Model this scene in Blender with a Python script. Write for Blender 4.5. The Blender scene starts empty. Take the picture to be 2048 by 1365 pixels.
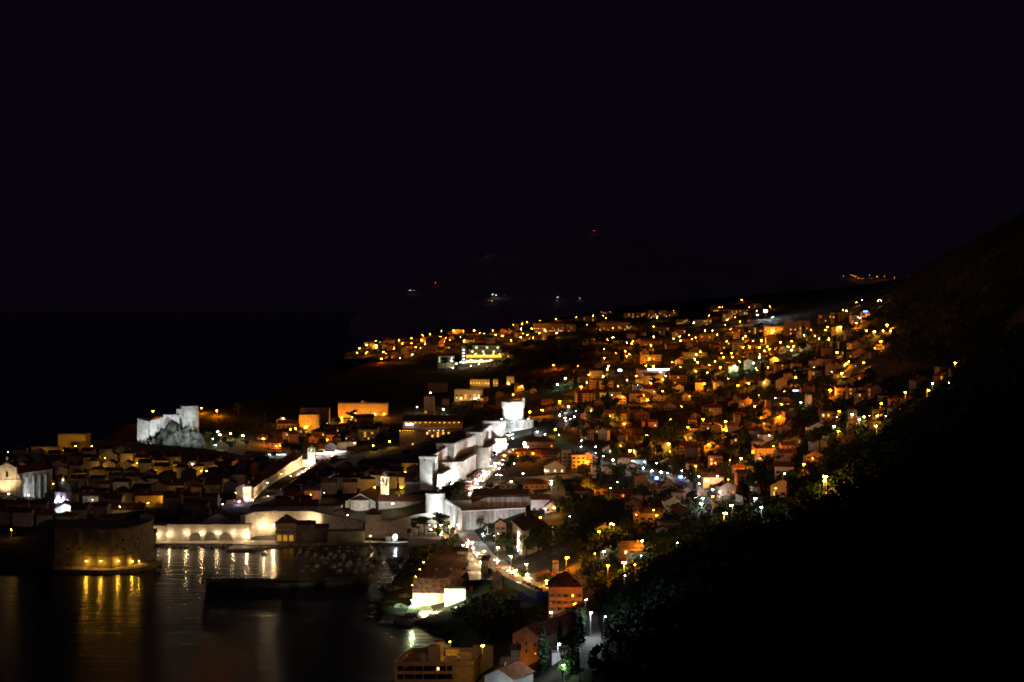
import bpy, math, random
import numpy as np
from mathutils import Vector

sc = bpy.context.scene
random.seed(7)
rng = np.random.default_rng(11)

# ------------------------------------------------------------------ camera
F, H, HY = 3430.0, 180.0, 600.0            # focal length (photo px), eye height (m), horizon row
cam = bpy.data.objects.new('camera', bpy.data.cameras.new('camera'))
sc.collection.objects.link(cam)
cam.location = (0, 0, H)
cam.rotation_euler = (math.radians(90), 0, 0)
cam.data.sensor_width = 36
cam.data.lens = 36 * F / 2048
cam.data.shift_y = -(682.5 - HY) / 2048
cam.data.clip_start = 1
cam.data.clip_end = 40000
sc.camera = cam

# ------------------------------------------------------------------ night sky
world = bpy.data.worlds.new('World'); sc.world = world; world.use_nodes = True
wn = world.node_tree.nodes; wl = world.node_tree.links
bg = wn['Background']
skyt = wn.new('ShaderNodeTexSky'); skyt.sky_type = 'NISHITA'; skyt.sun_disc = False
skyt.sun_elevation = math.radians(28); skyt.sun_rotation = math.radians(204)
tint = wn.new('ShaderNodeMix'); tint.data_type = 'RGBA'; tint.inputs[0].default_value = 0.92
tint.inputs[7].default_value = (1.9, 0.66, 3.1, 1)
wl.new(skyt.outputs[0], tint.inputs[6]); wl.new(tint.outputs[2], bg.inputs[0])
bg.inputs[1].default_value = 0.00088
moon = bpy.data.objects.new('moon', bpy.data.lights.new('moon', 'SUN'))  # unseen sun lamp added to lift the dark hills towards the sky tone
sc.collection.objects.link(moon)
moon.data.energy = 0.026; moon.data.angle = math.radians(0.5); moon.data.color = (0.8, 0.5, 1)
moon.rotation_euler = (math.radians(62), 0, math.radians(-24))

sc.view_settings.view_transform = 'Standard'; sc.view_settings.look = 'None'
sc.view_settings.exposure = 0.3; sc.view_settings.gamma = 1
sc.render.engine = 'CYCLES'
cy = sc.cycles
cy.max_bounces = 4; cy.diffuse_bounces = 2; cy.glossy_bounces = 2; cy.transmission_bounces = 2
cy.sample_clamp_indirect = 3; cy.sample_clamp_direct = 0
cy.use_denoising = True; cy.caustics_reflective = False; cy.caustics_refractive = False
cy.filter_width = 1.75; cy.use_adaptive_sampling = False
cy.light_sampling_threshold = 0.003

# ------------------------------------------------------------------ helpers
COL = sc.collection
def X(px, D): return (px - 1024) / F * D
def Z(py, D): return H - (py - HY) / F * D
def W_(n, D): return n / F * D              # photo pixels to metres at a distance

class MB:
    def __init__(s): s.v = []; s.f = []; s.m = []
    def add(s, vs, fs, mi=0):
        o = len(s.v); s.v += [tuple(map(float, p)) for p in vs]
        s.f += [tuple(i + o for i in q) for q in fs]; s.m += [mi] * len(fs); return s
    def loft(s, rings, mi=0, cap=True):     # rings: [(list of xy, z or list of z)]
        n = len(rings[0][0]); vs = []; fs = []
        for pts, z in rings:
            for k, p in enumerate(pts): vs.append((p[0], p[1], z[k] if isinstance(z, (list, tuple)) else z))
        for r in range(len(rings) - 1):
            for k in range(n):
                k2 = (k + 1) % n
                fs.append((r*n + k, r*n + k2, r*n + n + k2, r*n + n + k))
        if cap:
            fs.append(tuple(range(n - 1, -1, -1))); fs.append(tuple(range((len(rings) - 1)*n, len(rings)*n)))
        return s.add(vs, fs, mi)
    def box(s, x0, x1, y0, y1, z0, z1, mi=0):
        return s.loft([([(x0, y0), (x1, y0), (x1, y1), (x0, y1)], z0), ([(x0, y0), (x1, y0), (x1, y1), (x0, y1)], z1)], mi)
    def circ(s, x, y, prof, n=16, mi=0, a0=0.0):   # prof: [(r, z)]
        return s.loft([([(x + r*math.cos(a0 + 2*math.pi*k/n), y + r*math.sin(a0 + 2*math.pi*k/n)) for k in range(n)], z) for r, z in prof], mi)
    def tube(s, pts, rad, n=5, mi=0):
        pts = [Vector(p) for p in pts]; vs = []; fs = []
        for i, p in enumerate(pts):
            d = (pts[min(i+1, len(pts)-1)] - pts[max(i-1, 0)]).normalized()
            a = d.cross(Vector((0.3, 0.9, 0.31))).normalized(); b = d.cross(a)
            r = rad[i] if isinstance(rad, (list, tuple)) else rad
            for k in range(n):
                t = 2*math.pi*k/n; vs.append(p + a*(r*math.cos(t)) + b*(r*math.sin(t)))
        for i in range(len(pts)-1):
            for k in range(n): fs.append((i*n+k, i*n+(k+1) % n, i*n+n+(k+1) % n, i*n+n+k))
        fs.append(tuple(range(n-1, -1, -1))); fs.append(tuple(range((len(pts)-1)*n, len(pts)*n)))
        return s.add(vs, fs, mi)
    def gable_wall(s, w, d, z0, h, rise, mi=0):   # ridge along x
        a, b = w/2, d/2
        vs = [(-a,-b,z0),(a,-b,z0),(a,b,z0),(-a,b,z0),(-a,-b,h),(a,-b,h),(a,b,h),(-a,b,h),(-a,0,h+rise),(a,0,h+rise)]
        return s.add(vs, [(0,1,5,4),(2,3,7,6),(1,2,6,9,5),(3,0,4,8,7),(3,2,1,0),(4,5,9,8),(6,7,8,9)], mi)
    def gable_roof(s, w, d, h, rise, ov=0.45, t=0.22, mi=0):
        a, b = w/2 + ov, d/2 + ov; sl = rise/(d/2); e = h - ov*sl + 0.06; r = h + rise + 0.06
        for sg in (-1, 1):
            lo = [(-a, sg*b, e), (a, sg*b, e), (a, 0, r), (-a, 0, r)]
            vs = lo + [(x, y, z + t) for x, y, z in lo]
            s.add(vs, [(0,1,2,3),(7,6,5,4),(0,4,5,1),(1,5,6,2),(2,6,7,3),(3,7,4,0)] if sg < 0 else
                      [(3,2,1,0),(4,5,6,7),(1,5,4,0),(2,6,5,1),(3,7,6,2),(0,4,7,3)], mi)
        return s
    def hip_roof(s, w, d, h, rise, ov=0.5, mi=0):
        a, b = w/2 + ov, d/2 + ov; k = max(0.0, (a - b)); kk = max(0.0, b - a); z = h + 0.05
        vs = [(-a,-b,z),(a,-b,z),(a,b,z),(-a,b,z),(-a,-b,z+.2),(a,-b,z+.2),(a,b,z+.2),(-a,b,z+.2)]
        if k >= kk: vs += [(-k-.01,0,z+.2+rise),(k+.01,0,z+.2+rise)]; t = [(4,5,9,8),(6,7,8,9),(5,6,9),(7,4,8)]
        else: vs += [(0,-kk,z+.2+rise),(0,kk,z+.2+rise)]; t = [(4,5,8),(6,7,9),(5,6,9,8),(7,4,8,9)]
        return s.add(vs, [(3,2,1,0),(0,1,5,4),(1,2,6,5),(2,3,7,6),(3,0,4,7)] + t, mi)
    def mesh(s, name, mats):
        me = bpy.data.meshes.new(name); me.from_pydata(s.v, [], s.f)
        for m in (mats if isinstance(mats, (list, tuple)) else [mats]): me.materials.append(m)
        if any(s.m): me.polygons.foreach_set('material_index', s.m)
        me.update(); return me

def link(name, data, parent=None, loc=(0, 0, 0), rz=0.0, sc_=None):
    o = bpy.data.objects.new(name, data); COL.objects.link(o)
    o.location = loc; o.rotation_euler = (0, 0, rz)
    if sc_ is not None: o.scale = sc_ if isinstance(sc_, tuple) else (sc_,)*3
    if parent: o.parent = parent
    return o
def tag(o, label, cat, group=None):
    o['label'] = label; o['category'] = cat
    if group: o['group'] = group
    return o
def thing(name, label, cat, loc, rz=0.0, group=None):
    return tag(link(name, None, None, loc, rz), label, cat, group)
def part(root, name, mb, mats, loc=(0, 0, 0), rz=0.0):
    return link(name, mb.mesh(name, mats), root, loc, rz)
def struct(name, mb, mats, smooth=False):
    o = link(name, mb.mesh(name, mats)); o['kind'] = 'structure'; return o

# ------------------------------------------------------------------ materials
def mat(name, col, rough=0.85, var=0.25, scale=0.3, stain=0.0, bump=0.0, spec=0.2, streak=False, brick=None):
    m = bpy.data.materials.new(name); m.use_nodes = True
    nt = m.node_tree; b = nt.nodes['Principled BSDF']
    b.inputs['Roughness'].default_value = rough; b.inputs['Specular IOR Level'].default_value = spec
    tc = nt.nodes.new('ShaderNodeTexCoord'); geo = nt.nodes.new('ShaderNodeNewGeometry')
    nz = nt.nodes.new('ShaderNodeTexNoise'); nz.inputs['Scale'].default_value = scale; nz.inputs['Detail'].default_value = 5
    mp = nt.nodes.new('ShaderNodeMapping'); nt.links.new(geo.outputs['Position'], mp.inputs[0])
    if streak: mp.inputs['Scale'].default_value = (1, 1, 0.12)
    nt.links.new(mp.outputs[0], nz.inputs['Vector'])
    oi = nt.nodes.new('ShaderNodeObjectInfo')
    rp = nt.nodes.new('ShaderNodeValToRGB')
    lo = tuple(c*(1 - var*1.3) for c in col) + (1,); hi = tuple(min(1, c*(1 + var)) for c in col) + (1,)
    rp.color_ramp.elements[0].color = lo; rp.color_ramp.elements[1].color = hi
    rp.color_ramp.elements[0].position = 0.32; rp.color_ramp.elements[1].position = 0.68
    nt.links.new(nz.outputs['Fac'], rp.inputs[0])
    hs = nt.nodes.new('ShaderNodeHueSaturation')
    mr = nt.nodes.new('ShaderNodeMapRange'); mr.inputs[3].default_value = 0.78; mr.inputs[4].default_value = 1.15
    nt.links.new(oi.outputs['Random'], mr.inputs[0]); nt.links.new(mr.outputs[0], hs.inputs['Value'])
    out = rp.outputs[0]
    if brick:
        bk = nt.nodes.new('ShaderNodeTexBrick'); bk.inputs['Scale'].default_value = 1
        bk.inputs['Brick Width'].default_value = brick[0]; bk.inputs['Row Height'].default_value = brick[1]
        bk.inputs['Mortar Size'].default_value = 0.04
        bk.inputs['Color1'].default_value = (1, 1, 1, 1); bk.inputs['Color2'].default_value = (0.72, 0.72, 0.72, 1); bk.inputs['Mortar'].default_value = (0.5, 0.5, 0.5, 1)
        sx = nt.nodes.new('ShaderNodeSeparateXYZ'); ad = nt.nodes.new('ShaderNodeMath'); cx = nt.nodes.new('ShaderNodeCombineXYZ')
        nt.links.new(geo.outputs['Position'], sx.inputs[0]); nt.links.new(sx.outputs[0], ad.inputs[0]); nt.links.new(sx.outputs[1], ad.inputs[1])
        nt.links.new(ad.outputs[0], cx.inputs[0]); nt.links.new(sx.outputs[2], cx.inputs[1]); nt.links.new(cx.outputs[0], bk.inputs['Vector'])
        mx = nt.nodes.new('ShaderNodeMix'); mx.data_type = 'RGBA'; mx.blend_type = 'MULTIPLY'; mx.inputs[0].default_value = 1
        nt.links.new(out, mx.inputs[6]); nt.links.new(bk.outputs[0], mx.inputs[7]); out = mx.outputs[2]
    nt.links.new(out, hs.inputs['Color']); nt.links.new(hs.outputs[0], b.inputs['Base Color'])
    if bump:
        bp = nt.nodes.new('ShaderNodeBump'); bp.inputs['Strength'].default_value = bump; bp.inputs['Distance'].default_value = 0.3
        n2 = nt.nodes.new('ShaderNodeTexNoise'); n2.inputs['Scale'].default_value = 1.2; n2.inputs['Detail'].default_value = 4
        nt.links.new(geo.outputs['Position'], n2.inputs['Vector'])
        nt.links.new(n2.outputs['Fac'], bp.inputs['Height']); nt.links.new(bp.outputs[0], b.inputs['Normal'])
    return m
def emit(name, col, s):
    m = bpy.data.materials.new(name); m.use_nodes = True
    b = m.node_tree.nodes['Principled BSDF']; b.inputs['Base Color'].default_value = (*[min(1, c) for c in col], 1)
    b.inputs['Emission Color'].default_value = (*col, 1); b.inputs['Emission Strength'].default_value = s
    return m

M = {
 'ground': mat('earth', (0.034, 0.032, 0.022), 0.95, 0.5, 0.08, bump=0.6),
 'karst': mat('karst_hillside', (0.36, 0.34, 0.36), 0.95, 0.12, 0.004),
 'rock': mat('limestone', (0.22, 0.21, 0.19), 0.9, 0.6, 0.12, bump=1.0),
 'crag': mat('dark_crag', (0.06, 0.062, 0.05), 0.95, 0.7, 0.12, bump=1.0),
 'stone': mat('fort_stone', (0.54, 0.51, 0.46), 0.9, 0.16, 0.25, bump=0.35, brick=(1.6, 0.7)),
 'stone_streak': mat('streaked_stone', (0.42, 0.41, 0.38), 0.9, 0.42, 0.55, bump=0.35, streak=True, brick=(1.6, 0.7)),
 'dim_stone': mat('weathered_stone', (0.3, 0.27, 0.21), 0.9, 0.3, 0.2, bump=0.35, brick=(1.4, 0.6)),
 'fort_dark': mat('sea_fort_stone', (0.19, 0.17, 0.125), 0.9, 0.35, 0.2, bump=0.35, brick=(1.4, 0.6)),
 'white': mat('white_plaster', (0.66, 0.65, 0.62), 0.8, 0.12, 0.4, bump=0.1),
 'cream': mat('cream_plaster', (0.6, 0.52, 0.4), 0.85, 0.16, 0.4, bump=0.1),
 'ochre': mat('ochre_plaster', (0.55, 0.4, 0.2), 0.85, 0.16, 0.4, bump=0.1),
 'grey': mat('grey_render', (0.4, 0.4, 0.4), 0.85, 0.2, 0.4, bump=0.1),
 'pink': mat('pink_plaster', (0.58, 0.38, 0.3), 0.85, 0.16, 0.4, bump=0.1),
 'brown': mat('brown_render', (0.33, 0.23, 0.16), 0.85, 0.2, 0.4, bump=0.1),
 'brick': mat('brick_red', (0.4, 0.2, 0.12), 0.85, 0.2, 0.4, bump=0.1),
 'tile': mat('terracotta_tile', (0.2, 0.085, 0.05), 0.85, 0.45, 0.7, bump=0.6),
 'tile2': mat('weathered_tile', (0.14, 0.075, 0.05), 0.88, 0.5, 0.6, bump=0.6),
 'tile3': mat('orange_tile', (0.28, 0.11, 0.055), 0.85, 0.4, 0.7, bump=0.6),
 'slate': mat('dark_roofing', (0.06, 0.06, 0.065), 0.7, 0.35, 0.5, bump=0.3),
 'lead': mat('lead_dome', (0.09, 0.12, 0.13), 0.5, 0.3, 0.4),
 'flat': mat('flat_roof', (0.22, 0.2, 0.18), 0.9, 0.3, 0.3),
 'asphalt': mat('asphalt', (0.075, 0.073, 0.07), 0.75, 0.35, 0.5, bump=0.2, spec=0.4),
 'paving': mat('pale_paving', (0.36, 0.32, 0.28), 0.7, 0.25, 0.5, bump=0.2, spec=0.4, brick=(2.4, 1.2)),
 'kerb': mat('kerb_stone', (0.35, 0.33, 0.3), 0.85, 0.2, 0.5),
 'sand': mat('shingle', (0.32, 0.29, 0.22), 0.95, 0.35, 0.4, bump=0.6),
 'metal': mat('grey_metal', (0.16, 0.16, 0.17), 0.5, 0.15, 1, spec=0.5),
 'dark': mat('dark_timber', (0.035, 0.03, 0.025), 0.7, 0.3, 1),
 'frame': mat('window_frame', (0.5, 0.48, 0.44), 0.6, 0.1, 1),
 'shutter': mat('green_shutter', (0.05, 0.1, 0.06), 0.7, 0.2, 1),
 'bark': mat('bark', (0.07, 0.05, 0.035), 0.95, 0.4, 1.5),
 'leaf': mat('broad_leaf', (0.05, 0.085, 0.025), 0.75, 0.6, 0.5),
 'leaf_pine': mat('pine_needle', (0.03, 0.055, 0.022), 0.8, 0.6, 0.5),
 'leaf_cyp': mat('cypress_needle', (0.02, 0.04, 0.018), 0.85, 0.5, 0.6),
 'leaf_lime': mat('lime_leaf', (0.1, 0.13, 0.03), 0.75, 0.5, 0.5),
 'hull': mat('boat_hull', (0.34, 0.34, 0.34), 0.4, 0.2, 0.6, spec=0.5),
 'hull_dark': mat('dark_hull', (0.05, 0.07, 0.1), 0.4, 0.2, 0.6, spec=0.5),
 'wood': mat('deck_wood', (0.22, 0.14, 0.08), 0.7, 0.3, 0.8),
 'canvas': mat('tan_canvas', (0.4, 0.36, 0.3), 0.9, 0.15, 0.6),
 'rubber': mat('tyre_rubber', (0.02, 0.02, 0.02), 0.9, 0.1, 1),
 'teal': mat('pale_teal_wall', (0.42, 0.55, 0.55), 0.85, 0.15, 0.4),
 'red': mat('red_paint', (0.4, 0.03, 0.03), 0.4, 0.1, 1, spec=0.5),
 'blue_paint': mat('blue_paint', (0.04, 0.08, 0.3), 0.4, 0.1, 1, spec=0.5),
 'black_paint': mat('black_paint', (0.02, 0.02, 0.022), 0.35, 0.1, 1, spec=0.6),
 'silver': mat('silver_paint', (0.42, 0.43, 0.45), 0.35, 0.1, 1, spec=0.6),
 'white_paint': mat('white_paint', (0.75, 0.75, 0.74), 0.35, 0.05, 1, spec=0.5),
}
gl = mat('dark_glass', (0.015, 0.017, 0.02), 0.1, 0.1, 1, spec=0.6); M['glass'] = gl
LC = {'o': (1.0, 0.25, 0.005), 'r': (1.0, 0.14, 0.004), 'y': (1.0, 0.48, 0.04), 'v': (1.0, 0.68, 0.35), 'w': (0.86, 0.96, 1.0),
      'g': (0.62, 1.0, 0.55), 'b': (0.05, 0.12, 1.0), 'R': (1.0, 0.03, 0.02), 'p': (0.78, 0.7, 1.0), 't': (0.45, 0.95, 0.9)}
for k, c in LC.items():
    M['L' + k] = emit('lantern_' + k, c, {'b': 22}.get(k, 50 if k in 'wgpt' else 130)); M['F' + k] = emit('distant_lantern_' + k, c, 700)
    M['W' + k] = emit('lit_window_' + k, c, 1.9); M['H' + k] = emit('far_hill_lantern_' + k, c, 26); M['S' + k] = emit('small_bulb_' + k, c, 26); M['B' + k] = emit('bright_sign_' + k, c, 7)
# water
wm = bpy.data.materials.new('night_water'); wm.use_nodes = True; nt = wm.node_tree; b = nt.nodes['Principled BSDF']
b.inputs['Base Color'].default_value = (0.004, 0.007, 0.01, 1); b.inputs['Roughness'].default_value = 0.24; b.inputs['IOR'].default_value = 1.33
geo = nt.nodes.new('ShaderNodeNewGeometry'); mp = nt.nodes.new('ShaderNodeMapping'); mp.inputs['Scale'].default_value = (0.55, 1.0, 1)
nz = nt.nodes.new('ShaderNodeTexNoise'); nz.inputs['Scale'].default_value = 0.42; nz.inputs['Detail'].default_value = 4; nz.inputs['Roughness'].default_value = 0.6
bp = nt.nodes.new('ShaderNodeBump'); bp.inputs['Strength'].default_value = 0.5; bp.inputs['Distance'].default_value = 0.1
nt.links.new(geo.outputs['Position'], mp.inputs[0]); nt.links.new(mp.outputs[0], nz.inputs['Vector'])
nz2 = nt.nodes.new('ShaderNodeTexNoise'); nz2.inputs['Scale'].default_value = 0.085; nz2.inputs['Detail'].default_value = 3
mp2 = nt.nodes.new('ShaderNodeMapping'); mp2.inputs['Scale'].default_value = (0.45, 1.6, 1); nt.links.new(geo.outputs['Position'], mp2.inputs[0]); nt.links.new(mp2.outputs[0], nz2.inputs['Vector'])
bp2 = nt.nodes.new('ShaderNodeBump'); bp2.inputs['Strength'].default_value = 0.6; bp2.inputs['Distance'].default_value = 0.75
nt.links.new(nz2.outputs['Fac'], bp2.inputs['Height']); nt.links.new(bp2.outputs[0], bp.inputs['Normal'])
nt.links.new(nz.outputs['Fac'], bp.inputs['Height']); nt.links.new(bp.outputs[0], b.inputs['Normal'])
M['water'] = wm

# ------------------------------------------------------------------ terrain
CP = []                                             # (x, y, z) control points of the relief
def cp(s):
    for t in s.split():
        px, py, D = map(float, t.split(',')); CP.append((X(px, D), D, Z(py, D)))
cp('300,1035,1330 450,1005,1440 620,935,1740 250,1000,1480 100,1010,1460 30,990,1450 130,1020,1420 250,930,1600 100,930,1620 150,900,1680 20,905,1680 '
   '400,930,1700 550,922,1800 700,960,1500 780,940,1530 850,900,1560 650,1010,1360 760,1015,1350 '
   '650,917,1830 750,902,1800 620,862,1950 720,834,2050 860,888,1800 950,800,2150 980,774,2300 940,732,2700 900,702,2900 760,704,3100 720,712,3150 1080,668,3300 900,668,3400 '
   '400,905,1840 340,915,1790 350,912,1830 300,912,1850 290,905,1900 430,832,2000 330,845,2020 560,855,2000 500,880,1900 780,790,2250 '
   '1000,932,1450 1100,852,1600 1130,832,1700 930,962,1370 1000,890,1530 900,1000,1290 960,990,1310 960,960,1370 '
   '1250,1010,1210 1250,945,1390 1250,865,1640 1250,785,1980 1250,725,2500 1250,665,3300 1250,640,3800 1150,700,2700 1150,760,2150 1120,900,1490 1130,960,1340 1110,1010,1230 '
   '1450,1025,1090 1450,945,1270 1450,865,1540 1450,785,1880 1450,705,2450 1450,650,3200 1500,625,3600 1380,650,3500 1330,1030,1110 '
   '1600,1000,1010 1600,905,1190 1600,805,1490 1600,725,1850 1600,670,2500 1560,640,3100 '
   '1750,845,1150 1750,755,1480 1750,685,1780 1750,645,2100 1720,618,2700 1660,640,2700 1840,780,1160 1900,742,1110 1680,860,1200 '
   '1200,1310,560 1200,1240,640 1290,1160,700 1400,1090,740 1550,1022,780 1700,925,820 1850,830,860 1950,750,900 2048,660,930 2150,560,930 '
   '1500,1365,450 1800,1300,420 2048,1365,350 2048,1000,520 1700,1100,600 2300,600,700 '
   '1800,565,2500 2048,455,1800 1950,512,2050 1870,540,2300 2200,380,1700 1900,640,1500 2000,600,1300 '
   '1060,1365,600 1180,1368,555 1176,1262,640 1130,1245,690 1095,1200,830 1040,1168,930 990,1132,1035 937,1078,1190 890,1205,985 960,1165,1010 '
   '900,1262,900 1000,1250,860 950,1220,930 1040,1112,1085 1100,1100,1060 1150,1100,1000 1180,1055,1080 1250,1130,850 1200,1190,750 1300,1082,880 1400,1040,960 880,1400,720 1000,1330,700 '
   '820,1090,1255 870,1075,1225 900,1085,1190 850,1125,1130')
CP += [(x_, y_, z_) for x_ in (-270, -240, -210, -180, -150, -120, -92) for y_, z_ in ((1258, 2), (1280, 2.4), (1300, 5))] + [(-110, 1312, 9), (-80, 1300, 8), (-58, 1290, 13), (-140, 1330, 12)]
CP += [(0, 5, 176), (40, 30, 172), (-40, 60, 140), (60, 150, 118), (-60, 150, 95), (0, 300, 70), (120, 300, 98), (-120, 350, 15), (0, 450, 52), (-60, 550, 20), (300, 200, 150), (400, 500, 175),
       (600, 900, 240), (900, 1500, 400), (800, 2500, 330), (1500, 3000, 420), (400, 5000, 160), (1200, 5000, 240), (-300, 5000, 60), (2500, 5000, 400), (2500, 500, 500), (-600, 1500, 20), (-600, 2000, 20), (-700, 3500, 30)]
CPA = np.array(CP)
def uv(x, y):
    d = np.hypot(x, y + 150)
    return np.stack([np.arctan2(x, y + 150)*9.0, np.log(d)*4.5], -1)
UVc = uv(CPA[:, 0], CPA[:, 1])
def phi(r2): return np.sqrt(r2 + 0.02)
_d = ((UVc[:, None] - UVc[None])**2).sum(-1)
n_ = len(CPA); A_ = np.zeros((n_ + 3, n_ + 3)); A_[:n_, :n_] = phi(_d) - np.eye(n_)*0.012
A_[:n_, n_] = 1; A_[n_, :n_] = 1; A_[:n_, n_+1:] = UVc; A_[n_+1:, :n_] = UVc.T
wt_ = np.linalg.solve(A_, np.concatenate([CPA[:, 2], np.zeros(3)]))
def relief(x, y):
    q = uv(x, y); out = wt_[n_] + q @ wt_[n_+1:]
    for i in range(n_): out = out + wt_[i]*phi(((q - UVc[i])**2).sum(-1))
    return out
LAND = [(-700, 1180), (-420, 1150), (-345, 1128), (-300, 1122), (-242, 1130), (-246, 1180), (-272, 1256), (-141, 1256), (-112, 1262), (-76, 1258), (-73, 1230), (-77, 1180), (-80, 1100), (-82, 1040), (-86, 985),
        (-64, 948), (-42, 922), (-30, 893), (-34, 850), (-30, 800), (-60, 760), (-75, 690), (-70, 600), (-130, 300), (-300, -100), (4000, -100), (4000, 7000), (600, 7000), (-250, 4000),
        (-330, 3500), (-335, 3150), (-250, 2900), (-330, 2450), (-380, 2150), (-480, 2050), (-480, 1830), (-330, 1790), (-330, 1760), (-700, 1760)]
def sdist(x, y, poly):                              # >0 inside
    d = np.full(x.shape, 1e9); ins = np.zeros(x.shape, bool); n = len(poly)
    for i in range(n):
        ax, ay = poly[i]; bx, by = poly[(i+1) % n]; ex, ey = bx-ax, by-ay
        t = np.clip(((x-ax)*ex + (y-ay)*ey)/(ex*ex+ey*ey), 0, 1)
        d = np.minimum(d, np.hypot(x-ax-t*ex, y-ay-t*ey))
        c = ((ay > y) != (by > y)) & (x < ex*(y-ay)/(ey if ey else 1e-9) + ax); ins ^= c
    return np.where(ins, d, -d)
gx = np.concatenate([np.arange(-3000, -700, 70), np.arange(-700, 700, 8), np.arange(700, 3001, 70)]).astype(float)
gy = np.concatenate([np.arange(-80, 500, 16), np.arange(500, 2000, 8), np.arange(2000, 3600, 18), np.arange(3600, 7001, 100)]).astype(float)
GXm, GYm = np.meshgrid(gx, gy)
Zr = relief(GXm.ravel(), GYm.ravel()).reshape(GXm.shape)
sd = sdist(GXm, GYm, LAND)
rough = sum(a*np.sin(GXm*f1 + p)*np.cos(GYm*f2 + p*2) for a, f1, f2, p in ((0.7, .11, .07, 1), (0.5, .23, .19, 2), (0.35, .41, .37, 4)))
Zr = np.maximum(Zr, 2.2) + rough*np.clip((Zr - 4)/25, 0, 1)
bl = np.clip((sd + 4)/12, 0, 1); bl = bl*bl*(3 - 2*bl)
GZ = -7 + (Zr + 7)*bl
def terr(x, y):
    x = np.asarray(x, float); y = np.asarray(y, float)
    fi = np.clip(np.interp(x, gx, np.arange(len(gx))), 0, len(gx) - 1.001); fj = np.clip(np.interp(y, gy, np.arange(len(gy))), 0, len(gy) - 1.001)
    i = fi.astype(int); j = fj.astype(int); a = fi - i; b_ = fj - j
    return (GZ[j, i]*(1-a) + GZ[j, i+1]*a)*(1-b_) + (GZ[j+1, i]*(1-a) + GZ[j+1, i+1]*a)*b_
DS = np.geomspace(420, 6000, 900)
def G(px, py, h=0.0, dmin=420.0):                   # where the sight line through a photo point comes down to h above the ground
    D = DS[DS >= dmin]; x = X(px, D); z = Z(py, D); g = z - (np.maximum(terr(x, D), 0) + h)
    k = np.argmax(g <= 0)
    if g[k] > 0: k = len(D) - 1
    if k > 0 and g[k] <= 0:
        t = g[k-1]/(g[k-1] - g[k]); d = D[k-1] + t*(D[k] - D[k-1])
    else: d = D[k]
    xx = X(px, d); return float(xx), float(d), float(max(terr(xx, d), 0))
ny, nx = GZ.shape
idx = np.arange(ny*nx).reshape(ny, nx)
quads = np.stack([idx[:-1, :-1], idx[:-1, 1:], idx[1:, 1:], idx[1:, :-1]], -1).reshape(-1, 4)
me = bpy.data.meshes.new('terrain'); me.from_pydata(np.stack([GXm, GYm, GZ], -1).reshape(-1, 3).tolist(), [], quads.tolist())
me.materials.append(M['ground']); me.polygons.foreach_set('use_smooth', [True]*len(me.polygons))
o = link('terrain', me); o['kind'] = 'structure'
o = struct('sea', MB().add([(-20000, -500, 0), (20000, -500, 0), (20000, 24000, 0), (-20000, 24000, 0)], [(0, 1, 2, 3)]), M['water'])
# far hills over the water that carry the distant lights
hb = MB(); hv = []; hf = []
prof = [(700, 640), (760, 590), (820, 571), (880, 557), (940, 522), (1000, 505), (1060, 492), (1120, 477), (1190, 467), (1260, 477), (1340, 494), (1420, 513), (1500, 530), (1600, 544), (1700, 550), (1780, 546), (1850, 538), (1930, 515), (2000, 490), (2300, 470), (2700, 600)]
for k, (px, py) in enumerate(prof):
    xr = X(px, 9000); zr = max(Z(py, 9000), 6)
    hv += [(X(px, 7200), 7200 + 90*math.sin(k*2.1), -5), (X(px, 8000), 8000, zr*0.45), (xr, 9000, zr), (xr*1.05, 10500, -5)]
for k in range(len(prof)-1):
    for r in range(3): hf.append((k*4+r, k*4+4+r, k*4+5+r, k*4+1+r))
struct('hills', hb.add(hv, [q[::-1] for q in hf]), M['karst'])

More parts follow.
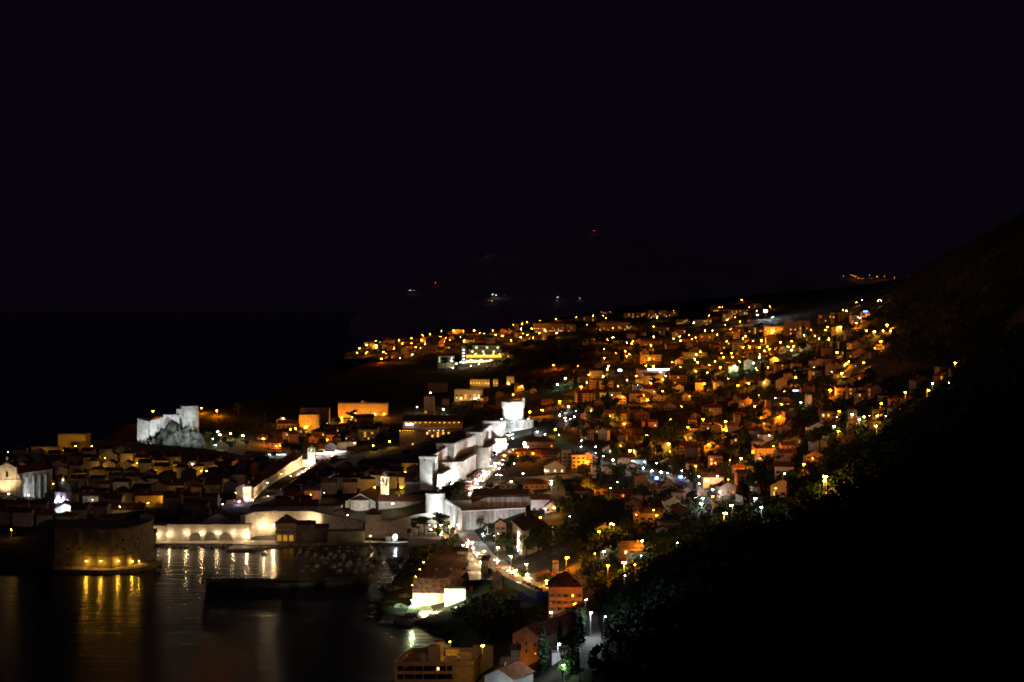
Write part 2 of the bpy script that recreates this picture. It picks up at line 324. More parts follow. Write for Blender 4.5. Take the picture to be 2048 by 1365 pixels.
# ------------------------------------------------------------------ places that labels refer to
ANCH = []
def anchor(px, py, phrase, D=None):
    x, y = (X(px, D), D) if D else G(px, py)[:2]
    ANCH.append((x, y, phrase))
for a in [(1028, 875, 'below the floodlit round tower', 1600), (765, 990, 'beside the monastery bell tower', 1400), (495, 1005, 'beside the clock tower', 1430), (130, 1000, 'around the domed cathedral', 1420),
          (20, 960, 'beside the baroque church front', 1450), (560, 960, 'along the bright main street', 1600), (150, 890, 'under the yellow-lit bastion', 1650), (340, 870, 'below the cliff-top fort', 1850), (660, 905, 'by the lit market stalls outside the walls', 1830),
          (860, 870, 'beside the hotel with rows of lit windows', 1800), (730, 822, 'by the long ochre building', 2050), (940, 720, 'by the terraced hotel', 2700), (1090, 655, 'by the yellow-lit apartment row on the far ridge', 3300),
          (760, 695, 'on the far headland', 3100), (1310, 635, 'by the stepped yellow apartment blocks', 3700), (1530, 635, 'by the floodlit sports ground', 3500), (1320, 745, 'by the white-lit filling station', None),
          (1125, 830, 'by the steep white-lit road', None), (1150, 935, 'by the cream tower house', None), (1320, 950, 'by the white-lit boulevard', None), (1410, 1000, 'by the bright parking bay', None), (1385, 885, 'by the cream mid-slope gable', None),
          (1485, 885, 'by the ochre villa with a dormer', None), (1495, 775, 'by the yellow-lit gable', None), (1240, 840, 'by the yellow-lit terrace wall', None), (1260, 770, 'by the orange apartment pair', None), (1380, 780, 'by the long ochre house', None),
          (1770, 660, 'by the tall mast lamp on the upper road', None), (1690, 740, 'along the upper orange-lit lane', None), (1820, 790, 'at the edge of the dark wooded slope', None), (1600, 985, 'by the big orange-lit gable above the woods', None), (1900, 730, 'at the top lane under the dark mountain', None),
          (1650, 850, 'by the pale green-lit gable', None), (1260, 1100, 'by the creeper-covered wall', None), (1130, 1190, 'by the tall orange-lit house', None), (1100, 1290, 'by the long red-roofed house', None), (1080, 1020, 'behind the square fort', 1230),
          (1480, 690, 'in the saddle below the far apartment blocks', None), (1230, 690, 'in the dark dip before the far ridge', None), (1600, 650, 'by the long row of grey flats', None), (1570, 760, 'along the green-lit stair street', None), (1480, 940, 'by the pink flat-roofed house', None), (1045, 1100, 'beside the museum palace', 1085), (850, 1066, 'on the terrace above the slip', 1206), (990, 1135, 'beside the gate street', 1030), (905, 985, 'under the lowest bastion', 1310), (1150, 1080, 'in the dark garden behind the museum', 1020), (880, 1130, 'beside the long halls', 1080)]:
    anchor(a[0], a[1], a[2], a[3])
def near(x, y):
    return min(ANCH, key=lambda a: math.hypot((a[0]-x)*2.2, a[1]-y))[2]

FP = []                                             # footprints (x, y, half diagonal-ish w, d, rot)
def hit(x, y, m=1.0):
    for (cx, cy_, w, d, r) in FP:
        dx, dy = x - cx, y - cy_
        if abs(dx) + abs(dy) > w + d + 4*m: continue
        c, s = math.cos(-r), math.sin(-r); u, v = dx*c - dy*s, dx*s + dy*c
        if abs(u) < w/2 + m and abs(v) < d/2 + m: return True
    return False

# ------------------------------------------------------------------ windows (shared meshes)
def window_mesh(w, h, pane, shut=False):
    m = MB(); t = 0.1
    m.box(-w/2, w/2, -0.05, 0.06, 0, h, 1)
    m.box(-w/2-t, -w/2, -0.11, 0.06, -t, h+t, 0); m.box(w/2, w/2+t, -0.11, 0.06, -t, h+t, 0)
    m.box(-w/2, w/2, -0.11, 0.06, h, h+t, 0); m.box(-w/2, w/2, -0.15, 0.06, -t, 0, 0); m.box(-0.04, 0.04, -0.09, 0.05, 0, h, 0)
    if shut:
        for sg in (-1, 1): m.box(sg*(w/2+0.12) if sg > 0 else -w/2-0.12-w*0.45, (w/2+0.12+w*0.45) if sg > 0 else -w/2-0.12, -0.1, 0.04, 0, h, 2)
    return m.mesh('window', [M['frame'], pane, M['shutter']])
WM = {}
def wmesh(kind, size):
    k = (kind, size)
    if k not in WM:
        w, h = {'s': (0.9, 1.2), 'm': (1.2, 1.6), 'l': (1.8, 1.9), 'x': (3.0, 2.2)}[size]
        WM[k] = window_mesh(w, h, M['glass'] if kind == 'd' else M['W' + kind], size == 'm' and kind == 'd')
    return WM[k]
def windows(root, w, d, h, faces='f', nu=3, nv=2, lit=0.1, litc='yo', size='m', z0=1.0, dz=3.0, z_base=0.0):
    for f in faces:
        L = w if f in 'fb' else d
        for i in range(nu):
            for j in range(nv):
                u = (i + 0.5)/nu*L - L/2; z = z_base + z0 + j*dz
                if z + 1.5 > h + z_base: continue
                k = random.choice(litc) if random.random() < lit else 'd'
                if f == 'f': loc, r = (u, -d/2, z), 0
                elif f == 'b': loc, r = (u, d/2, z), math.pi
                elif f == 'r': loc, r = (w/2, u, z), math.pi/2
                else: loc, r = (-w/2, u, z), -math.pi/2
                link('window', wmesh(k, size), root, loc, r)

# ------------------------------------------------------------------ houses
CN = {'white': 'white', 'cream': 'cream', 'ochre': 'ochre', 'grey': 'grey', 'pink': 'pinkish', 'brown': 'brown', 'brick': 'brick-red', 'teal': 'pale teal', 'stone': 'stone', 'dim_stone': 'weathered stone'}
HOUSES = []
def house(x, y, z, w, d, h, rz=0.0, roof='g', wall='cream', tile='tile', rise=None, win='', nu=3, nv=2, lit=0.12, litc='yyov', size='m', label=None, cat='house', name='house', chimney=True, depth=5.0, group=None):
    rise = rise if rise is not None else (d if roof == 'g' else min(w, d))*0.26
    root = link(name, None, None, (x, y, z), rz); mb = MB()
    if roof == 'g': mb.gable_wall(w, d, -depth, h, rise)
    else: mb.box(-w/2, w/2, -d/2, d/2, -depth, h)
    part(root, 'wall', mb, M[wall])
    rb = MB()
    if roof == 'g': rb.gable_roof(w, d, h, rise)
    elif roof == 'h': rb.hip_roof(w, d, h, rise)
    else:
        t = 0.3
        rb.box(-w/2-.15, w/2+.15, -d/2-.15, -d/2+t, h+.01, h+.8); rb.box(-w/2-.15, w/2+.15, d/2-t, d/2+.15, h+.01, h+.8)
        rb.box(-w/2-.15, -w/2+t, -d/2+t, d/2-t, h+.01, h+.8); rb.box(w/2-t, w/2+.15, -d/2+t, d/2-t, h+.01, h+.8); rb.box(-w/2+t, w/2-t, -d/2+t, d/2-t, h+.01, h+.15)
    ro = part(root, 'roof', rb, M[tile if roof != 'f' else 'flat'])
    if chimney and roof != 'f':
        cb = MB(); cx_ = random.uniform(-.3, .3)*w; cyy = random.choice((-1, 1))*d*0.18
        zt = h + rise + 0.7
        cb.box(cx_-.35, cx_+.35, cyy-.35, cyy+.35, h, zt); cb.box(cx_-.45, cx_+.45, cyy-.45, cyy+.45, zt, zt+.15)
        link('chimney', cb.mesh('chimney', M[wall]), ro)
    if win: windows(root, w, d, h, win, nu, nv, lit, litc, size)
    FP.append((x, y, w, d, rz)); root['category'] = cat
    HOUSES.append([root, wall, roof, w*d, label, group, x, y, h])
    if label: root['label'] = label
    if group: root['group'] = group
    return root
def finish_house_labels():
    bpy.context.view_layer.update()
    for root, wall, roof, area, label, group, x, y, h in HOUSES:
        if label: continue
        best = None
        for (lx, ly, lc) in LAMPS:
            dd = math.hypot(lx-x, ly-y)
            if dd < 26 and (best is None or dd < best[0]): best = (dd, lc)
        lt = 'unlit' if best is None else {'o': 'orange-lit', 'r': 'red-lit', 'y': 'yellow-lit', 'w': 'white-lit', 'g': 'green-lit', 'v': 'warm-lit', 'b': 'blue-lit', 'p': 'violet-lit', 't': 'teal-lit'}.get(best[1], 'lit')
        if best and best[0] > 16: lt = 'faintly ' + lt
        sz = 'small' if area < 95 else ('big' if area > 230 else 'mid-sized')
        rf = {'g': 'gable-roofed', 'h': 'hip-roofed', 'f': 'flat-roofed'}[roof]
        ph = near(x, y); lab = f'{lt} {sz} {CN.get(wall, wall)} {rf} house {ph}'
        nl = sum(1 for c_ in root.children if c_.name.startswith('window') and c_.data.materials[1].name.startswith('lit'))
        if nl and len(lab.split()) <= 12: lab = lab.replace(' house ', f' house with {["no", "one", "two", "three", "four", "five", "six", "seven", "eight", "nine"][min(nl, 9)]} lit window{"s" if nl > 1 else ""} ')
        root['label'] = lab
        root['group'] = f'houses {ph}'

# a house given by where it shows in a zoomed crop of the photograph: centre, foot, width and eaves height
REG = {1: (0, 780, 4.2667), 2: (400, 780, 4.2667), 3: (780, 760, 5.055), 4: (1080, 720, 4.2667), 5: (1480, 680, 4.2667), 6: (680, 580, 4.2667), 7: (1100, 560, 4.2667), 8: (1480, 520, 4.2667), 9: (780, 920, 5.055), 10: (1000, 1000, 5.055), 0: (0, 0, 1.0)}
def R(rk, a, b_): x0, y0, s = REG[rk]; return x0 + a/s, y0 + b_/s
def zhouse(rk, xc, yb, w, h, t='g', wall='cream', d=None, rz=None, **k):
    s = REG[rk][2]; px, py = R(rk, xc, yb); x, y, z = G(px, py)
    wm_, hm = max(w/s/F*y, 3), max(h/s/F*y, 2.6)
    dd = d or min(max(wm_*0.8, 7), 14)
    face = math.atan2(-x, y)*-1.0                    # square on to a viewer down the coast, a little turned
    r0 = rz if rz is not None else random.uniform(-0.25, 0.25)
    y2 = y + dd*0.5 + 0.5; x2 = x*(y2/y); z2 = min(z, float(terr(x2, y2)))
    nu = max(1, min(5, int(wm_/3.4))); nv = max(1, min(4, int(hm/2.9)))
    k.setdefault('win', 'f' if w/s > 11 else ''); k.setdefault('nu', nu); k.setdefault('nv', nv); k.setdefault('tile', random.choice(['tile', 'tile', 'tile2', 'tile3']))
    hh = hm + (z - z2)
    if t == 'g':                                     # gable end faces the viewer
        k['win'] = k['win'].replace('f', 'r')
        return house(x2, y2, z2, dd, wm_, hh, r0 - math.pi/2, 'g', wall, **k)
    if t == 's': return house(x2, y2, z2, wm_, dd, hh, r0, 'g', wall, **k)
    return house(x2, y2, z2, wm_, dd, hh, r0, t, wall, **k)

# ------------------------------------------------------------------ lamps
LAMPS = []
FARL = []; FARY = 2000
PW = {'s': 650, 'm': 2100, 'b': 5200, 'B': 11000}
LM = {}
def lantern_mesh(r, m):
    k = (round(r, 2), m.name)
    if k not in LM: LM[k] = MB().circ(0, 0, [(r*.35, -r*.62), (r*.85, -r*.3), (r, 0), (r*.95, r*.12)], 8).circ(0, 0, [(r*1.02, r*.13), (r*.8, r*.36), (r*.2, r*.55)], 8, 1).mesh('lantern', [m, M['metal']])
    return LM[k]
POLE = {}
def pole_mesh(h, arm):
    k = (round(h, 1), arm)
    if k not in POLE:
        m = MB(); m.circ(0, 0, [(.22, -2.0), (.22, .5), (.11, .6), (.07, h)], 6)
        if arm: m.tube([(0, 0, h-.1), (0, -.5, h+.12), (0, -1.1, h+.1)], .06, 5)
        POLE[k] = m.mesh('pole', M['metal'])
    return POLE[k]
LDATA = {}
def light_data(c, p, r=0.35, down=False):
    p = p*{'w': .42, 'g': .5, 't': .7, 'o': 3.2, 'r': 2.6, 'y': 1.6, 'b': .3}.get(c, 1); k = (c, p, r, down)
    if k not in LDATA:
        l = bpy.data.lights.new('lamp_light', 'SPOT' if down else 'POINT'); l.energy = p
        if down: l.spot_size = math.radians(172); l.spot_blend = .2
        l.color = LC[c]; l.shadow_soft_size = r; LDATA[k] = l
    return LDATA[k]
LNAME = {'o': 'orange', 'r': 'deep orange', 'y': 'yellow', 'v': 'warm white', 'w': 'cold white', 'g': 'greenish', 'b': 'blue', 'R': 'red', 'p': 'violet', 't': 'teal'}
def street_lamp_at(x, y, z, h, c='o', s='m', ph=None, pk=1.0):
    ph = ph or near(x, y)
    if y > FARY:
        FARL.append((x, y, z, round(h*2)/2, c, {'s': .34, 'm': .5, 'b': .66, 'B': .8}[s], PW[s]*pk)); LAMPS.append((x, y, c)); return None
    root = thing('street_lamp', f'{"big " if s in "bB" else "small " if s == "s" else ""}street lamp glowing {LNAME[c]} {ph}', 'street lamp', (x, y, z), random.uniform(-.5, .5), f'{LNAME[c]} street lamps {ph}')
    far = y > 2300
    link('pole', pole_mesh(round(h*2)/2, True), root)
    r = {'s': .36, 'm': .68, 'b': 1.0, 'B': 1.25}[s]*(.75 if c in 'wgpt' else 1)*(1.0 if not far else 0.8)  # radius oversized, so the lantern shape also stands in for lamp glare
    link('lantern', lantern_mesh(r, M[('F' if far else 'L') + c]), root, (0, -1.15, round(h*2)/2 + .05))
    link('lamp_light', light_data(c, PW[s]*pk, .35, 1024 + x*F/y > 1690), root, (0, -1.2, round(h*2)/2 - r - .25))
    LAMPS.append((x, y, c)); return root
def zlamp(rk, xa, ya, c='o', s='m', h=None, pk=1.0):
    px, py = R(rk, xa, ya)
    for hh in ([h] if h else []) + [6.5, 8, 5, 9.5, 4, 11]:
        x, y, z = G(px, py, hh)
        if z > 0.3 and not hit(x, y, 1.0): break
    return street_lamp_at(x, y, z, hh, c, s, None, pk)
def wall_lamp(x, y, z, c='v', s='m', label='lamp', dirv=(0, -1), pk=1.0, group=None, lens='L'):
    root = thing('wall_lamp', label, 'wall lamp', (x, y, z), math.atan2(-dirv[0], -dirv[1])*-1 if dirv != (0, -1) else 0, group)
    part(root, 'bracket', MB().box(-.12, .12, -.5, .25, -.12, .0), M['metal'])
    r = {'s': .28, 'm': .45, 'b': .65, 'B': .85}[s]
    link('lantern', lantern_mesh(r, M[lens + c]), root, (0, -.75, .35))
    link('lamp_light', light_data(c, PW[s]*pk), root, (0, -2.0, .2))
    LAMPS.append((x, y, c)); return root
def flood(x, y, z, tx, ty, tz, c='w', p=9000, ang=110, label='floodlight', see=True, group='floodlights of the fortifications', foot=1.2):
    z = max(z, float(terr(x, y)) + 1.2)
    root = thing('floodlight', label, 'floodlight', (x, y, z), 0, group)
    d = Vector((tx-x, ty-y, tz-z)).normalized(); q = d.to_track_quat('-Z', 'Y').to_euler()
    hb_ = MB(); hb_.box(-.5, .5, -.35, .35, 0, .55); ob = link('housing', hb_.mesh('housing', M['metal']), root, tuple(d*-.3)); ob.rotation_euler = q
    lens = MB().box(-.45, .45, -.3, .3, -.62, -.56); ob = link('lens', lens.mesh('lens', M['L' + c]), root, tuple(d*-.3)); ob.rotation_euler = q
    part(root, 'stand', MB().box(-.12, .12, -.12, .12, -foot-.8, -.05), M['metal'])
    l = bpy.data.lights.new('flood_light', 'SPOT'); l.energy = p*4.2; l.color = LC[c]; l.spot_size = math.radians(ang); l.spot_blend = .7; l.shadow_soft_size = .4
    ob = link('flood_light', l, root, tuple(d*.7)); ob.rotation_euler = q
    return root

# ------------------------------------------------------------------ trees
def leaves(pts, size, seed, squash=1.0):
    r = np.random.default_rng(seed); n = len(pts); p = np.asarray(pts)
    a = r.normal(size=(n, 3)); a /= np.linalg.norm(a, axis=1)[:, None]; t = r.normal(size=(n, 3)); b_ = np.cross(a, t); b_ /= np.linalg.norm(b_, axis=1)[:, None]
    s = (size*r.uniform(.6, 1.3, n))[:, None]
    v = np.stack([p - a*s, p - b_*s*.6, p + a*s, p + b_*s*.6], 1).reshape(-1, 3)
    return v, np.arange(n*4).reshape(-1, 4)
def blob_pts(r, n, c, rad):
    u = r.normal(size=(n, 3)); u /= np.linalg.norm(u, axis=1)[:, None]
    return np.asarray(c) + u*(r.uniform(.35, 1, n)**.5)[:, None]*np.asarray(rad)
def np_mesh(name, v, f, m):
    me = bpy.data.meshes.new(name); me.from_pydata(v.tolist(), [], f.tolist()); me.materials.append(m); return me
TREES = {}
def tree_kind(kind, i):
    k = (kind, i)
    if k in TREES: return TREES[k]
    r = np.random.default_rng(hash((len(kind), i, 5)) % 9999 + i*31); tb = MB(); P = []
    if kind == 'broad':
        tb.tube([(0, 0, -.8), (0, 0, 1.2), (.2, .1, 3.2)], [.34, .26, .18], 6)
        for j in range(9):
            a = r.uniform(0, 6.28); rr = r.uniform(.6, 2.5); c = (rr*math.cos(a), rr*math.sin(a), r.uniform(3.4, 6.6)); P.append(blob_pts(r, 62, c, (1.5, 1.5, 1.15)))
            tb.tube([(.15, .08, 2.8), (c[0]*.6, c[1]*.6, c[2]-.8), c], [.12, .08, .03], 4)
        sz = .42; m = 'leaf'
    elif kind == 'lime':
        tb.tube([(0, 0, -.8), (0, 0, 2.4)], [.2, .12], 6)
        for j in range(6):
            a = r.uniform(0, 6.28); c = (1.3*math.cos(a), 1.3*math.sin(a), r.uniform(2.6, 4.4)); P.append(blob_pts(r, 60, c, (1.2, 1.2, 1.0))); tb.tube([(0, 0, 2.0), c], [.08, .03], 4)
        sz = .36; m = 'leaf_lime'
    elif kind == 'pine':
        tb.tube([(0, 0, -.8), (.3, .1, 4), (.1, .4, 8)], [.4, .3, .2], 6)
        for j in range(11):
            a = r.uniform(0, 6.28); rr = r.uniform(.5, 4.0); c = (rr*math.cos(a), rr*math.sin(a), r.uniform(7, 10.5)); P.append(blob_pts(r, 60, c, (1.9, 1.9, .8)))
            tb.tube([(.15, .3, 6.5), (c[0]*.6, c[1]*.6, c[2]-.9), c], [.14, .09, .04], 4)
        sz = .48; m = 'leaf_pine'
    else:
        tb.tube([(0, 0, -.8), (0, 0, 3)], [.25, .15], 6)
        n = 620; h = r.uniform(.6, 11, n); q = np.clip((h - .6)/10.4, 0, 1); rad = 1.25*np.sin(np.pi*np.clip(q*.86 + .12, 0, 1))**.8*r.uniform(.45, 1.08, n); a = r.uniform(0, 6.28, n)
        P.append(np.stack([rad*np.cos(a), rad*np.sin(a), h], 1)); sz = .42; m = 'leaf_cyp'
    v, f = leaves(np.concatenate(P), sz, i + 3)
    TREES[k] = (tb.mesh('trunk', M['bark']), np_mesh('crown', v, f, M[m])); return TREES[k]
TW = {'broad': 'round-crowned leafy tree', 'lime': 'pale green young tree', 'pine': 'umbrella-crowned pine', 'cypress': 'slim dark cypress'}
def tree(x, y, z, kind='broad', s=1.0, label=None, group=None, sz=None):
    ph = near(x, y); t, c = tree_kind(kind, random.randrange(4))
    root = thing({'broad': 'leafy_tree', 'lime': 'young_tree', 'pine': 'pine_tree', 'cypress': 'cypress_tree'}[kind], label or f'{"small" if s < .95 else "tall" if s > 1.45 else "mid-sized"} {TW[kind]} {ph}', 'tree', (x, y, z), random.uniform(0, 6.28), group or f'trees {ph}')
    root.scale = (s, s, s*(sz or 1)); link('trunk', t, root); link('crown', c, root); return root
def ztree(rk, xa, ya, kind='broad', s=1.0, **k):      # foot of the trunk in a crop
    px, py = R(rk, xa, ya); x, y, z = G(px, py); return tree(x, y, z, kind, s, **k)
def palm(x, y, z, s, label):
    root = thing('palm_tree', label, 'palm tree', (x, y, z), 0, 'palms by the gate street')
    part(root, 'trunk', MB().tube([(0, 0, -.8), (.1, 0, 3*s), (0, .1, 5.5*s)], [.4, .32, .34], 7), M['bark'])
    cr = MB()
    for j in range(26):
        a = j*2.4; el = .9 - (j % 5)*.42; L = 3.1*s; pts = []
        for q in range(5):
            t = q/4; rr = L*t*math.cos(el*.6); zz = 5.5*s + L*t*math.sin(el) - 1.7*s*t*t; pts.append((rr*math.cos(a), rr*math.sin(a), zz))
        for q in range(4):
            p0, p1 = Vector(pts[q]), Vector(pts[q+1]); sd_ = Vector((-math.sin(a), math.cos(a), 0))*(.42*s*math.sin(math.pi*(q/4*.8+.15))); sd2 = Vector((-math.sin(a), math.cos(a), 0))*(.42*s*math.sin(math.pi*((q+1)/4*.8+.15)))
            dz = Vector((0, 0, -.25*s))
            cr.add([p0 - sd_ + dz, p0, p1, p1 - sd2 + dz], [(0, 1, 2, 3)]); cr.add([p0, p0 + sd_ + dz, p1 + sd2 + dz, p1], [(0, 1, 2, 3)])
    part(root, 'crown', cr, M['leaf_pine']); return root

# ------------------------------------------------------------------ cars
def ring_car(w, L, ins): return [(-w/2+ins, -L/2+ins), (w/2-ins, -L/2+ins), (w/2-ins, L/2-ins), (-w/2+ins, L/2-ins)]
CARM = {}
def car_mesh(m):
    if m not in CARM:
        b = MB(); b.loft([(ring_car(1.74, 4.2, .05), .28), (ring_car(1.82, 4.3, 0), .55), (ring_car(1.78, 4.2, .03), .86), (ring_car(1.68, 4.0, .06), .95)])
        b.loft([([(-.72, -.75), (.72, -.75), (.72, 1.35), (-.72, 1.35)], 1.44), ([(-.66, -.6), (.66, -.6), (.66, 1.2), (-.66, 1.2)], 1.5)])
        CARM[m] = b.mesh('body', M[m])
    return CARM[m]
_g = MB().loft([([(-.8, -1.35), (.8, -1.35), (.8, 1.85), (-.8, 1.85)], .95), ([(-.7, -.72), (.7, -.72), (.7, 1.32), (-.7, 1.32)], 1.44)]).mesh('cabin_glass', M['glass'])
_w = MB(); _w.add([(sx*.11, .32*math.cos(k*math.pi/5), .32*math.sin(k*math.pi/5)) for sx in (-1, 1) for k in range(10)], [tuple(range(9, -1, -1)), tuple(range(10, 20))] + [(k, (k+1) % 10, 10+(k+1) % 10, 10+k) for k in range(10)]); _w = _w.mesh('wheel', M['rubber'])
M['head'] = emit('headlight_on', (1, .82, .6), 75); M['tail'] = emit('tail_light_on', (1, .03, .01), 11); M['off'] = mat('lamp_glass', (.4, .4, .4), .2, .1, 1, spec=.6); M['tail_off'] = mat('red_lens', (.2, .01, .01), .3, .1, 1)
def lamp_box(m): return MB().box(-.2, .2, -.04, .04, -.1, .1).mesh('headlight', m)
_hl = {True: lamp_box(M['head']), False: lamp_box(M['off'])}; _tl = {True: lamp_box(M['tail']), False: lamp_box(M['tail_off'])}
CARC = ['white_paint', 'silver', 'black_paint', 'red', 'blue_paint', 'silver', 'white_paint', 'black_paint']
CW = {'white_paint': 'white', 'silver': 'silver', 'black_paint': 'black', 'red': 'red', 'blue_paint': 'dark blue'}
def car(x, y, z, rz, on=False, where='', col=None, group=None, roll=0):
    c = col or random.choice(CARC)
    root = thing('car', f'{CW[c]} car {"with its lights on" if on else "parked unlit"} {where}', 'car', (x, y, z), rz, f'{"driving" if on else "parked"} cars {where}')
    link('body', car_mesh(c), root); link('cabin_glass', _g, root)
    for sx in (-1, 1):
        for yy in (-1.3, 1.35): link('wheel', _w, root, (sx*.82, yy, .32))
        link('headlight', _hl[on], root, (sx*.6, -2.16, .68)); link('tail_light', _tl[on], root, (sx*.6, 2.16, .74))
    FP.append((x, y, 1.9, 4.4, rz)); return root

# ------------------------------------------------------------------ roads draped on the ground
ROADS = []
def strip(name, pts, width, m, lift=0.25, thick=1.6, kerb=True):
    P = []; pts = [Vector((p[0], p[1])) for p in pts]
    for i in range(len(pts)-1):
        n = max(1, int((pts[i+1]-pts[i]).length/7))
        for k in range(n): P.append(pts[i].lerp(pts[i+1], k/n))
    P.append(pts[-1]); zs = [max(float(terr(p.x + ox, p.y + oy)) for ox in (-width/2, 0, width/2) for oy in (-3, 3)) for p in P]
    for _ in range(4): zs = [(zs[max(i-1, 0)] + zs[i]*2 + zs[min(i+1, len(zs)-1)])/4 for i in range(len(zs))]
    zs = [z + lift for z in zs]; v = []; f = []; kv = MB()
    for i, p in enumerate(P):
        d = (P[min(i+1, len(P)-1)] - P[max(i-1, 0)]).normalized(); s_ = Vector((-d.y, d.x))*(width/2)
        for q, zz in ((p + s_, -thick), (p + s_, 0), (p - s_, 0), (p - s_, -thick)): v.append((q.x, q.y, zs[i] + zz))
    for i in range(len(P)-1):
        a = i*4; f += [(a+1, a+2, a+6, a+5)[::-1], (a, a+1, a+5, a+4)[::-1], (a+2, a+3, a+7, a+6)[::-1]]
    o = struct(name, MB().add(v, f), m); ROADS.append((P, width, zs))
    return o, P, zs
def road_z(x, y):
    best = None
    for P, w, zs in ROADS:
        for p, z in zip(P, zs):
            d = math.hypot(p.x - x, p.y - y)
            if best is None or d < best[0]: best = (d, z, w)
    return best
def on_road(x, y, m=0.0):
    for P, w, zs in ROADS:
        for p in P[::2]:
            if math.hypot(p.x - x, p.y - y) < w/2 + 5 + m: return True
    return False

# ================================================================== LANDMARKS
def dhouse(px0, px1, pye, pyb, D, t='s', wall='stone', d=10.0, rz=0.0, **k):
    x = X((px0+px1)/2, D); w = W_(px1-px0, D); z = Z(pyb, D); h = Z(pye, D) - z
    k.setdefault('depth', 12.0)
    if t == 'g':
        k['win'] = k.get('win', '').replace('f', 'r')
        return house(x, D + d/2, z, d, w, h, rz - math.pi/2, 'g', wall, **k)
    return house(x, D + d/2, z, w, d, h, rz, 'g' if t == 's' else t, wall, **k)
def wpart(root, name, mb, m):                        # mesh given in world coordinates
    l = root.location; mb.v = [(a-l.x, b_-l.y, c-l.z) for a, b_, c in mb.v]
    return part(root, name, mb, m)
def scale_ring(pts, k, cx, cy_): return [(cx + (a-cx)*k, cy_ + (b_-cy_)*k) for a, b_ in pts]
def wall_run(root, name, pts, th, m):                # pts: (x, y, z0, z1)
    mb = MB()
    for i in range(len(pts)-1):
        a, b_ = pts[i], pts[i+1]; dx, dy = b_[0]-a[0], b_[1]-a[1]; L = math.hypot(dx, dy); nx_, ny_ = -dy/L*th/2, dx/L*th/2
        ring = [(a[0]+nx_, a[1]+ny_), (a[0]-nx_, a[1]-ny_), (b_[0]-nx_, b_[1]-ny_), (b_[0]+nx_, b_[1]+ny_)]
        mb.loft([(ring, [a[2], a[2], b_[2], b_[2]]), (ring, [a[3], a[3], b_[3], b_[3]])])
    return wpart(root, name, mb, m)
def merlons(root, a, b_, z0, z1, m, n, w=1.2, h=1.0, th=0.7):
    me_ = MB().box(-w/2, w/2, -th/2, th/2, -.1, h).mesh('merlon', m); l = root.location; r = math.atan2(b_[1]-a[1], b_[0]-a[0])
    for i in range(n):
        t = (i+.5)/n; link('merlon', me_, root, (a[0]+(b_[0]-a[0])*t-l.x, a[1]+(b_[1]-a[1])*t-l.y, z0+(z1-z0)*t-l.z), r)

M['Dv'] = emit('dim_lit_glass', LC['y'], .35)
# ---- harbour fortress
t = thing('harbour_fortress', 'curved stone harbour fortress with a row of yellow lamps at its foot', 'fortress', (-275, 1165, 2))
fr = [(-323, 1168), (-305, 1143), (-285.8, 1141), (-274.6, 1136), (-264.9, 1137), (-257.2, 1143), (-251.8, 1153), (-249.5, 1166), (-249.5, 1192), (-323, 1192)]
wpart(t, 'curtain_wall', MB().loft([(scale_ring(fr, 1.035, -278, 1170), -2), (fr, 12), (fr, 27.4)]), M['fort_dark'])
wpart(t, 'string_course', MB().loft([(scale_ring(fr, 1.016, -278, 1170), 9.4), (scale_ring(fr, 1.016, -278, 1170), 10.1)]), M['fort_dark'])
for i in range(7):
    a, b_ = fr[i], fr[i+1]; merlons(t, (a[0], a[1]+.6), (b_[0], b_[1]+.6), 27.4, 27.4, M['fort_dark'], 3, math.hypot(b_[0]-a[0], b_[1]-a[1])*.24, .9, 1.1)
for px, py, D in ((115, 1102, 1142), (137, 1101, 1141), (160, 1100, 1140), (247, 1101, 1138), (277, 1098, 1148), (247, 1083, 1138), (277, 1080, 1149), (207, 1105, 1135), (176, 1105, 1138)):
    link('window', wmesh('d', 'l' if py < 1104 else 's'), t, (X(px, D)+275, D-.8-1165, Z(py, D)-2))
FP.append((-280, 1166, 86, 52, 0))
def arc_y(x):
    for i in range(len(fr)-1):
        if fr[i][0] <= x <= fr[i+1][0] and fr[i+1][0] > fr[i][0]:
            return fr[i][1] + (fr[i+1][1]-fr[i][1])*(x-fr[i][0])/(fr[i+1][0]-fr[i][0])
    return 1160
for px in (173, 202, 237, 265, 281):
    y = 1138
    for _ in range(6): x = X(px, y); y = arc_y(x) - 1.7
    wall_lamp(x, y + .2, Z(1123, y), 'y', 'm', 'yellow lamp on the foot of the curved harbour fortress', group='lamps along the harbour fortress', pk=.3)
ql = [(-303, 1131), (-286, 1127), (-268, 1123), (-252, 1129), (-242, 1142), (-238, 1165), (-250, 1168), (-303, 1150)]
struct('quay', MB().loft([(ql, -4), (ql, 2.5)]), M['dim_stone'])
ql = [(-276, 1251), (-205, 1251), (-190, 1244), (-168, 1244), (-163, 1252), (-141, 1252), (-141, 1292), (-276, 1292)]
struct('quay', MB().loft([(ql, -4), (ql, 2.1)]), M['paving'])
ql = [(-141, 1258), (-76, 1256), (-70, 1275), (-141, 1280)]
struct('quay', MB().loft([(ql, -4), (ql, 2.0)]), M['dim_stone'])
# jetty stepping out into the basin
ql = [(-205, 1228), (-186, 1228), (-176, 1240), (-168, 1246), (-178, 1252), (-200, 1252)]
struct('jetty', MB().loft([(ql, -4), (ql, 1.6)]), M['paving'])
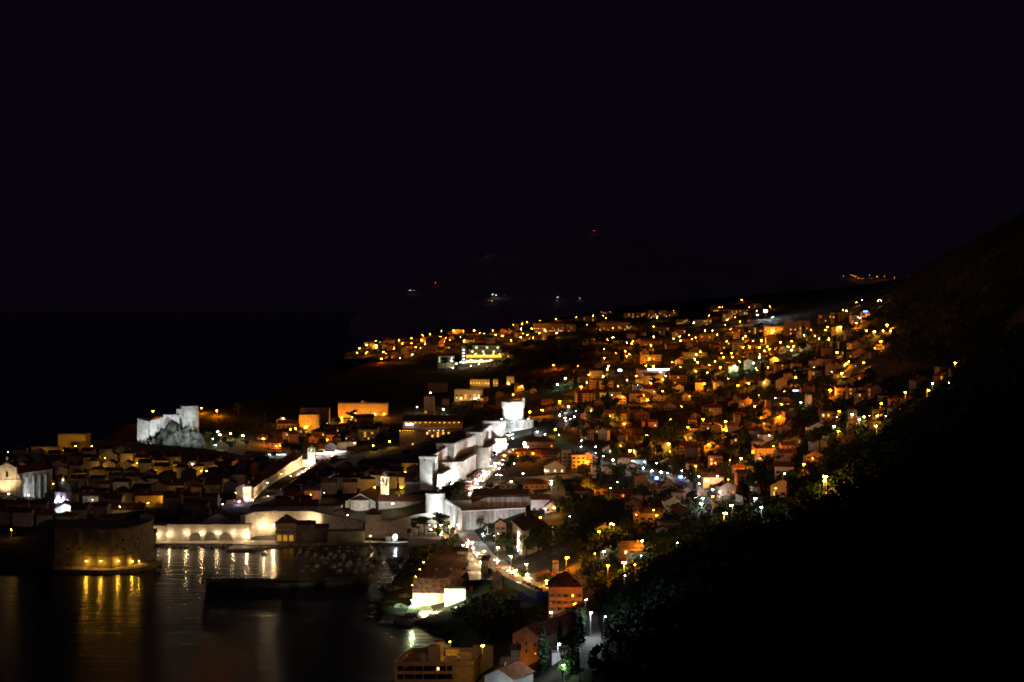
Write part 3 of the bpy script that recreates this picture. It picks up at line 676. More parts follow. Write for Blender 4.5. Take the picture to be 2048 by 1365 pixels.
# ---- arcaded harbour wall
t = thing('arcaded_wall', 'low harbour wall with three lamp-lit arches above the quay', 'city wall', (-222, 1270, 2))
def arcade(x0, x1, yf, z0, z1, arches, dep):
    mb = MB(); cur = x0
    for xc, w, h in arches:
        mb.box(cur, xc-w/2, yf, yf+dep, z0, z1); n = 10
        for i in range(n):
            u0, u1 = -1+2*i/n, -1+2*(i+1)/n; um = (u0+u1)/2; zz = z0 + h - w/2 + w/2*math.sqrt(1-um*um)
            mb.box(xc+u0*w/2, xc+u1*w/2, yf, yf+dep, zz, z1)
        cur = xc + w/2
    mb.box(cur, x1, yf, yf+dep, z0, z1); mb.box(x0, x1, yf+dep, yf+dep+3, z0, z1-.2); return mb
DA = 1266
arch = [(X(390, DA), W_(24, DA), 6.2), (X(420, DA), W_(26, DA), 6.6), (X(451, DA), W_(26, DA), 6.6)]
wpart(t, 'wall', arcade(X(335, DA), X(500, DA), DA, 1.9, 13.6, arch, 3.5), M['stone'])
wpart(t, 'coping', MB().box(X(335, DA)-.2, X(500, DA)+.2, DA-.3, DA+6.8, 13.62, 14.2), M['stone'])
FP.append((-224, 1270, 62, 9, 0))
for px in (373, 404, 435, 467): wall_lamp(X(px, DA), DA-.4, Z(1066, DA), 'v', 'm', 'warm lamp between the arches of the harbour wall', pk=.5, group='lamps of the harbour arcade')
t = dhouse(291, 334, 1053, 1086, 1264, 'f', 'stone', d=14, label='stone gatehouse block at the end of the arcaded harbour wall', cat='gatehouse', name='gatehouse', win='f', nu=3, nv=1, size='s')
for px, py in ((292, 1072), (314, 1070), (337, 1070)): wall_lamp(X(px, 1262), 1263.4 if px < 335 else 1265.5, Z(py, 1262), 'v', 'm', 'bright warm lamp on the gatehouse by the harbour', pk=.7, group='lamps of the harbour gatehouse')
dhouse(294, 312, 1066, 1086, 1256, 's', 'stone', d=5, tile='tile3', label='tiny red-roofed hut leaning on the harbour gatehouse', rise=2.5, chimney=False)
# ---- big curved harbour wall, square tower, pale wall to the east
t = thing('city_wall', 'tall plain wall curving behind the harbour house, lit warm by twin lamps', 'city wall', (-150, 1290, 2))
wall_run(t, 'wall', [(-199, 1268, 0, 20.5), (-194, 1284, 0, 21.3), (-176, 1291, 0, 21.2), (-150, 1292, 0, 20.8), (-130, 1288, 0, 17.5), (-111, 1284, 0, 14)], 4, M['stone'])
for px, py in ((502, 1063), (530, 1051), (548, 1051)):
    wall_lamp(X(px, 1285), 1282.5 if px > 505 else 1266, Z(py, 1283), 'v', 'b', 'bright warm lamp on the tall wall behind the harbour house', pk=.75, group='twin lamps of the tall harbour wall')
t = thing('square_tower', 'square wall tower with pyramid roof beside the pale wall', 'tower', (-104, 1284, 5))
x0, x1 = X(731, 1278), X(760, 1278)
wpart(t, 'shaft', MB().loft([([(x0-.8, 1277), (x1+.8, 1277), (x1+.8, 1290), (x0-.8, 1290)], 0), ([(x0, 1278), (x1, 1278), (x1, 1289), (x0, 1289)], Z(1030, 1278))]), M['stone'])
zt = Z(1030, 1278); xm = (x0+x1)/2
wpart(t, 'roof', MB().add([(x0-.8, 1277.2, zt+.05), (x1+.8, 1277.2, zt+.05), (x1+.8, 1290, zt+.05), (x0-.8, 1290, zt+.05), (xm, 1283.5, zt+4.6)], [(3,2,1,0),(0,1,4),(1,2,4),(2,3,4),(3,0,4)]), M['tile2'])
FP.append((xm, 1284, 13, 13, 0))
t = thing('city_wall', 'pale grey wall dipping and rising between the square tower and the pines', 'city wall', (-84, 1274, 2))
wall_run(t, 'wall', [(-98, 1280, 0, 15.5), (-90, 1278, 0, 15.2), (-82, 1275, 0, 17.5), (-70, 1268, 0, 21.5), (-62, 1264, 0, 23)], 3.4, M['stone'])
street_lamp_at(-85, 1262, 2, 5, 'w', 'm', 'on the slip below the pale wall', pk=2.4); street_lamp_at(-104, 1262, 2, 4.5, 'v', 's', 'on the slip below the pale wall')
for i, (px, py, ww) in enumerate(((776, 1082, 10), (790, 1081, 9))):
    dhouse(px-5, px+5, py-9, py+2, 1262, 'g', 'grey', d=5, rise=1.6, chimney=False, label=['grey net shed on the slip nearest the square tower', 'smaller pale shed on the slip under the pines'][i], cat='shed', name='shed', depth=3)
# ---- harbour house and its neighbours
t = dhouse(551, 591, 1047, 1085, 1262, 'h', 'cream', d=13, rise=5.5, tile='tile2', label='two-storey harbour house with hip roof and lit glazed arches', cat='harbour house', name='harbour_house')
for i in range(3): link('arched_window', window_mesh(3.0, 4.2, M['Dv']), t, (-4.6+i*4.4, -6.5, 1.0))
for i in range(3): link('window', wmesh('d', 's'), t, (-4+i*4, -6.5, 10))
wb = MB().box(-8, 8, -8, -6.55, 7.4, 7.8); part(t, 'canopy', wb, M['tile2'])
dhouse(593, 628, 1050, 1086, 1266, 's', 'dim_stone', d=14, tile='tile2', label='dark stone boathouse right against the harbour house', rise=2.2, cat='boathouse', name='boathouse')
dhouse(629, 655, 1056, 1086, 1268, 's', 'dim_stone', d=10, tile='tile2', label='low dark boathouse at the foot of the tall wall', rise=2.2, cat='boathouse', name='boathouse')
dhouse(655, 729, 1064, 1090, 1264, 'f', 'dim_stone', d=9, label='long dim flat-topped customs wall with small windows above the moored boats', win='f', nu=5, nv=1, size='s', cat='building', name='long_building')
flood(X(628, 1280), 1281, Z(1046, 1281), X(622, 1292), 1294, 16, 'v', 2600, 120, 'small warm floodlight behind the boathouse roofs', group=None)
# ---- long roof behind the wall, monastery church and belfry
dhouse(549, 634, 1013, 1030, 1318, 's', 'stone', d=15, rise=4.2, tile='tile2', win='f', nu=6, nv=1, size='s', label='long dark-roofed building with a row of tiny windows above the harbour wall', cat='building', name='long_building')
dhouse(500, 549, 1015, 1030, 1322, 'f', 'stone', d=12, label='plain pale block between the clock tower and the long dark roof', cat='building', name='stone_block')
dhouse(635, 682, 1014, 1032, 1318, 'f', 'stone', d=12, label='plain pale block at the end of the long dark roof', cat='building', name='stone_block', win='f', nu=2, nv=1, size='s')
dhouse(668, 692, 1026, 1036, 1300, 'g', 'white', d=10, label='little white gable tucked under the monastery church', rise=2.4)
t = dhouse(696, 757, 1004, 1036, 1350, 'g', 'stone', d=46, rise=6.5, rz=-0.10, tile='tile2', label='monastery church with tall polygonal floodlit apse', cat='church', name='monastery_church')
ap = MB(); pts_ = [(23, -8), (27.5, -7), (30, -3), (30, 3), (27.5, 7), (23, 8)]
ap.loft([(pts_, -8), (pts_, Z(1004, 1335)-Z(1036, 1350))]); part(t, 'apse', ap, M['stone'])
ar = MB(); hz = Z(1004, 1335)-Z(1036, 1350)+.05; ar.add([(a, b_, hz) for a, b_ in pts_] + [(23.1, 0, hz+3.4)], [(5,4,3,2,1,0)] + [(i, i+1, 6) for i in range(5)] + [(5, 0, 6)]); part(t, 'apse_roof', ar, M['tile2'])
flood(X(735, 1300), 1302, 15, X(735, 1335), 1335, 24, 'w', 9000, 90, 'white floodlight below the monastery apse')
flood(X(694, 1310), 1312, 15, X(700, 1350), 1350, 24, 'v', 3800, 90, 'warm floodlight beside the monastery nave')
dhouse(757, 852, 1003, 1034, 1345, 's', 'stone', d=14, rise=4.2, tile='tile', win='f', nu=7, nv=2, lit=.15, litc='y', label='long monastery wing with two lit windows at its end', cat='monastery', name='monastery_wing')
street_lamp_at(X(785, 1333), 1334, Z(1012, 1333)-3, 5, 'v', 'm', 'beside the monastery bell tower')
def belfry(name, label, px, D, zb, y_shaft, y_bel, y_top, w, wall, dome='dark', lit=None, cap='lead'):
    x = X(px, D); t = thing(name, label, 'bell tower', (x, D, zb)); zs_, zbf, ztop = Z(y_shaft, D)-zb, Z(y_bel, D)-zb, Z(y_top, D)-zb
    part(t, 'shaft', MB().box(-w/2, w/2, -w/2, w/2, -8, zs_), wall)
    part(t, 'cornice', MB().box(-w/2-.35, w/2+.35, -w/2-.35, w/2+.35, zs_, zs_+.5), wall)
    bf = MB(); q = w*.42; a = q*.34
    for sx in (-1, 1):
        for sy in (-1, 1): bf.box(sx*q-a/2, sx*q+a/2, sy*q-a/2, sy*q+a/2, zs_+.5, zbf)
    bf.box(-a/2, a/2, -q-a/2, -q+a/2, zs_+.5, zbf); bf.box(q-a/2, q+a/2, -a/2, a/2, zs_+.5, zbf)
    bf.box(-q-a/2, q+a/2, -q-a/2, q+a/2, zbf, zbf+.5); bf.box(-q*.4, q*.4, -q*.4, q*.4, zs_+.5, zbf-.2)
    part(t, 'belfry', bf, wall); r = q
    part(t, 'dome', MB().circ(0, 0, [(r, zbf+.5), (r*.95, zbf+.5+(ztop-zbf)*.3), (r*.6, zbf+.5+(ztop-zbf)*.62), (r*.16, zbf+.5+(ztop-zbf)*.8), (.06, ztop+1)], 8, a0=.39), M[cap])
    FP.append((x, D, w, w, 0)); return t
t = belfry('bell_tower', 'white-lit monastery bell tower with arched openings and small dome', 770, 1372, 20, 972, 955, 940, 6.6, M['white'])
for zz in (980, 996): link('arched_opening', window_mesh(1.6, 3.2, M['Wy']), t, (0, -3.1, Z(zz, 1372)-20))
flood(X(764, 1364), 1362, 34, X(770, 1372), 1369, 46, 'v', 1700, 100, 'small warm floodlight at the monastery bell tower'); flood(X(775, 1362), 1360, 26, X(770, 1372), 1369, 33, 'v', 2000, 110, 'second small warm floodlight at the monastery bell tower')
for q_, (a, b_) in enumerate(((195, 930), (130, 1035), (125, 1088))):
    px, py = R(3, a, b_); street_lamp_at(X(px, 1440 - q_*25), 1440 - q_*25, Z(py, 1440-q_*25)-6, 6, 'y', 'm', 'in the lane behind the monastery')
for px0, px1, pye, pyb, D in ((788, 806, 966, 978, 1440), (806, 823, 945, 966, 1465), (818, 833, 925, 950, 1490)):
    dhouse(px0, px1, pye, pyb, D, 'f', 'ochre', d=9, label=None)
# ---- gate tower and square fort
t = thing('gate_tower', 'white floodlit half-round gate tower above the dark pines', 'tower', (X(869, 1262), 1270, 16))
r = W_(38, 1262)/2
pts_ = [(-r, 10)] + [(-r*math.cos(a), -r*math.sin(a)*.8) for a in np.linspace(0, math.pi, 13)] + [(r, 10)]
sc8 = lambda k: [(a*k, b_*k) for a, b_ in pts_]
part(t, 'shaft', MB().loft([(sc8(1.22), -6), (sc8(1.02), 6), (sc8(1.0), Z(995, 1262)-16)]), M['stone'])
part(t, 'crown', MB().loft([(sc8(1.03), Z(995, 1262)-15.98), (sc8(1.06), Z(989, 1262)-16)]), M['stone']); FP.append((X(869, 1262), 1268, 17, 16, 0))
flood(X(882, 1240), 1238, 17, X(872, 1260), 1258, 32, 'w', 11000, 90, 'white floodlight at the foot of the gate tower'); flood(X(858, 1240), 1240, 17, X(864, 1260), 1258, 30, 'w', 5000, 90, 'second white floodlight at the foot of the gate tower')
t = thing('square_fort', 'massive square fort with streaked walls and a white string course', 'fort', (-15, 1235, 10))
lo = [(-35, 1205), (9.5, 1224), (12, 1272), (-50, 1266)]
zt = Z(1024, 1205)
wpart(t, 'lower_wall', MB().loft([(scale_ring(lo, 1.05, -16, 1240), 2), (lo, zt)]), M['stone_streak'])
wpart(t, 'string_course', MB().loft([(scale_ring(lo, 1.012, -16, 1240), zt), (scale_ring(lo, 1.012, -16, 1240), zt+.6)]), M['white'])
up = [(X(943, 1229), 1229), (X(975, 1227), 1227), (X(1062, 1236), 1236), (16, 1276), (-30, 1276)]
wpart(t, 'upper_wall', MB().loft([(up, zt+.6), (up, [Z(1006, 1229), Z(995, 1227), Z(994, 1236), Z(994, 1236), Z(1000, 1236)])]), M['stone_streak'])
merlons(t, (-49, 1263), (-36, 1208), zt+.6, zt+.6, M['stone'], 9, 3.2, 1.5, .9)
wpart(t, 'roof', MB().loft([(scale_ring(up, .96, -7, 1252), Z(994, 1236)-.5), (scale_ring(up, .9, -7, 1252), Z(994, 1236)+1.6)]), M['tile2'])
FP.append((-17, 1238, 62, 62, 0))
flood(-58, 1222, 16, -45, 1240, 26, 'w', 12000, 110, 'white floodlight on the bridge side of the square fort'); flood(-50, 1204, 15, -38, 1212, 24, 'w', 5000, 110, 'second white floodlight on the bridge side of the square fort')
flood(-20, 1180, 15, -12, 1214, 26, 'w', 6000, 110, 'white floodlight facing the streaked front of the square fort'); flood(5, 1196, 20, 2, 1222, 28, 'w', 3500, 110, 'second white floodlight facing the streaked front of the square fort')
dhouse(1062, 1100, 1000, 1032, 1222, 's', 'white', d=12, rise=3.2, win='f', nu=3, nv=2, label='tall white house built against the square fort', lit=0); dhouse(1090, 1112, 1014, 1034, 1205, 'g', 'white', d=8, rise=3, win='f', nu=2, nv=2, label='small white gabled house with a bright lit veranda', lit=.3, litc='w')
street_lamp_at(X(1092, 1196), 1196, float(terr(X(1092, 1196), 1196)), 5, 'w', 'm', 'by the white houses behind the square fort')
# ---- north land wall, its towers and the round crown tower
t = thing('land_wall', 'white floodlit land wall climbing in steps to the round tower', 'city wall', (-35, 1450, 40))
AX = [(-66, 1334, 58.5), (-55, 1395, 62.5), (-33, 1470, 66), (-20, 1530, 70.5), (-8, 1580, 70)]
wall_run(t, 'curtain_wall', [(x, y, 36, z-2.5) for x, y, z in AX], 5, M['stone'])
for i in range(4):
    a, b_ = AX[i], AX[i+1]; merlons(t, (a[0]+2, a[1]), (b_[0]+2, b_[1]), a[2]-2.5, b_[2]-2.5, M['stone'], int((b_[1]-a[1])/5), 2.6, 1.1, .6)
for i, (px, py_t, py_b, D, w, dd) in enumerate(((857, 914, 960, 1332, 12, 12), (893, 888, 925, 1394, 14, 14), (950, 865, 900, 1468, 13, 14), (983, 843, 882, 1528, 15, 15))):
    tt = thing('wall_tower', ['lowest flared square tower of the floodlit land wall', 'second square tower up the floodlit land wall', 'third square tower up the floodlit land wall', 'uppermost square tower of the land wall next to the round tower'][i], 'tower', (X(px, D), D+dd/2, 36), -.12)
    zt, zb = Z(py_t, D)-36, Z(py_b, D)-36
    part(tt, 'shaft', MB().loft([([(-w/2, -dd/2), (w/2, -dd/2), (w/2, dd/2), (-w/2, dd/2)], -4), ([(-w/2, -dd/2), (w/2, -dd/2), (w/2, dd/2), (-w/2, dd/2)], zb+4), ([(-w/2-.2, -dd/2-.2), (w/2+.2, -dd/2-.2), (w/2+.2, dd/2), (-w/2-.2, dd/2)], zt-2), ([(-w/2-.9, -dd/2-.9), (w/2+.7, -dd/2-.9), (w/2+.7, dd/2), (-w/2-.9, dd/2)], zt)]), M['stone'])
    part(tt, 'platform', MB().box(-w/2-1, w/2+.8, -dd/2-1, dd/2, zt+.01, zt+.35), M['dim_stone']); FP.append((X(px, D), D+dd/2, w, dd, 0))
    link('embrasure', wmesh('d', 's'), tt, (-w*.15, -dd/2-.35, zt-3.2))
    fx, fy = X(px, D)+w/2+4.5, D-3; fz = float(terr(fx, fy))
    flood(fx + 2, fy-5, max(fz, Z(py_b, D)-9)+1, X(px, D)+w/2-2, D+2, 36+zt-3, 'w', 15000, 100, ['white floodlight under the lowest land-wall tower', 'white floodlight under the second land-wall tower', 'white floodlight under the third land-wall tower', 'white floodlight under the uppermost land-wall tower'][i], foot=3)
    flood(fx + 7, fy+24, max(float(terr(fx+7, fy+24)), zb+36-8)+1, X(px, D)+w/2+2, D+40, 36+zt-6, 'w', 10000, 120, ['white floodlight along the wall above the lowest tower', 'white floodlight along the wall above the second tower', 'white floodlight along the wall above the third tower', 'white floodlight along the wall by the round bastion'][i], foot=3)
# lower scarp wall with three rounded bastions
t = thing('scarp_wall', 'lower sloping scarp wall with three bastions below the land wall', 'city wall', (-30, 1430, 30))
SC = [(-56, 1328, 49), (-45, 1375, 52), (-34, 1425, 55), (-22, 1470, 57), (-12, 1520, 60), (0, 1572, 62)]
wall_run(t, 'scarp', [(x, y, 24, z-4) for x, y, z in SC], 4, M['stone'])
for px0, px1, pyt, pyb, D in ((874, 928, 925, 962, 1358), (947, 977, 896, 926, 1432), (985, 1012, 878, 905, 1500)):
    xa, xb = X(px0, D), X(px1, D); rr = (xb-xa)/2; cx_ = (xa+xb)/2
    ring = lambda k: [(cx_ + rr*k*math.cos(a), D + rr*.9 + rr*k*.9*math.sin(a)) for a in np.linspace(math.pi*.95, math.pi*2.3, 14)]
    wpart(t, 'bastion', MB().loft([(ring(1.28), Z(pyb, D)-8), (ring(1.02), Z(pyt, D)-.6), (ring(1.04), Z(pyt, D)-.4), (ring(1.04), Z(pyt, D))]), M['stone'])
    flood(cx_+rr*1.2+8, D-13, float(terr(cx_+rr+8, D-13))+2, cx_+2, D+2, Z(pyt, D)-6, 'w', 4200, 110, f'white floodlight in the grass before the {"lowest" if D < 1400 else "middle" if D < 1450 else "upper"} bastion', foot=2)
t = thing('round_tower', 'brilliant white round crown tower on its stepped bastion', 'tower', (X(1031, 1600), 1602, 45))
R0 = W_(73, 1585)/2
part(t, 'bastion', MB().circ(0, 2, [(R0*1.12, -12), (R0*1.02, Z(866, 1585)-45), (R0, Z(858, 1585)-45)], 28), M['stone'])
part(t, 'upper_bastion', MB().circ(0, 2, [(R0*1.012, Z(858, 1585)-44.98), (R0*1.0, Z(846, 1585)-45), (R0*1.03, Z(845, 1585)-45), (R0*1.03, Z(841, 1585)-45)], 28), M['stone_streak'])
r = W_(44, 1600)/2; zb = Z(842, 1600)-45
part(t, 'drum', MB().circ(-2.3, 3, [(r*.97, zb-3), (r*.95, zb+11)], 28), M['stone'])
part(t, 'crown', MB().circ(-2.3, 3, [(r*.95, zb+11.02), (r*1.06, zb+12.5), (r*1.08, zb+17.2)], 28), M['stone'])
mm = MB().box(-1.95, 1.95, -.5, .5, -.1, .7).mesh('merlon', M['stone'])
for k in range(16):
    a = k/16*2*math.pi
    if k in (11,): continue
    link('merlon', mm, t, (-2.3 + r*1.02*math.cos(a), 3 + r*1.02*math.sin(a), zb+17.2), a + math.pi/2)
part(t, 'corner_turret', MB().box(r*.82-2.3, r*1.05-2.3, -1, 1.5, zb+17.2, zb+21), M['stone'])
for a in (-2.3, -1.75, -1.2): link('embrasure', wmesh('d', 's'), t, (R0*1.02*math.cos(a), 2+R0*1.02*math.sin(a), Z(850, 1585)-45), a + math.pi/2)
FP.append((X(1031, 1600), 1602, 36, 36, 0))
zc = Z(841, 1585)
flood(X(1003, 1588), 1589, zc+.9, X(1026, 1600), 1596, zc+12, 'w', 5200, 120, 'glaring floodlight at the western side of the round tower'); flood(X(1057, 1588), 1587, zc+.9, X(1031, 1600), 1596, zc+12, 'w', 5200, 120, 'glaring floodlight at the road side of the round tower'); flood(X(1029, 1578), 1582.5, zc+.9, X(1030, 1600), 1594, zc+12, 'w', 3800, 140, 'glaring floodlight in front of the round tower')
flood(X(1020, 1545), 1548, 60, X(1030, 1585), 1585, 62, 'w', 9000, 120, 'white floodlight before the round bastion'); flood(X(1075, 1555), 1560, 60, X(1060, 1590), 1588, 62, 'w', 7000, 120, 'white floodlight at the road side of the round bastion')
for i, (x_, y_, tx_, ty_) in enumerate(((-24, 1318, -60, 1345), (-12, 1378, -48, 1400), (2, 1440, -28, 1462), (14, 1500, -16, 1520), (30, 1545, 4, 1586))):  # strong spots added to even out the light on the land wall
    flood(x_, y_, float(terr(x_, y_)) + 2, tx_, ty_, float(terr(tx_, ty_)) + 16, 'w', 23000, 78, ['strong added floodlight across the ditch from the lowest tower', 'strong added floodlight across the ditch from the second tower', 'strong added floodlight across the ditch from the third tower', 'strong added floodlight across the ditch from the uppermost tower', 'strong added floodlight on the roadside facing the round bastion'][i], foot=3)
# dim outer wall running from the bastion to the road
t = thing('outer_wall', 'dim grey wall between the round bastion and the steep road', 'city wall', (30, 1610, 50))
wall_run(t, 'wall', [(X(1070, 1590), 1592, 40, Z(857, 1592)), (X(1092, 1610), 1615, 40, Z(850, 1615)), (X(1115, 1640), 1640, 45, Z(844, 1640))], 3, M['dim_stone'])
# ---- dark inner side of the western wall
t = thing('west_wall', 'long unlit western wall running dark from the hill to the round tower', 'city wall', (-200, 1760, 15))
ww = [(150, 878, 1735), (270, 886, 1745), (420, 899, 1765), (540, 919, 1790), (640, 921, 1795), (700, 917, 1780), (770, 909, 1740), (840, 888, 1680), (900, 868, 1645), (960, 848, 1625), (1003, 838, 1610)]
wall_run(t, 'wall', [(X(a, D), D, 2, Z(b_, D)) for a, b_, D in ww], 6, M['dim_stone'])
for i in range(len(ww)-1):
    a, b_ = ww[i], ww[i+1]; merlons(t, (X(a[0], a[2]), a[2]-2), (X(b_[0], b_[2]), b_[2]-2), Z(a[1], a[2]), Z(b_[1], b_[2]), M['dim_stone'], 6, 2.5, 1.2, .8)
# ---- cliff-top fort on its rock
D = 1850; t = thing('cliff_fort', 'white floodlit fort stepping up a rock above the sea', 'fort', (X(340, D), D+15, 30))
z0 = 22
lowp = [(X(272, D), D+6), (X(297, D), D), (X(299, D), D+30), (X(274, D), D+30)]
wpart(t, 'sea_terrace', MB().loft([(lowp, z0-8), (lowp, [Z(838, D), Z(843, D), Z(843, D), Z(838, D)])]), M['stone'])
wpart(t, 'middle_wall', MB().loft([([(X(297.5, D), D+3), (X(326, D), D+2), (X(326, D), D+32), (X(297.5, D), D+32)], z0), ([(X(297.5, D), D+3), (X(326, D), D+2), (X(326, D), D+32), (X(297.5, D), D+32)], [Z(843, D), Z(835, D), Z(835, D), Z(843, D)])]), M['stone'])
wpart(t, 'upper_wall', MB().box(X(326.3, D), X(358, D), D+1, D+34, z0, Z(830, D)), M['stone'])
rr = W_(38, D)/2; cx_ = X(376, D)
tw = [(cx_ + rr*math.cos(a), D+rr*.8 + rr*.8*math.sin(a)) for a in np.linspace(0, 2*math.pi, 19)[:-1]]
wpart(t, 'great_tower', MB().loft([(scale_ring(tw, 1.08, cx_, D+rr*.8), z0-12), (tw, z0+16), (tw, Z(821, D))]), M['stone'])
wpart(t, 'tower_crown', MB().loft([(scale_ring(tw, .96, cx_, D+rr*.8), Z(821, D)+.02), (scale_ring(tw, .96, cx_, D+rr*.8), Z(813, D))]), M['stone'])
wpart(t, 'stair_turret', MB().box(X(352, D), X(366, D), D+3, D+16, z0, Z(819, D)), M['stone'])
for px, py, dy in ((334, 835, .8), (345, 834, .8), (356, 833, .8), (367, 832, -.4), (373, 818, .4), (391, 822, 4)): link('embrasure', wmesh('d', 's'), t, (X(px, D)-t.location.x, D+dy-t.location.y, Z(py, D)-30))
for px in (378, 386): part(t, 'buttress', MB().box(X(px, D)-t.location.x-.9, X(px, D)-t.location.x+.9, -17.5, -11, -18, Z(846, D)-30), M['dim_stone'])
def rock(name, label, x, y, z, rx, ry, rz_, seed, cat='rock', m='rock', n=26):
    r = np.random.default_rng(seed); u = np.linspace(0, 2*np.pi, n, endpoint=False); v = np.linspace(0.02, np.pi*.62, n//2); vs = []
    ph_ = r.uniform(0, 6.28, 12)
    for b_ in v:
        for a in u:
            k = 1 + .11*math.sin(3*a+ph_[0]+2*b_) + .09*math.sin(5*a-4*b_+ph_[1]) + .07*math.sin(9*a+7*b_+ph_[2]) + .06*math.sin(14*a-11*b_+ph_[3]) + r.uniform(-.05, .05)
            vs.append((rx*k*math.sin(b_)*math.cos(a), ry*k*math.sin(b_)*math.sin(a), rz_*k*math.cos(b_)))
    fs = [(i*n+k, (i+1)*n+k, (i+1)*n+(k+1) % n, i*n+(k+1) % n) for i in range(len(v)-1) for k in range(n)] + [tuple(range(n))]
    return tag(link(name, MB().add(vs, fs).mesh(name, M[m]), None, (x, y, z)), label, cat)
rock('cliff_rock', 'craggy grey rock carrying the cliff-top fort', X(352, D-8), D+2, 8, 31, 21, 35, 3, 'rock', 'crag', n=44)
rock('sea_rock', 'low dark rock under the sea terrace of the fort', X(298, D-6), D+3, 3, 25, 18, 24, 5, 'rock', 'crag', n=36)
flood(X(283, D-25), D-25, 17, X(288, D), D+4, 42, 'w', 11000, 100, 'white floodlight at the sea terrace of the cliff-top fort', foot=4); flood(X(294, D-22), D-22, 20, X(296, D), D+2, 38, 'w', 4000, 100, 'second white floodlight at the sea terrace of the cliff-top fort', foot=4)
flood(X(345, D-45), D-46, 24, X(352, D), D, 52, 'w', 20000, 80, 'white floodlight facing the upper wall of the cliff-top fort', foot=4); flood(X(392, D-42), D-42, 22, X(378, D), D, 50, 'w', 17000, 80, 'white floodlight facing the great tower of the cliff-top fort', foot=4)
flood(X(400, D-45), D-50, 14, X(372, D), D-15, 30, 'w', 2500, 90, 'white floodlight raking the rock under the fort', foot=4)
# ---- old town landmarks
D = 1450; cx_ = X(13.5, D)
t = thing('baroque_church', 'floodlit two-storey baroque church front topped by a cross', 'church', (cx_, D, Z(1000, D)))
zb = Z(1000, D); zc = Z(962, D)-zb; zu = Z(937, D)-zb; za = Z(926, D)-zb
part(t, 'lower_facade', MB().box(-13, 13, 0, 4, -6, zc), M['stone'])
part(t, 'cornice', MB().box(-13.5, 13.5, -.6, 4.4, zc, zc+.8), M['stone'])
part(t, 'upper_facade', MB().box(-8.4, 8.4, .3, 4, zc+.8, zu), M['stone'])
part(t, 'pediment', MB().add([(-9, y, zu) for y in (-.2, 4)] + [(9, y, zu) for y in (-.2, 4)] + [(0, y, za) for y in (-.2, 4)], [(0,2,4),(1,5,3),(0,4,5,1),(2,3,5,4),(0,1,3,2)]), M['stone'])
pl = MB().box(-.55, .55, -.45, .3, 0, zc).mesh('pilaster', M['stone']); pu = MB().box(-.5, .5, -.35, .3, 0, zu-zc-.8).mesh('pilaster', M['stone'])
for x in (-12.2, -8, -3.6, 3.6, 8, 12.2): link('pilaster', pl, t, (x, 0, 0))
for x in (-7.6, -3.6, 3.6, 7.6): link('pilaster', pu, t, (x, .3, zc+.8))
link('door', MB().box(-1.6, 1.6, -.2, .1, 0, 6).mesh('door', M['dark']), t, (0, 0, 0)); link('window', window_mesh(2.2, 5, M['glass']), t, (0, .3, zc+3))
for sx in (-1, 1): part(t, 'volute', MB().add([(sx*8.45, y, zc+.8) for y in (.6, 3.4)] + [(sx*12.4, y, zc+.8) for y in (.6, 3.4)] + [(sx*8.45, y, zc+6) for y in (.6, 3.4)], [(0,2,4),(1,5,3),(2,3,5,4),(0,1,3,2),(0,4,5,1)]), M['stone'])
for x in (-7, 4.5, 8.2): part(t, 'finial', MB().circ(x, 1.5, [(.4, zu), (.35, zu+1.6), (.1, zu+3)], 6), M['stone'])
part(t, 'cross', MB().box(-.25, .25, 1, 1.5, za-.5, za+5).box(-1.2, 1.2, 1.02, 1.48, za+3.2, za+3.7), M['white'])
nw = MB().gable_wall(44, 20, -6, zc+6, 5); part(t, 'nave', nw, M['stone'], (9, 25.5, 0), math.radians(66)); part(t, 'nave_roof', MB().gable_roof(44, 20, zc+6, 5), M['tile2'], (9, 25.5, 0), math.radians(66))
for u in (-15, -7, 1, 9): link('window', window_mesh(1.8, 4.5, M['glass']), t, (9 + u*math.cos(math.radians(66)) + 10*math.sin(math.radians(66)), 25.5 + u*math.sin(math.radians(66)) - 10*math.cos(math.radians(66)), zc-4), math.radians(66))
for u in (-19, -11, -3, 5, 13): part(t, 'buttress', MB().box(u-.6, u+.6, -11.6, -10.02, -5, zc+2), M['stone'], (9, 25.5, 0), math.radians(66))
FP.append((cx_+4, D+18, 34, 46, 0))
flood(cx_-3, D-14, zb+2, cx_, D, zb+18, 'v', 5500, 90, 'warm floodlight before the baroque church front', foot=3); flood(cx_+19, D-3, zb+4, cx_+20, D+12, zb+8, 'w', 3000, 120, 'cold floodlight on the flank of the baroque church', foot=3); flood(cx_+5, D-12, zb+6, cx_+4, D, zb+26, 'v', 3000, 70, 'second warm floodlight before the baroque church front', foot=6)
D = 1420; cx_ = X(126.5, D); zb = Z(1040, D)
t = thing('cathedral', 'cathedral with white-lit drum and dark lead dome', 'cathedral', (cx_, D, zb))
r = W_(33, D)/2
part(t, 'crossing', MB().box(-9, 9, -9, 9, -5, Z(1004, D)-zb-.6), M['stone'])
part(t, 'drum', MB().circ(0, 0, [(r, Z(1004, D)-zb-.6), (r*.98, Z(986, D)-zb)], 16), M['white'])
part(t, 'drum_cornice', MB().circ(0, 0, [(r*1.06, Z(986, D)-zb+.02), (r*1.08, Z(983, D)-zb)], 16), M['stone'])
zd = Z(983, D)-zb; part(t, 'dome', MB().circ(0, 0, [(r*.98, zd), (r*.93, zd+2.6), (r*.74, zd+5.4), (r*.44, zd+7.6), (r*.2, zd+8.6)], 16), M['lead'])
part(t, 'lantern_turret', MB().circ(0, 0, [(1.15, zd+8.6), (1.1, zd+11), (.9, zd+11.4), (.1, zd+13.6)], 8), M['white'])
wd = window_mesh(1.1, 3.4, M['glass'])
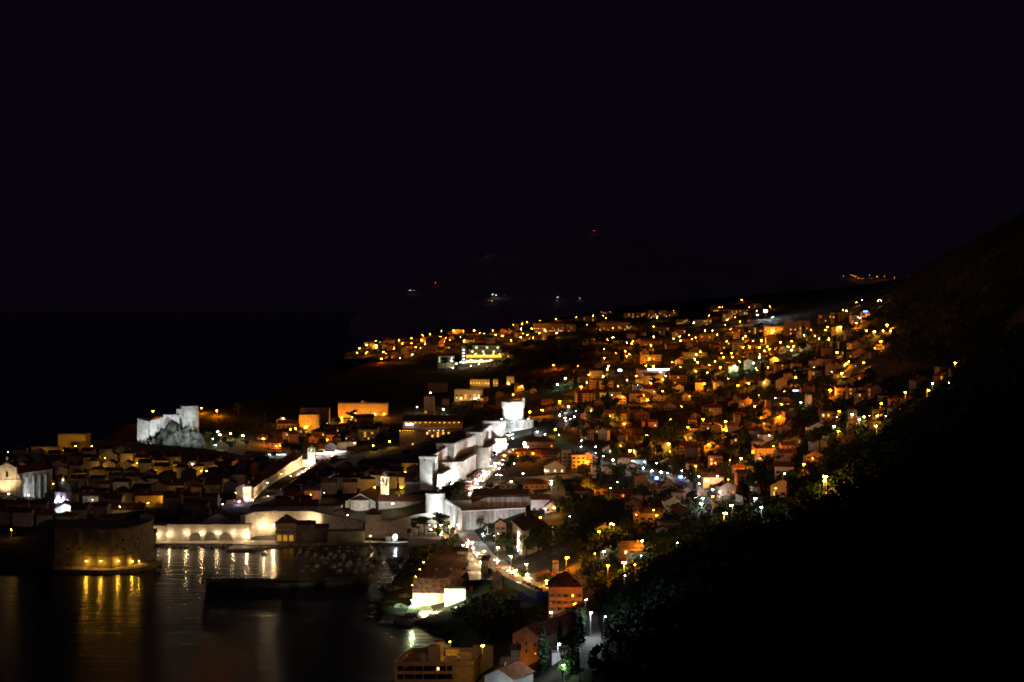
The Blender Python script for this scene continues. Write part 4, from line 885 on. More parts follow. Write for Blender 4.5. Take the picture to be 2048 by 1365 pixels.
for a in (-2.35, -1.57, -.79): link('window', wd, t, (r*math.cos(a), r*math.sin(a), Z(998, D)-zb), a+math.pi/2)
gw = MB().gable_wall(26, 15, -5, Z(1014, D-20)-zb, 3.5); part(t, 'nave', gw, M['white'], (6, -16, 0), math.radians(-78)); part(t, 'nave_roof', MB().gable_roof(26, 15, Z(1014, D-20)-zb, 3.5), M['slate'], (6, -16, 0), math.radians(-78))
part(t, 'bell_turret', MB().box(r+1, r+3.4, -1, 1, 0, Z(990, D)-zb), M['stone']); FP.append((cx_+3, D-8, 20, 44, 0))
for a in (-2.2, -1.57, -.9): flood(cx_+(r+1.6)*math.cos(a), D+(r+1.6)*math.sin(a), Z(1004, D)+.8, cx_+r*.6*math.cos(a), D+r*.6*math.sin(a), Z(990, D), 'p', 1100, 140, 'small violet-white floodlight ringing the cathedral drum', group='floodlights ringing the cathedral drum', foot=.2)
flood(cx_+18, D-38, zb+4, cx_+10, D-28, zb+8, 'w', 3500, 120, 'white floodlight in the square before the cathedral pediment', foot=3)
wall_lamp(cx_, D-1.6, zb+zd+9.4, 'v', 's', 'lamp in the lantern turret of the cathedral dome', pk=.2)
t = dhouse(178, 222, 1020, 1040, 1385, 's', 'white', d=13, rise=5, win='f', nu=3, nv=1, lit=0, label='white house with dormers beside the cathedral square')
for i in range(4): link('dormer', MB().gable_wall(1.4, 1.6, 0, 1.3, .6).mesh('dormer', M['white']), t, (-7+i*4.4, -4.2, Z(1020, 1385)-Z(1040, 1385)+1.1), math.pi/2)
dhouse(223, 286, 1020, 1044, 1372, 's', 'cream', d=12, rise=4.6, win='f', nu=3, nv=2, lit=0, label='broad cream house with hipped dark roof next to the dormered white house')
dhouse(288, 346, 1033, 1050, 1345, 's', 'dim_stone', d=13, rise=4.5, win='f', nu=4, nv=1, lit=0, label='long dim house above the harbour gatehouse')
dhouse(195, 245, 1038, 1052, 1320, 's', 'cream', d=9, rise=3, label='low cream house with dormers in front of the white house', win='f', nu=4, nv=1, lit=0)
dhouse(356, 397, 1046, 1056, 1300, 's', 'cream', d=11, rise=3.6, win='f', nu=5, nv=1, lit=0, label='low long house behind the arcaded wall')
dhouse(403, 468, 1044, 1054, 1298, 'g', 'white', d=22, rise=6.5, label='broad pale gable behind the harbour arches', win='f', nu=4, nv=1, size='s', lit=0)
dhouse(270, 326, 992, 1016, 1440, 's', 'ochre', d=13, rise=3, win='fr', nu=3, nv=2, lit=0, label='yellow-lit ochre house above the dark roofs')
street_lamp_at(X(296, 1425), 1426, Z(1018, 1426), 5, 'y', 's', 'before the yellow-lit ochre house', pk=2); street_lamp_at(X(333, 1436), 1436, Z(1014, 1436), 5, 'y', 's', 'before the yellow-lit ochre house', pk=2)
t = thing('round_church', 'small pale lead dome of a church near the clock tower', 'church', (X(417, 1440), 1442, 6)); part(t, 'nave', MB().box(-9, 9, -8, 8, -4, Z(999, 1440)-6), M['stone']); part(t, 'dome', MB().circ(0, 0, [(4.8, Z(999, 1440)-5.98), (4.6, Z(995, 1440)-6), (3.6, Z(989, 1440)-6), (1.4, Z(986, 1440)-6), (.3, Z(982, 1440)-6)], 14), M['silver'])
FP.append((X(417, 1440), 1442, 18, 16, 0))
street_lamp_at(X(446, 1425), 1426, Z(1008, 1426)-6, 6, 'p', 'm', 'in the square by the clock tower'); street_lamp_at(X(479, 1420), 1420, Z(1003, 1420)-6, 6, 'p', 'b', 'in the square by the clock tower'); street_lamp_at(X(457, 1428), 1432, Z(1005, 1432)-5, 5, 'p', 's', 'in the square by the clock tower')
dhouse(452, 487, 1008, 1024, 1426, 's', 'white', d=8, rise=2.5, label='violet-lit low house at the foot of the clock tower', win='f', nu=3, nv=1, lit=0)
t = belfry('clock_tower', 'slender clock tower with bright lit top at the head of the main street', 495, 1432, 8, 982, 975, 964, 6.4, M['white'])
part(t, 'clock_face', MB().box(-1.5, 1.5, -3.2, -3.02, Z(991, 1432)-8, Z(985, 1432)-8), M['Wy'])
flood(X(489, 1426), 1426.5, Z(984, 1426), X(495, 1432), 1430, Z(977, 1432), 'v', 1500, 130, 'warm floodlight under the clock tower top', foot=.3); flood(X(506, 1424), 1420, 14, X(496, 1432), 1429, 22, 'v', 1700, 100, 'white floodlight at the foot of the clock tower', foot=6)
# main street: southern row of lit facades, northern row dark
for i in range(13):
    y = 1444 + i*23; xw = -217 + i*.35
    house(xw - 8, y + 11.5, 8, 22.6, 15, 14 + random.uniform(-.6, .6), math.pi/2, 'g', 'cream', tile='tile', rise=4, win='', label='cream stone town house in the bright facade row of the main street', group='facade row of the main street', cat='town house', name='town_house')
    hs_ = HOUSES[-1][0]
    for j in range(4):
        for k in range(2): link('window', wmesh('d', 'm'), hs_, (-8.5 + j*5.6, -7.5, 5.2 + k*4))
        link('shop_arch', wmesh('y' if j % 2 else 'd', 'l'), hs_, (-8.5 + j*5.6, -7.5, 1.0))
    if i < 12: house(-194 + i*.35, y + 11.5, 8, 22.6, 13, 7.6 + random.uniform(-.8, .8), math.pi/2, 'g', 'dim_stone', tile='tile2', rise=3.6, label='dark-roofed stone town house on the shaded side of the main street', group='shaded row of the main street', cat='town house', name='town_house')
    wall_lamp(-205 + i*.35, y + 8, 13.5, 'v', 's', 'warm lantern over the paving of the main street', dirv=(-1, 0), pk=26, group='lanterns of the main street')
st = MB().add([(-209.3, 1440, 9.2), (-201, 1440, 9.2), (-196.5, 1748, 9.2), (-204.5, 1748, 9.2)], [(0, 1, 2, 3)]); struct('main_street', st, M['paving'])
t = belfry('bell_tower', 'tall friary bell tower with teal-lit base and dark dome', 623.5, 1752, 8, 905, 897, 889, 7.6, M['stone'])
for zz, k in ((916, 'y'), (929, 'y')):
    for sx in (-1, 1): link('arched_opening', window_mesh(1.1, 2.6, M['W'+k]), t, (sx*1.3, -3.8, Z(zz, 1752)-8))
flood(X(630, 1735), 1736, 10, X(624, 1752), 1749, 18, 't', 3800, 110, 'teal floodlight at the foot of the friary bell tower', foot=2); street_lamp_at(X(601, 1735), 1738, Z(941, 1738)-6, 6, 'w', 'b', 'at the far end of the main street'); wall_lamp(X(623, 1748), 1747.4, Z(901, 1748), 'v', 's', 'lamp in the friary belfry', pk=.5)
dhouse(603, 616, 921, 955, 1745, 'f', 'cream', d=10, label='plain pink-lit block beside the friary bell tower', cat='building', name='stone_block'); dhouse(630, 664, 938, 960, 1738, 'g', 'cream', d=24, rise=6, rz=.1, label='friary church gable beside its bell tower', cat='church', name='friary_church')
# bastion on the ridge
t = dhouse(116, 172, 870, 908, 1680, 'f', 'ochre', d=18, label='yellow-lit blocky bastion on the ridge of the old town', cat='bastion', name='bastion', win='f', nu=6, nv=1, size='s', lit=.4, litc='ow')
dhouse(62, 117, 896, 910, 1672, 'f', 'dim_stone', d=10, label='low wall wing at the side of the ridge bastion', cat='wall', name='bastion_wing')
flood(X(152, 1664), 1662, Z(893, 1662), X(150, 1680), 1680, Z(882, 1680), 'y', 500, 130, 'yellow lamp at the foot of the ridge bastion', foot=4); flood(X(128, 1662), 1660, Z(902, 1662), X(128, 1680), 1680, Z(886, 1680), 'y', 350, 130, 'second yellow lamp at the foot of the ridge bastion', foot=4); flood(X(80, 1660), 1661, Z(905, 1661), X(84, 1672), 1672, Z(900, 1672), 'y', 250, 130, 'third yellow lamp at the foot of the ridge bastion', foot=4)

# ---- quarter outside the western gate
def row_lamps(px0, px1, py, D, n, c, s, label, group, pk=1.0, py1=None):
    for i in range(n):
        t_ = i/(n-1) if n > 1 else .5
        wall_lamp(X(px0+(px1-px0)*t_, D), D-.3, Z(py+((py1 or py)-py)*t_, D), c, s, label, pk=pk, group=group, lens='S')
t = thing('market_hall', 'open market stalls under white canopies glaring with light', 'market', (X(660, 1835), 1840, Z(917, 1835)))
zb = Z(917, 1835)
for i, (a, b_) in enumerate(((630, 648), (650, 668), (676, 694))):
    part(t, 'canopy', MB().box(X(a, 1835)-t.location.x, X(b_, 1835)-t.location.x, -7, 4, 6+i*.8, 6.5+i*.8), M['tile3' if i < 2 else 'white'])
    for q in (a+.5, b_-.5): part(t, 'post', MB().box(X(q, 1835)-t.location.x-.2, X(q, 1835)-t.location.x+.2, -6.6, -6.2, -6, 6+i*.8), M['white'])
    part(t, 'counter', MB().box(X(a, 1835)-t.location.x+1, X(b_, 1835)-t.location.x-1, -3, -2, -3, 1.1), M['white'])
    part(t, 'light_strip', MB().box(X(a, 1835)-t.location.x+1, X(b_, 1835)-t.location.x-1, -5.5, -4.5, 5.6+i*.8, 5.8+i*.8), M['B'+'vwp'[i]])
    for q in range(2): link('lamp_light', light_data('pvw'[i], 6500), t, (X(a+(b_-a)*(.25+.5*q), 1835)-t.location.x, -3.4, 4.6))
part(t, 'back_wall', MB().box(X(630, 1835)-t.location.x, X(694, 1835)-t.location.x, 4.1, 5, -6, 8.6), M['white'])
FP.append((X(662, 1835), 1838, 36, 14, 0))
dhouse(651, 673, 892, 903, 1850, 'g', 'white', d=14, rise=3.6, label='white gable with small blue lamps above the market stalls', win='f', nu=3, nv=1, lit=1, litc='w', size='s')
dhouse(675, 692, 886, 900, 1860, 'f', 'white', d=10, label='square white house behind the market stalls'); dhouse(693, 712, 884, 896, 1868, 's', 'white', d=10, label='white house with a lamp at the end of the market'); dhouse(695, 760, 903, 917, 1832, 's', 'cream', d=13, rise=4.5, tile='tile2', rz=.1, label='long house with a broad dark roof beside the market stalls', win='f', nu=4, nv=1, lit=0)
t = dhouse(536, 572, 907, 919, 1812, 'f', 'white', d=8, label='low white kiosk with a string of lights along its eaves', cat='kiosk', name='kiosk')
for i in range(9): link('bulb', lantern_mesh(.22, M['Lw']), t, (-8.5 + i*2.1, -4.6, 5.2))
dhouse(489, 534, 905, 921, 1812, 'f', 'dim_stone', d=9, label='dark stone gatehouse on the western wall', cat='gatehouse', name='gatehouse'); dhouse(598, 637, 830, 862, 1960, 'h', 'ochre', d=15, rise=3, win='f', nu=5, nv=4, size='s', lit=.05, litc='w', label='four-storey ochre building with regular windows lit orange')
dhouse(600, 658, 818, 850, 1990, 'f', 'dim_stone', d=12, win='f', nu=8, nv=1, size='s', lit=.5, litc='w', label='dark hotel block behind the four-storey ochre building', cat='hotel', name='hotel_block')
t = dhouse(676, 775, 808, 834, 2050, 'f', 'ochre', d=18, win='f', nu=10, nv=2, size='s', lit=.12, litc='w', label='long ochre building with a small central gable glowing yellow', cat='building', name='long_building')
part(t, 'gable', MB().gable_wall(4, 9, 0, 1.2, 2.4), M['ochre'], (0, -6, Z(808, 2050)-Z(834, 2050)+.2), math.pi/2)
for px, py, c, s in ((683, 836, 'o', 'b'), (705, 834, 'y', 'm'), (727, 832, 'y', 'm'), (750, 828, 'y', 'm'), (768, 828, 'o', 'm')): street_lamp_at(X(px, 2035), 2036, Z(py, 2036)-4.5, 4.5, c, s, 'in the garden of the long ochre building', pk=1.3)
street_lamp_at(X(684, 2010), 2010, Z(842, 2010)-4, 4, 'o', 'm', 'in the garden of the long ochre building')
t = dhouse(806, 924, 843, 882, 1800, 's', 'brown', d=20, rise=5.5, tile='tile2', win='f', nu=11, nv=3, size='l', lit=.42, litc='yyv', label='grand hotel with a dark roof and rows of lit windows', cat='hotel', name='grand_hotel')
part(t, 'balcony', MB().box(-25, 10, -12.5, -10.05, 6.0, 6.5), M['white']); part(t, 'balcony', MB().box(-31, 31, -12, -10.05, 13.5, 13.9), M['white'])
row_lamps(812, 918, 846, 1798, 12, 'y', 's', 'small yellow lamp under the eaves of the grand hotel', 'eaves lamps of the grand hotel', .03); row_lamps(850, 886, 862, 1797, 5, 'v', 's', 'small warm lamp on the balcony of the grand hotel', 'balcony lamps of the grand hotel', .06)
t = dhouse(799, 852, 864, 892, 1780, 'f', 'ochre', d=12, win='f', nu=3, nv=1, lit=.3, litc='y', label='terrace wing of the grand hotel with a row of lamps', cat='hotel', name='hotel_wing'); row_lamps(800, 826, 862, 1779, 6, 'y', 's', 'yellow lamp on the terrace wing of the grand hotel', 'terrace lamps of the grand hotel', .05)
t = thing('roof_sign', 'small white lit sign strip on the corner of the grand hotel', 'sign', (X(819, 1797), 1796, Z(850, 1797))); part(t, 'sign_panel', MB().box(-4, 4, 0, .3, 0, 1.1), M['Bw']); part(t, 'bracket', MB().box(-.2, .2, .3, 3.5, .3, .6), M['metal'])
dhouse(848, 868, 794, 838, 1990, 'f', 'cream', d=11, label='tall dim tower block above the grand hotel', win='f', nu=3, nv=3, lit=.1, cat='tower block', name='tower_block'); dhouse(820, 870, 866, 838, 1850, 'f', 'cream', d=8, label='low cream annex left of the dark trees') if False else None
dhouse(910, 964, 780, 799, 2150, 'f', 'cream', d=14, rz=-.15, label='curved cream apartment house with a bright stair window', win='f', nu=6, nv=2, lit=.4, litc='yg', cat='apartment house', name='apartment_house'); street_lamp_at(X(951, 2135), 2136, Z(797, 2136)-3, 3, 'v', 'm', 'by the curved cream apartment house', pk=1.6); street_lamp_at(X(922, 2138), 2138, Z(797, 2138)-3, 3, 'y', 's', 'by the curved cream apartment house', pk=1.6)
for a, b_, n in ((940, 979, 7), (986, 996, 2)):
    t = dhouse(a, b_, 760, 777, 2290, 'f', 'cream', d=14, label='long pillared villa front with a row of yellow lamps' if n > 2 else 'little pavilion at the end of the pillared villa', cat='villa', name='villa', win='f', nu=n, nv=1, lit=0)
    row_lamps(a+2, b_-2, 767, 2289, n, 'y', 's', 'yellow lamp of the pillared villa front' if n > 2 else 'yellow lamp of the little pavilion', 'lamps of the pillared villa', .2)
dhouse(1013, 1028, 754, 774, 2300, 'f', 'cream', d=10, label='slim yellow-lit house beyond the pillared villa', win='f', nu=1, nv=3, lit=0); street_lamp_at(X(1017, 2288), 2288, Z(768, 2288)-4, 4, 'y', 'm', 'by the slim house beyond the pillared villa')
dhouse(855, 895, 768, 795, 2270, 'f', 'brown', d=12, label='dim brown block with two lit windows', win='f', nu=4, nv=2, lit=.25, litc='yo'); street_lamp_at(X(861, 2080), 2080, Z(786, 2080)-5, 5, 'y', 'm', None)
# terraced hotel far off
t = thing('terraced_hotel', 'far terraced hotel with glowing bands of lit balconies', 'hotel', (X(965, 2720), 2730, Z(728, 2720))); zb = Z(728, 2720)
for i, (a, b_, py0, py1) in enumerate(((928, 1003, 728, 718), (932, 1003, 718, 708), (937, 1003, 708, 700), (945, 1000, 700, 692))):
    x0_, x1_ = X(a, 2720)-t.location.x, X(b_, 2720)-t.location.x; zz0, zz1 = Z(py0, 2720)-zb, Z(py1, 2720)-zb
    part(t, 'storey', MB().box(x0_, x1_, -8+i*3, 10, zz0-(8 if i == 0 else 0), zz1-.8), M['grey']); part(t, 'slab', MB().box(x0_-.5, x1_+.5, -10+i*3, 10, zz1-.8, zz1), M['white'])
    if i in (0, 1):
        wmh = MB().box(-2.1, 2.1, -.15, .1, 0, 3.6).mesh('lit_bay', M['Wy' if i else 'Wv'])
        for k in range(11): link('lit_bay', wmh, t, (x0_+(x1_-x0_)*(k+.5)/11, -8+i*3, zz0+2))
    else:
        for k in range(3): link('lit_bay', wmesh('g', 'x'), t, (x0_+6+k*17, -8+i*3, zz0+2))
part(t, 'stair_tower', MB().box(-34, -26, -11, 0, -8, 28), M['grey'])
for k in range(5): link('lit_bay', wmesh('w', 'x'), t, (-30, -11, 1+k*5))
for k, (a, b_) in enumerate(((995, 630), (1028, 615), (1075, 620), (1115, 650), (1120, 595), (1150, 610), (1185, 632), (1205, 597), (1278, 650), (1285, 600), (1187, 687), (1217, 685), (965, 665), (955, 600), (1160, 545), (1230, 548), (1310, 545), (1360, 548))):
    px, py = R(6, a, b_); street_lamp_at(X(px, 2690), 2692 - k*1.5, Z(py, 2692)-4, 4, 'v' if k < 14 else 'y', 's', 'on the garden terraces of the far hotel')
dhouse(875, 908, 712, 726, 2680, 'f', 'teal', d=14, label='rounded pale annex beside the terraced hotel', win='f', nu=4, nv=3, lit=.4, litc='wg', cat='hotel', name='hotel_annex'); dhouse(890, 911, 685, 698, 2860, 's', 'ochre', d=12, win='f', nu=4, nv=2, lit=.2, label='orange-lit villa above the terraced hotel', cat='villa', name='villa'); dhouse(844, 873, 692, 702, 2880, 'f', 'ochre', d=12, label='yellow-lit long house above the headland', win='f', nu=4, nv=1)
# far apartment blocks
def block(rk, a0, a1, yt, yb, wall, lit, label, d=14, litc='yyvo', nv=3, nu=None):
    px0, py0 = R(rk, a0, yt); px1, py1 = R(rk, a1, yb); x, D, z = G((px0+px1)/2, py1)
    n = nu or max(2, min(9, int((px1-px0)/4)))
    dhouse(px0, px1, py0, py1, D, 'f', wall, d=d, win='f', nu=n, nv=nv, size='m', lit=lit, litc=litc, label=label, cat='apartment block', name='apartment_block', depth=14)
    return D
for a in [(7, 630, 735, 285, 325, 'ochre', .15, 'lowest of the stepped yellow apartment blocks on the far ridge'), (7, 738, 832, 280, 322, 'ochre', .2, 'second stepped yellow apartment block on the far ridge'), (7, 836, 892, 262, 330, 'ochre', .35, 'tall stepped apartment block with a lit stairwell on the far ridge'), (7, 930, 1002, 262, 318, 'ochre', .2, 'yellow apartment block right of the lit stairwell block'), (7, 1012, 1088, 272, 312, 'ochre', .25, 'end block of the stepped yellow apartment row'),
          (7, 890, 930, 290, 325, 'ochre', .3, 'narrow link block within the stepped apartment row'), (7, -5, 132, 375, 445, 'ochre', .3, 'long yellow apartment row facing the lamps of the far ridge'), (6, 1650, 1790, 290, 365, 'ochre', .3, 'broad yellow apartment row by the mast lamps'), (7, 150, 216, 385, 445, 'ochre', .15, 'short yellow block at the end of the broad row'), (7, 285, 392, 312, 352, 'pink', .15, 'orange block on the crest behind the yellow rows'),
          (7, 430, 540, 272, 300, 'brown', .3, 'dim brown block on the crest'), (7, 400, 540, 372, 435, 'brown', .3, 'brown apartment row below the crest, lamp side'), (7, 545, 700, 368, 432, 'brown', .35, 'brown apartment row below the crest, ridge side'), (7, 1080, 1192, 342, 378, 'ochre', .1, 'yellow hall with a curved roof line on the far slope'), (7, 1240, 1378, 345, 388, 'ochre', .15, 'long yellow house row on the far slope'),
          (7, 1480, 1560, 290, 345, 'ochre', .2, 'yellow block under the hilltop flats'), (7, 1530, 1600, 262, 300, 'cream', .3, 'pale hilltop flats, first block'), (7, 1612, 1690, 258, 300, 'cream', .3, 'pale hilltop flats, second block'), (7, 1722, 1808, 205, 252, 'brown', .05, 'big dim church-like block on the hilltop'), (7, 1550, 1642, 410, 475, 'brown', .25, 'dim flats with bay fronts, lamp end'), (7, 1650, 1735, 405, 465, 'brown', .25, 'dim flats with bay fronts, second block'), (7, 1740, 1825, 400, 462, 'grey', .25, 'dim grey flats in the long row'), (7, 1830, 1990, 400, 465, 'grey', .3, 'longest grey flats of the row with bluish lit windows'),
          (8, 385, 500, 535, 640, 'brown', .2, 'brown flats before the dark trees'), (8, 505, 600, 525, 630, 'brown', .25, 'brown flats with slanting roof edge'), (8, 680, 780, 470, 530, 'brown', .15, 'dim flats under the mountain, near block'), (8, 790, 920, 455, 520, 'brown', .15, 'dim flats under the mountain, far block'), (8, 950, 1015, 480, 540, 'pink', .2, 'orange-lit flats by the blue sign'), (8, 1045, 1110, 450, 520, 'pink', .25, 'orange-lit flats at the foot of the mountain'),
          (7, 1285, 1370, 475, 530, 'brown', .1, 'dim block with one bright green window'), (7, 770, 960, 645, 705, 'brown', .04, 'broad dark slab building in the dip'), (7, 1140, 1340, 625, 665, 'brown', .05, 'long dark hall with a lit roof edge'), (7, 280, 332, 500, 555, 'ochre', .1, 'olive tower house among dark trees'), (7, 350, 432, 500, 550, 'brown', .1, 'dim twin house among dark trees')]:
    block(*a)
# sports ground, filling station, signs
x, y, z = G(*R(7, 1840, 345)); t = thing('floodlight_mast', 'dazzling white floodlight mast of the hillside sports ground', 'floodlight mast', (x, y, z))
part(t, 'mast', MB().circ(0, 0, [(.35, -2), (.2, 16)], 6), M['metal']); part(t, 'lamp_bank', MB().box(-2.2, 2.2, -.4, .4, 15.5, 18), M['Fw']); link('lamp_light', light_data('w', 12000, .35, True), t, (0, -3, 14)); LAMPS.append((x, y, 'w'))
for a, b_ in ((1780, 300), (1905, 318), (1768, 300), (1890, 322)): zlamp(7, a, b_, 'w', 's', 9)
struct('sports_ground', MB().box(x-32, x+34, y-22, y+16, z-6, z+.3), M['paving'])
x, y, z = G(*R(4, 1005, 118)); t = thing('filling_station', 'filling station with a glaring white canopy', 'filling station', (x, y, z))
part(t, 'canopy', MB().box(-14, 14, -7, 7, 5, 6.3), M['white']); part(t, 'lit_fascia', MB().box(-14.1, 14.1, -7.3, -7.05, 5.0, 6.4), M['Bw'])
for sx in (-9, 0, 9): part(t, 'pillar', MB().box(sx-.3, sx+.3, -.3, .3, -4, 5), M['white']); link('lamp_light', light_data('w', 3500), t, (sx, -4, 4.4))
part(t, 'shop', MB().box(-12, 12, 8, 15, -4, 4), M['white']); struct('forecourt', MB().box(x-18, x+18, y-16, y+16, z-8, z+.25), M['paving']); LAMPS.append((x, y, 'w')); FP.append((x, y, 30, 30, 0))
def sign(rk, a, b_, w, h, c, label, hh=6):
    px, py = R(rk, a, b_); x, y, z = G(px, py, hh); t = thing('lit_sign', label, 'sign', (x, y, z)); part(t, 'panel', MB().box(-w/2, w/2, -.2, .2, hh-h/2, hh+h/2), M['F'+c] if c == 'b' else M['B'+c])
    part(t, 'post', MB().box(-.15, .15, .2, .5, -3, hh+h/2), M['metal']); link('lamp_light', light_data(c, 700), t, (0, -1.5, hh)); FP.append((x, y, w, 2, 0))
M['Fb'].node_tree.nodes['Principled BSDF'].inputs['Emission Strength'].default_value = 30
sign(7, 597, 772, 4.5, 2.2, 'w', 'blue-white lit sign box on the dark side of the filling station'); sign(8, 1072, 443, 5, 1.4, 'b', 'vivid blue sign on a roof under the mountain'); sign(8, 475, 1117, 5, .9, 'b', 'blue strip sign in the dark middle of the slope'); sign(4, 995, 1010, 2.2, 2, 'b', 'small blue sign by the boulevard', 4); sign(4, 1200, 1000, 2.6, 1.6, 'b', 'second small blue sign by the boulevard', 4)

# ---- halls by the beach
LZ = []
for i in range(5):
    D = 986 + i*24; x0_, x1_ = -57 + i*2.2, -23 - i*2.1; zb = 4 + i*1.1
    t = house((x0_+x1_)/2, D + 11, zb, x1_-x0_, 22, 7.5, 0, 'g', 'stone', tile='tile2', rise=6.4, depth=8, chimney=False, cat='hall', name='quarantine_hall', label=['seaward hall of the row with a glaring lit front', 'second long hall behind the lit front', 'third long hall of the row above the shore', 'fourth long hall of the row above the shore', 'last long hall of the row beside the gate street'][i])
    if i == 0:
        for sx in (-9, -1, 7): part(t, 'pier', MB().box(sx-.5, sx+.5, -11.6, -11.05, -3, 7), M['stone'])
    if i in (1, 2):
        for sx in (-6, 3): link('dormer', MB().gable_wall(1.6, 2.2, 0, .5, 1.0).mesh('dormer', M['stone']), t, (sx, -7.5, 10.0), math.pi/2)
dhouse(889, 931, 1180, 1212, 972, 'f', 'stone', d=8, label='bright lit stone forebuilding before the seaward hall', cat='building', name='forebuilding')
flood(X(848, 958), 956, 4, X(855, 985), 985, 5, 'v', 26000, 100, 'greenish floodlight before the seaward hall', foot=3); flood(X(872, 958), 957, 5, X(875, 985), 985, 5, 'v', 22000, 100, 'yellowish floodlight before the seaward hall', foot=3); flood(X(910, 950), 952, 8, X(912, 972), 971, 10, 'g', 17000, 100, 'greenish floodlight before the forebuilding', foot=4)
for px, py, D in ((831, 1172, 1010), (838, 1155, 1035), (846, 1140, 1062), (853, 1126, 1090)): wall_lamp(X(px, D)-1.2, D, Z(py, D), 'y', 's', 'small yellow lamp on the sea side of the long halls', dirv=(-1, 0), pk=.7, group='lamps along the halls')
street_lamp_at(X(824, 985), 984, 3, 5, 'g', 'm', 'added on the shore to light the rocks beside the seaward hall', pk=7)  # lamp added to throw green light on the shore rocks
terrace = [(X(815, 975), 962), (X(900, 960), 955), (X(945, 962), 958), (X(955, 985), 985), (X(820, 985), 990)]
struct('terrace', MB().loft([(terrace, -3), (terrace, 4.2)]), M['sand'])
for i, (px, py, rx, ry, rz_) in enumerate(((775, 1170, 5, 6, 3.2), (790, 1180, 6, 5, 4), (760, 1195, 6, 5, 2.4), (782, 1205, 7, 5, 3), (800, 1215, 7, 6, 4), (755, 1220, 5, 4, 1.6), (812, 1196, 5, 5, 4.5), (790, 1232, 8, 5, 2.6), (820, 1240, 8, 5, 3), (770, 1238, 5, 4, 1.5), (745, 1206, 4, 3, 1.3), (735, 1228, 4, 3, 1.1), (850, 1235, 9, 6, 5), (805, 1165, 5, 5, 4))):
    D = 178*F/(py-HY); rock('shore_rock', 'pale jagged shore rock in the shallows beside the long halls', X(px, D), D, -.6, rx, ry, rz_, 20+i)['group'] = 'shore rocks by the long halls'
bp_ = [(-60, 952), (-40, 925), (-27, 895), (-18, 880), (5, 900), (-12, 940), (-35, 960)]
struct('beach', MB().loft([(scale_ring(bp_, 1.05, -25, 920), -2), (bp_, [.5, .4, .5, 1.2, 3.5, 3.5, 2.5])]), M['sand'])
ter = [(-72, 1196), (-45, 1190), (-40, 1222), (-66, 1228)]
struct('terrace', MB().loft([(ter, -2), (ter, 13.6)]), M['stone'])
# ---- gate street, parking, museum
o, GP, GZs = strip('gate_street', [G(928, 1066)[:2], G(940, 1084)[:2], G(958, 1103)[:2], G(985, 1128)[:2], G(1005, 1148)[:2], G(1035, 1168)[:2], G(1070, 1182)[:2], G(1100, 1198)[:2]], 13, M['paving'], .5, 4)
strip('parking_yard', [G(944, 1112)[:2], G(952, 1130)[:2], G(960, 1150)[:2], G(967, 1174)[:2]], 16, M['paving'], .55, 6)
dhouse(968, 982, 1122, 1142, 1010, 's', 'dim_stone', d=12, rise=2, rz=-.3, tile='tile2', label='small stone house between the gate street and the parking yard', win='f', nu=1, nv=1, lit=0); dhouse(914, 936, 1103, 1120, 1085, 's', 'cream', d=6, rise=1.5, tile='tile2', label='narrow yellowish gate lodge above the long halls', chimney=False)
t = thing('watch_tower', 'dark square watch tower with pyramid roof beside the gate street', 'tower', (X(995, 948), 950, 16)); w = W_(20, 948)/2; zt = Z(1152, 948)-16
part(t, 'shaft', MB().box(-w, w, -w, w, -8, zt), M['dim_stone']); part(t, 'roof', MB().add([(-w-.4, -w-.4, zt+.05), (w+.4, -w-.4, zt+.05), (w+.4, w+.4, zt+.05), (-w-.4, w+.4, zt+.05), (0, 0, zt+2.8)], [(3,2,1,0),(0,1,4),(1,2,4),(2,3,4),(3,0,4)]), M['tile2']); FP.append((X(995, 948), 950, 6, 6, 0))
cxm, cym = X(1035, 1075)+10+3.5, 1075+25
t = house(cxm-3.5, cym+2, 19, 20, 50, 16, .13, 'h', 'cream', tile='tile2', rise=7, win='', depth=10, label='large museum palace with a dark hipped roof and a lit banner', cat='palace', name='museum_palace')
for j in range(3):
    for k in range(2): link('window', wmesh('d', 'l'), t, (-10, -20 + j*8, 3 + k*6), -math.pi/2)
part(t, 'lit_banner', MB().box(-10.35, -10.1, -10, -4, 5, 13), M['Bw']); link('lamp_light', light_data('w', 900), t, (-12.5, -7, 6))
for k in range(3): link('spotlight', lantern_mesh(.4, M['Lw']), t, (-11.2, -14 + k*2, 2.2 + k))
dhouse(990, 1012, 1048, 1072, 1120, 'g', 'pink', d=9, rise=2.5, label='pinkish porch gable at the side of the museum palace', win='f', nu=2, nv=2, lit=0)
t = thing('retaining_wall', 'pale lit retaining wall along the lower boulevard ramp', 'retaining wall', (X(1110, 1330), 1335, 30))
wall_run(t, 'wall', [(X(1028, 1335), 1335, 24, Z(956, 1335)), (X(1080, 1335), 1335, 24, Z(952, 1335)), (X(1140, 1345), 1345, 26, Z(949, 1345)), (X(1192, 1360), 1360, 28, Z(945, 1360))], 1.2, M['stone'])
for px, py, hh in ((1000, 950, 6), (1045, 947, 6), (1090, 941, 6), (1103, 962, 5), (1023, 963, 5), (1066, 962, 5)): x, y, z = G(px, py, hh); street_lamp_at(x, y, z, hh, 'v', 'm', 'on the lower boulevard ramp', pk=.8)
o, UP, UZ = strip('upper_street', [G(955, 996)[:2], G(948, 985)[:2], G(952, 970)[:2], G(968, 948)[:2], G(985, 932)[:2], G(1010, 915)[:2], G(1040, 898)[:2]], 15, M['paving'], .5, 4)
strip('ramp_road', [G(955, 985)[:2], G(990, 973)[:2], G(1060, 966)[:2], G(1140, 958)[:2], G(1190, 950)[:2]], 8, M['asphalt'], .4, 4)
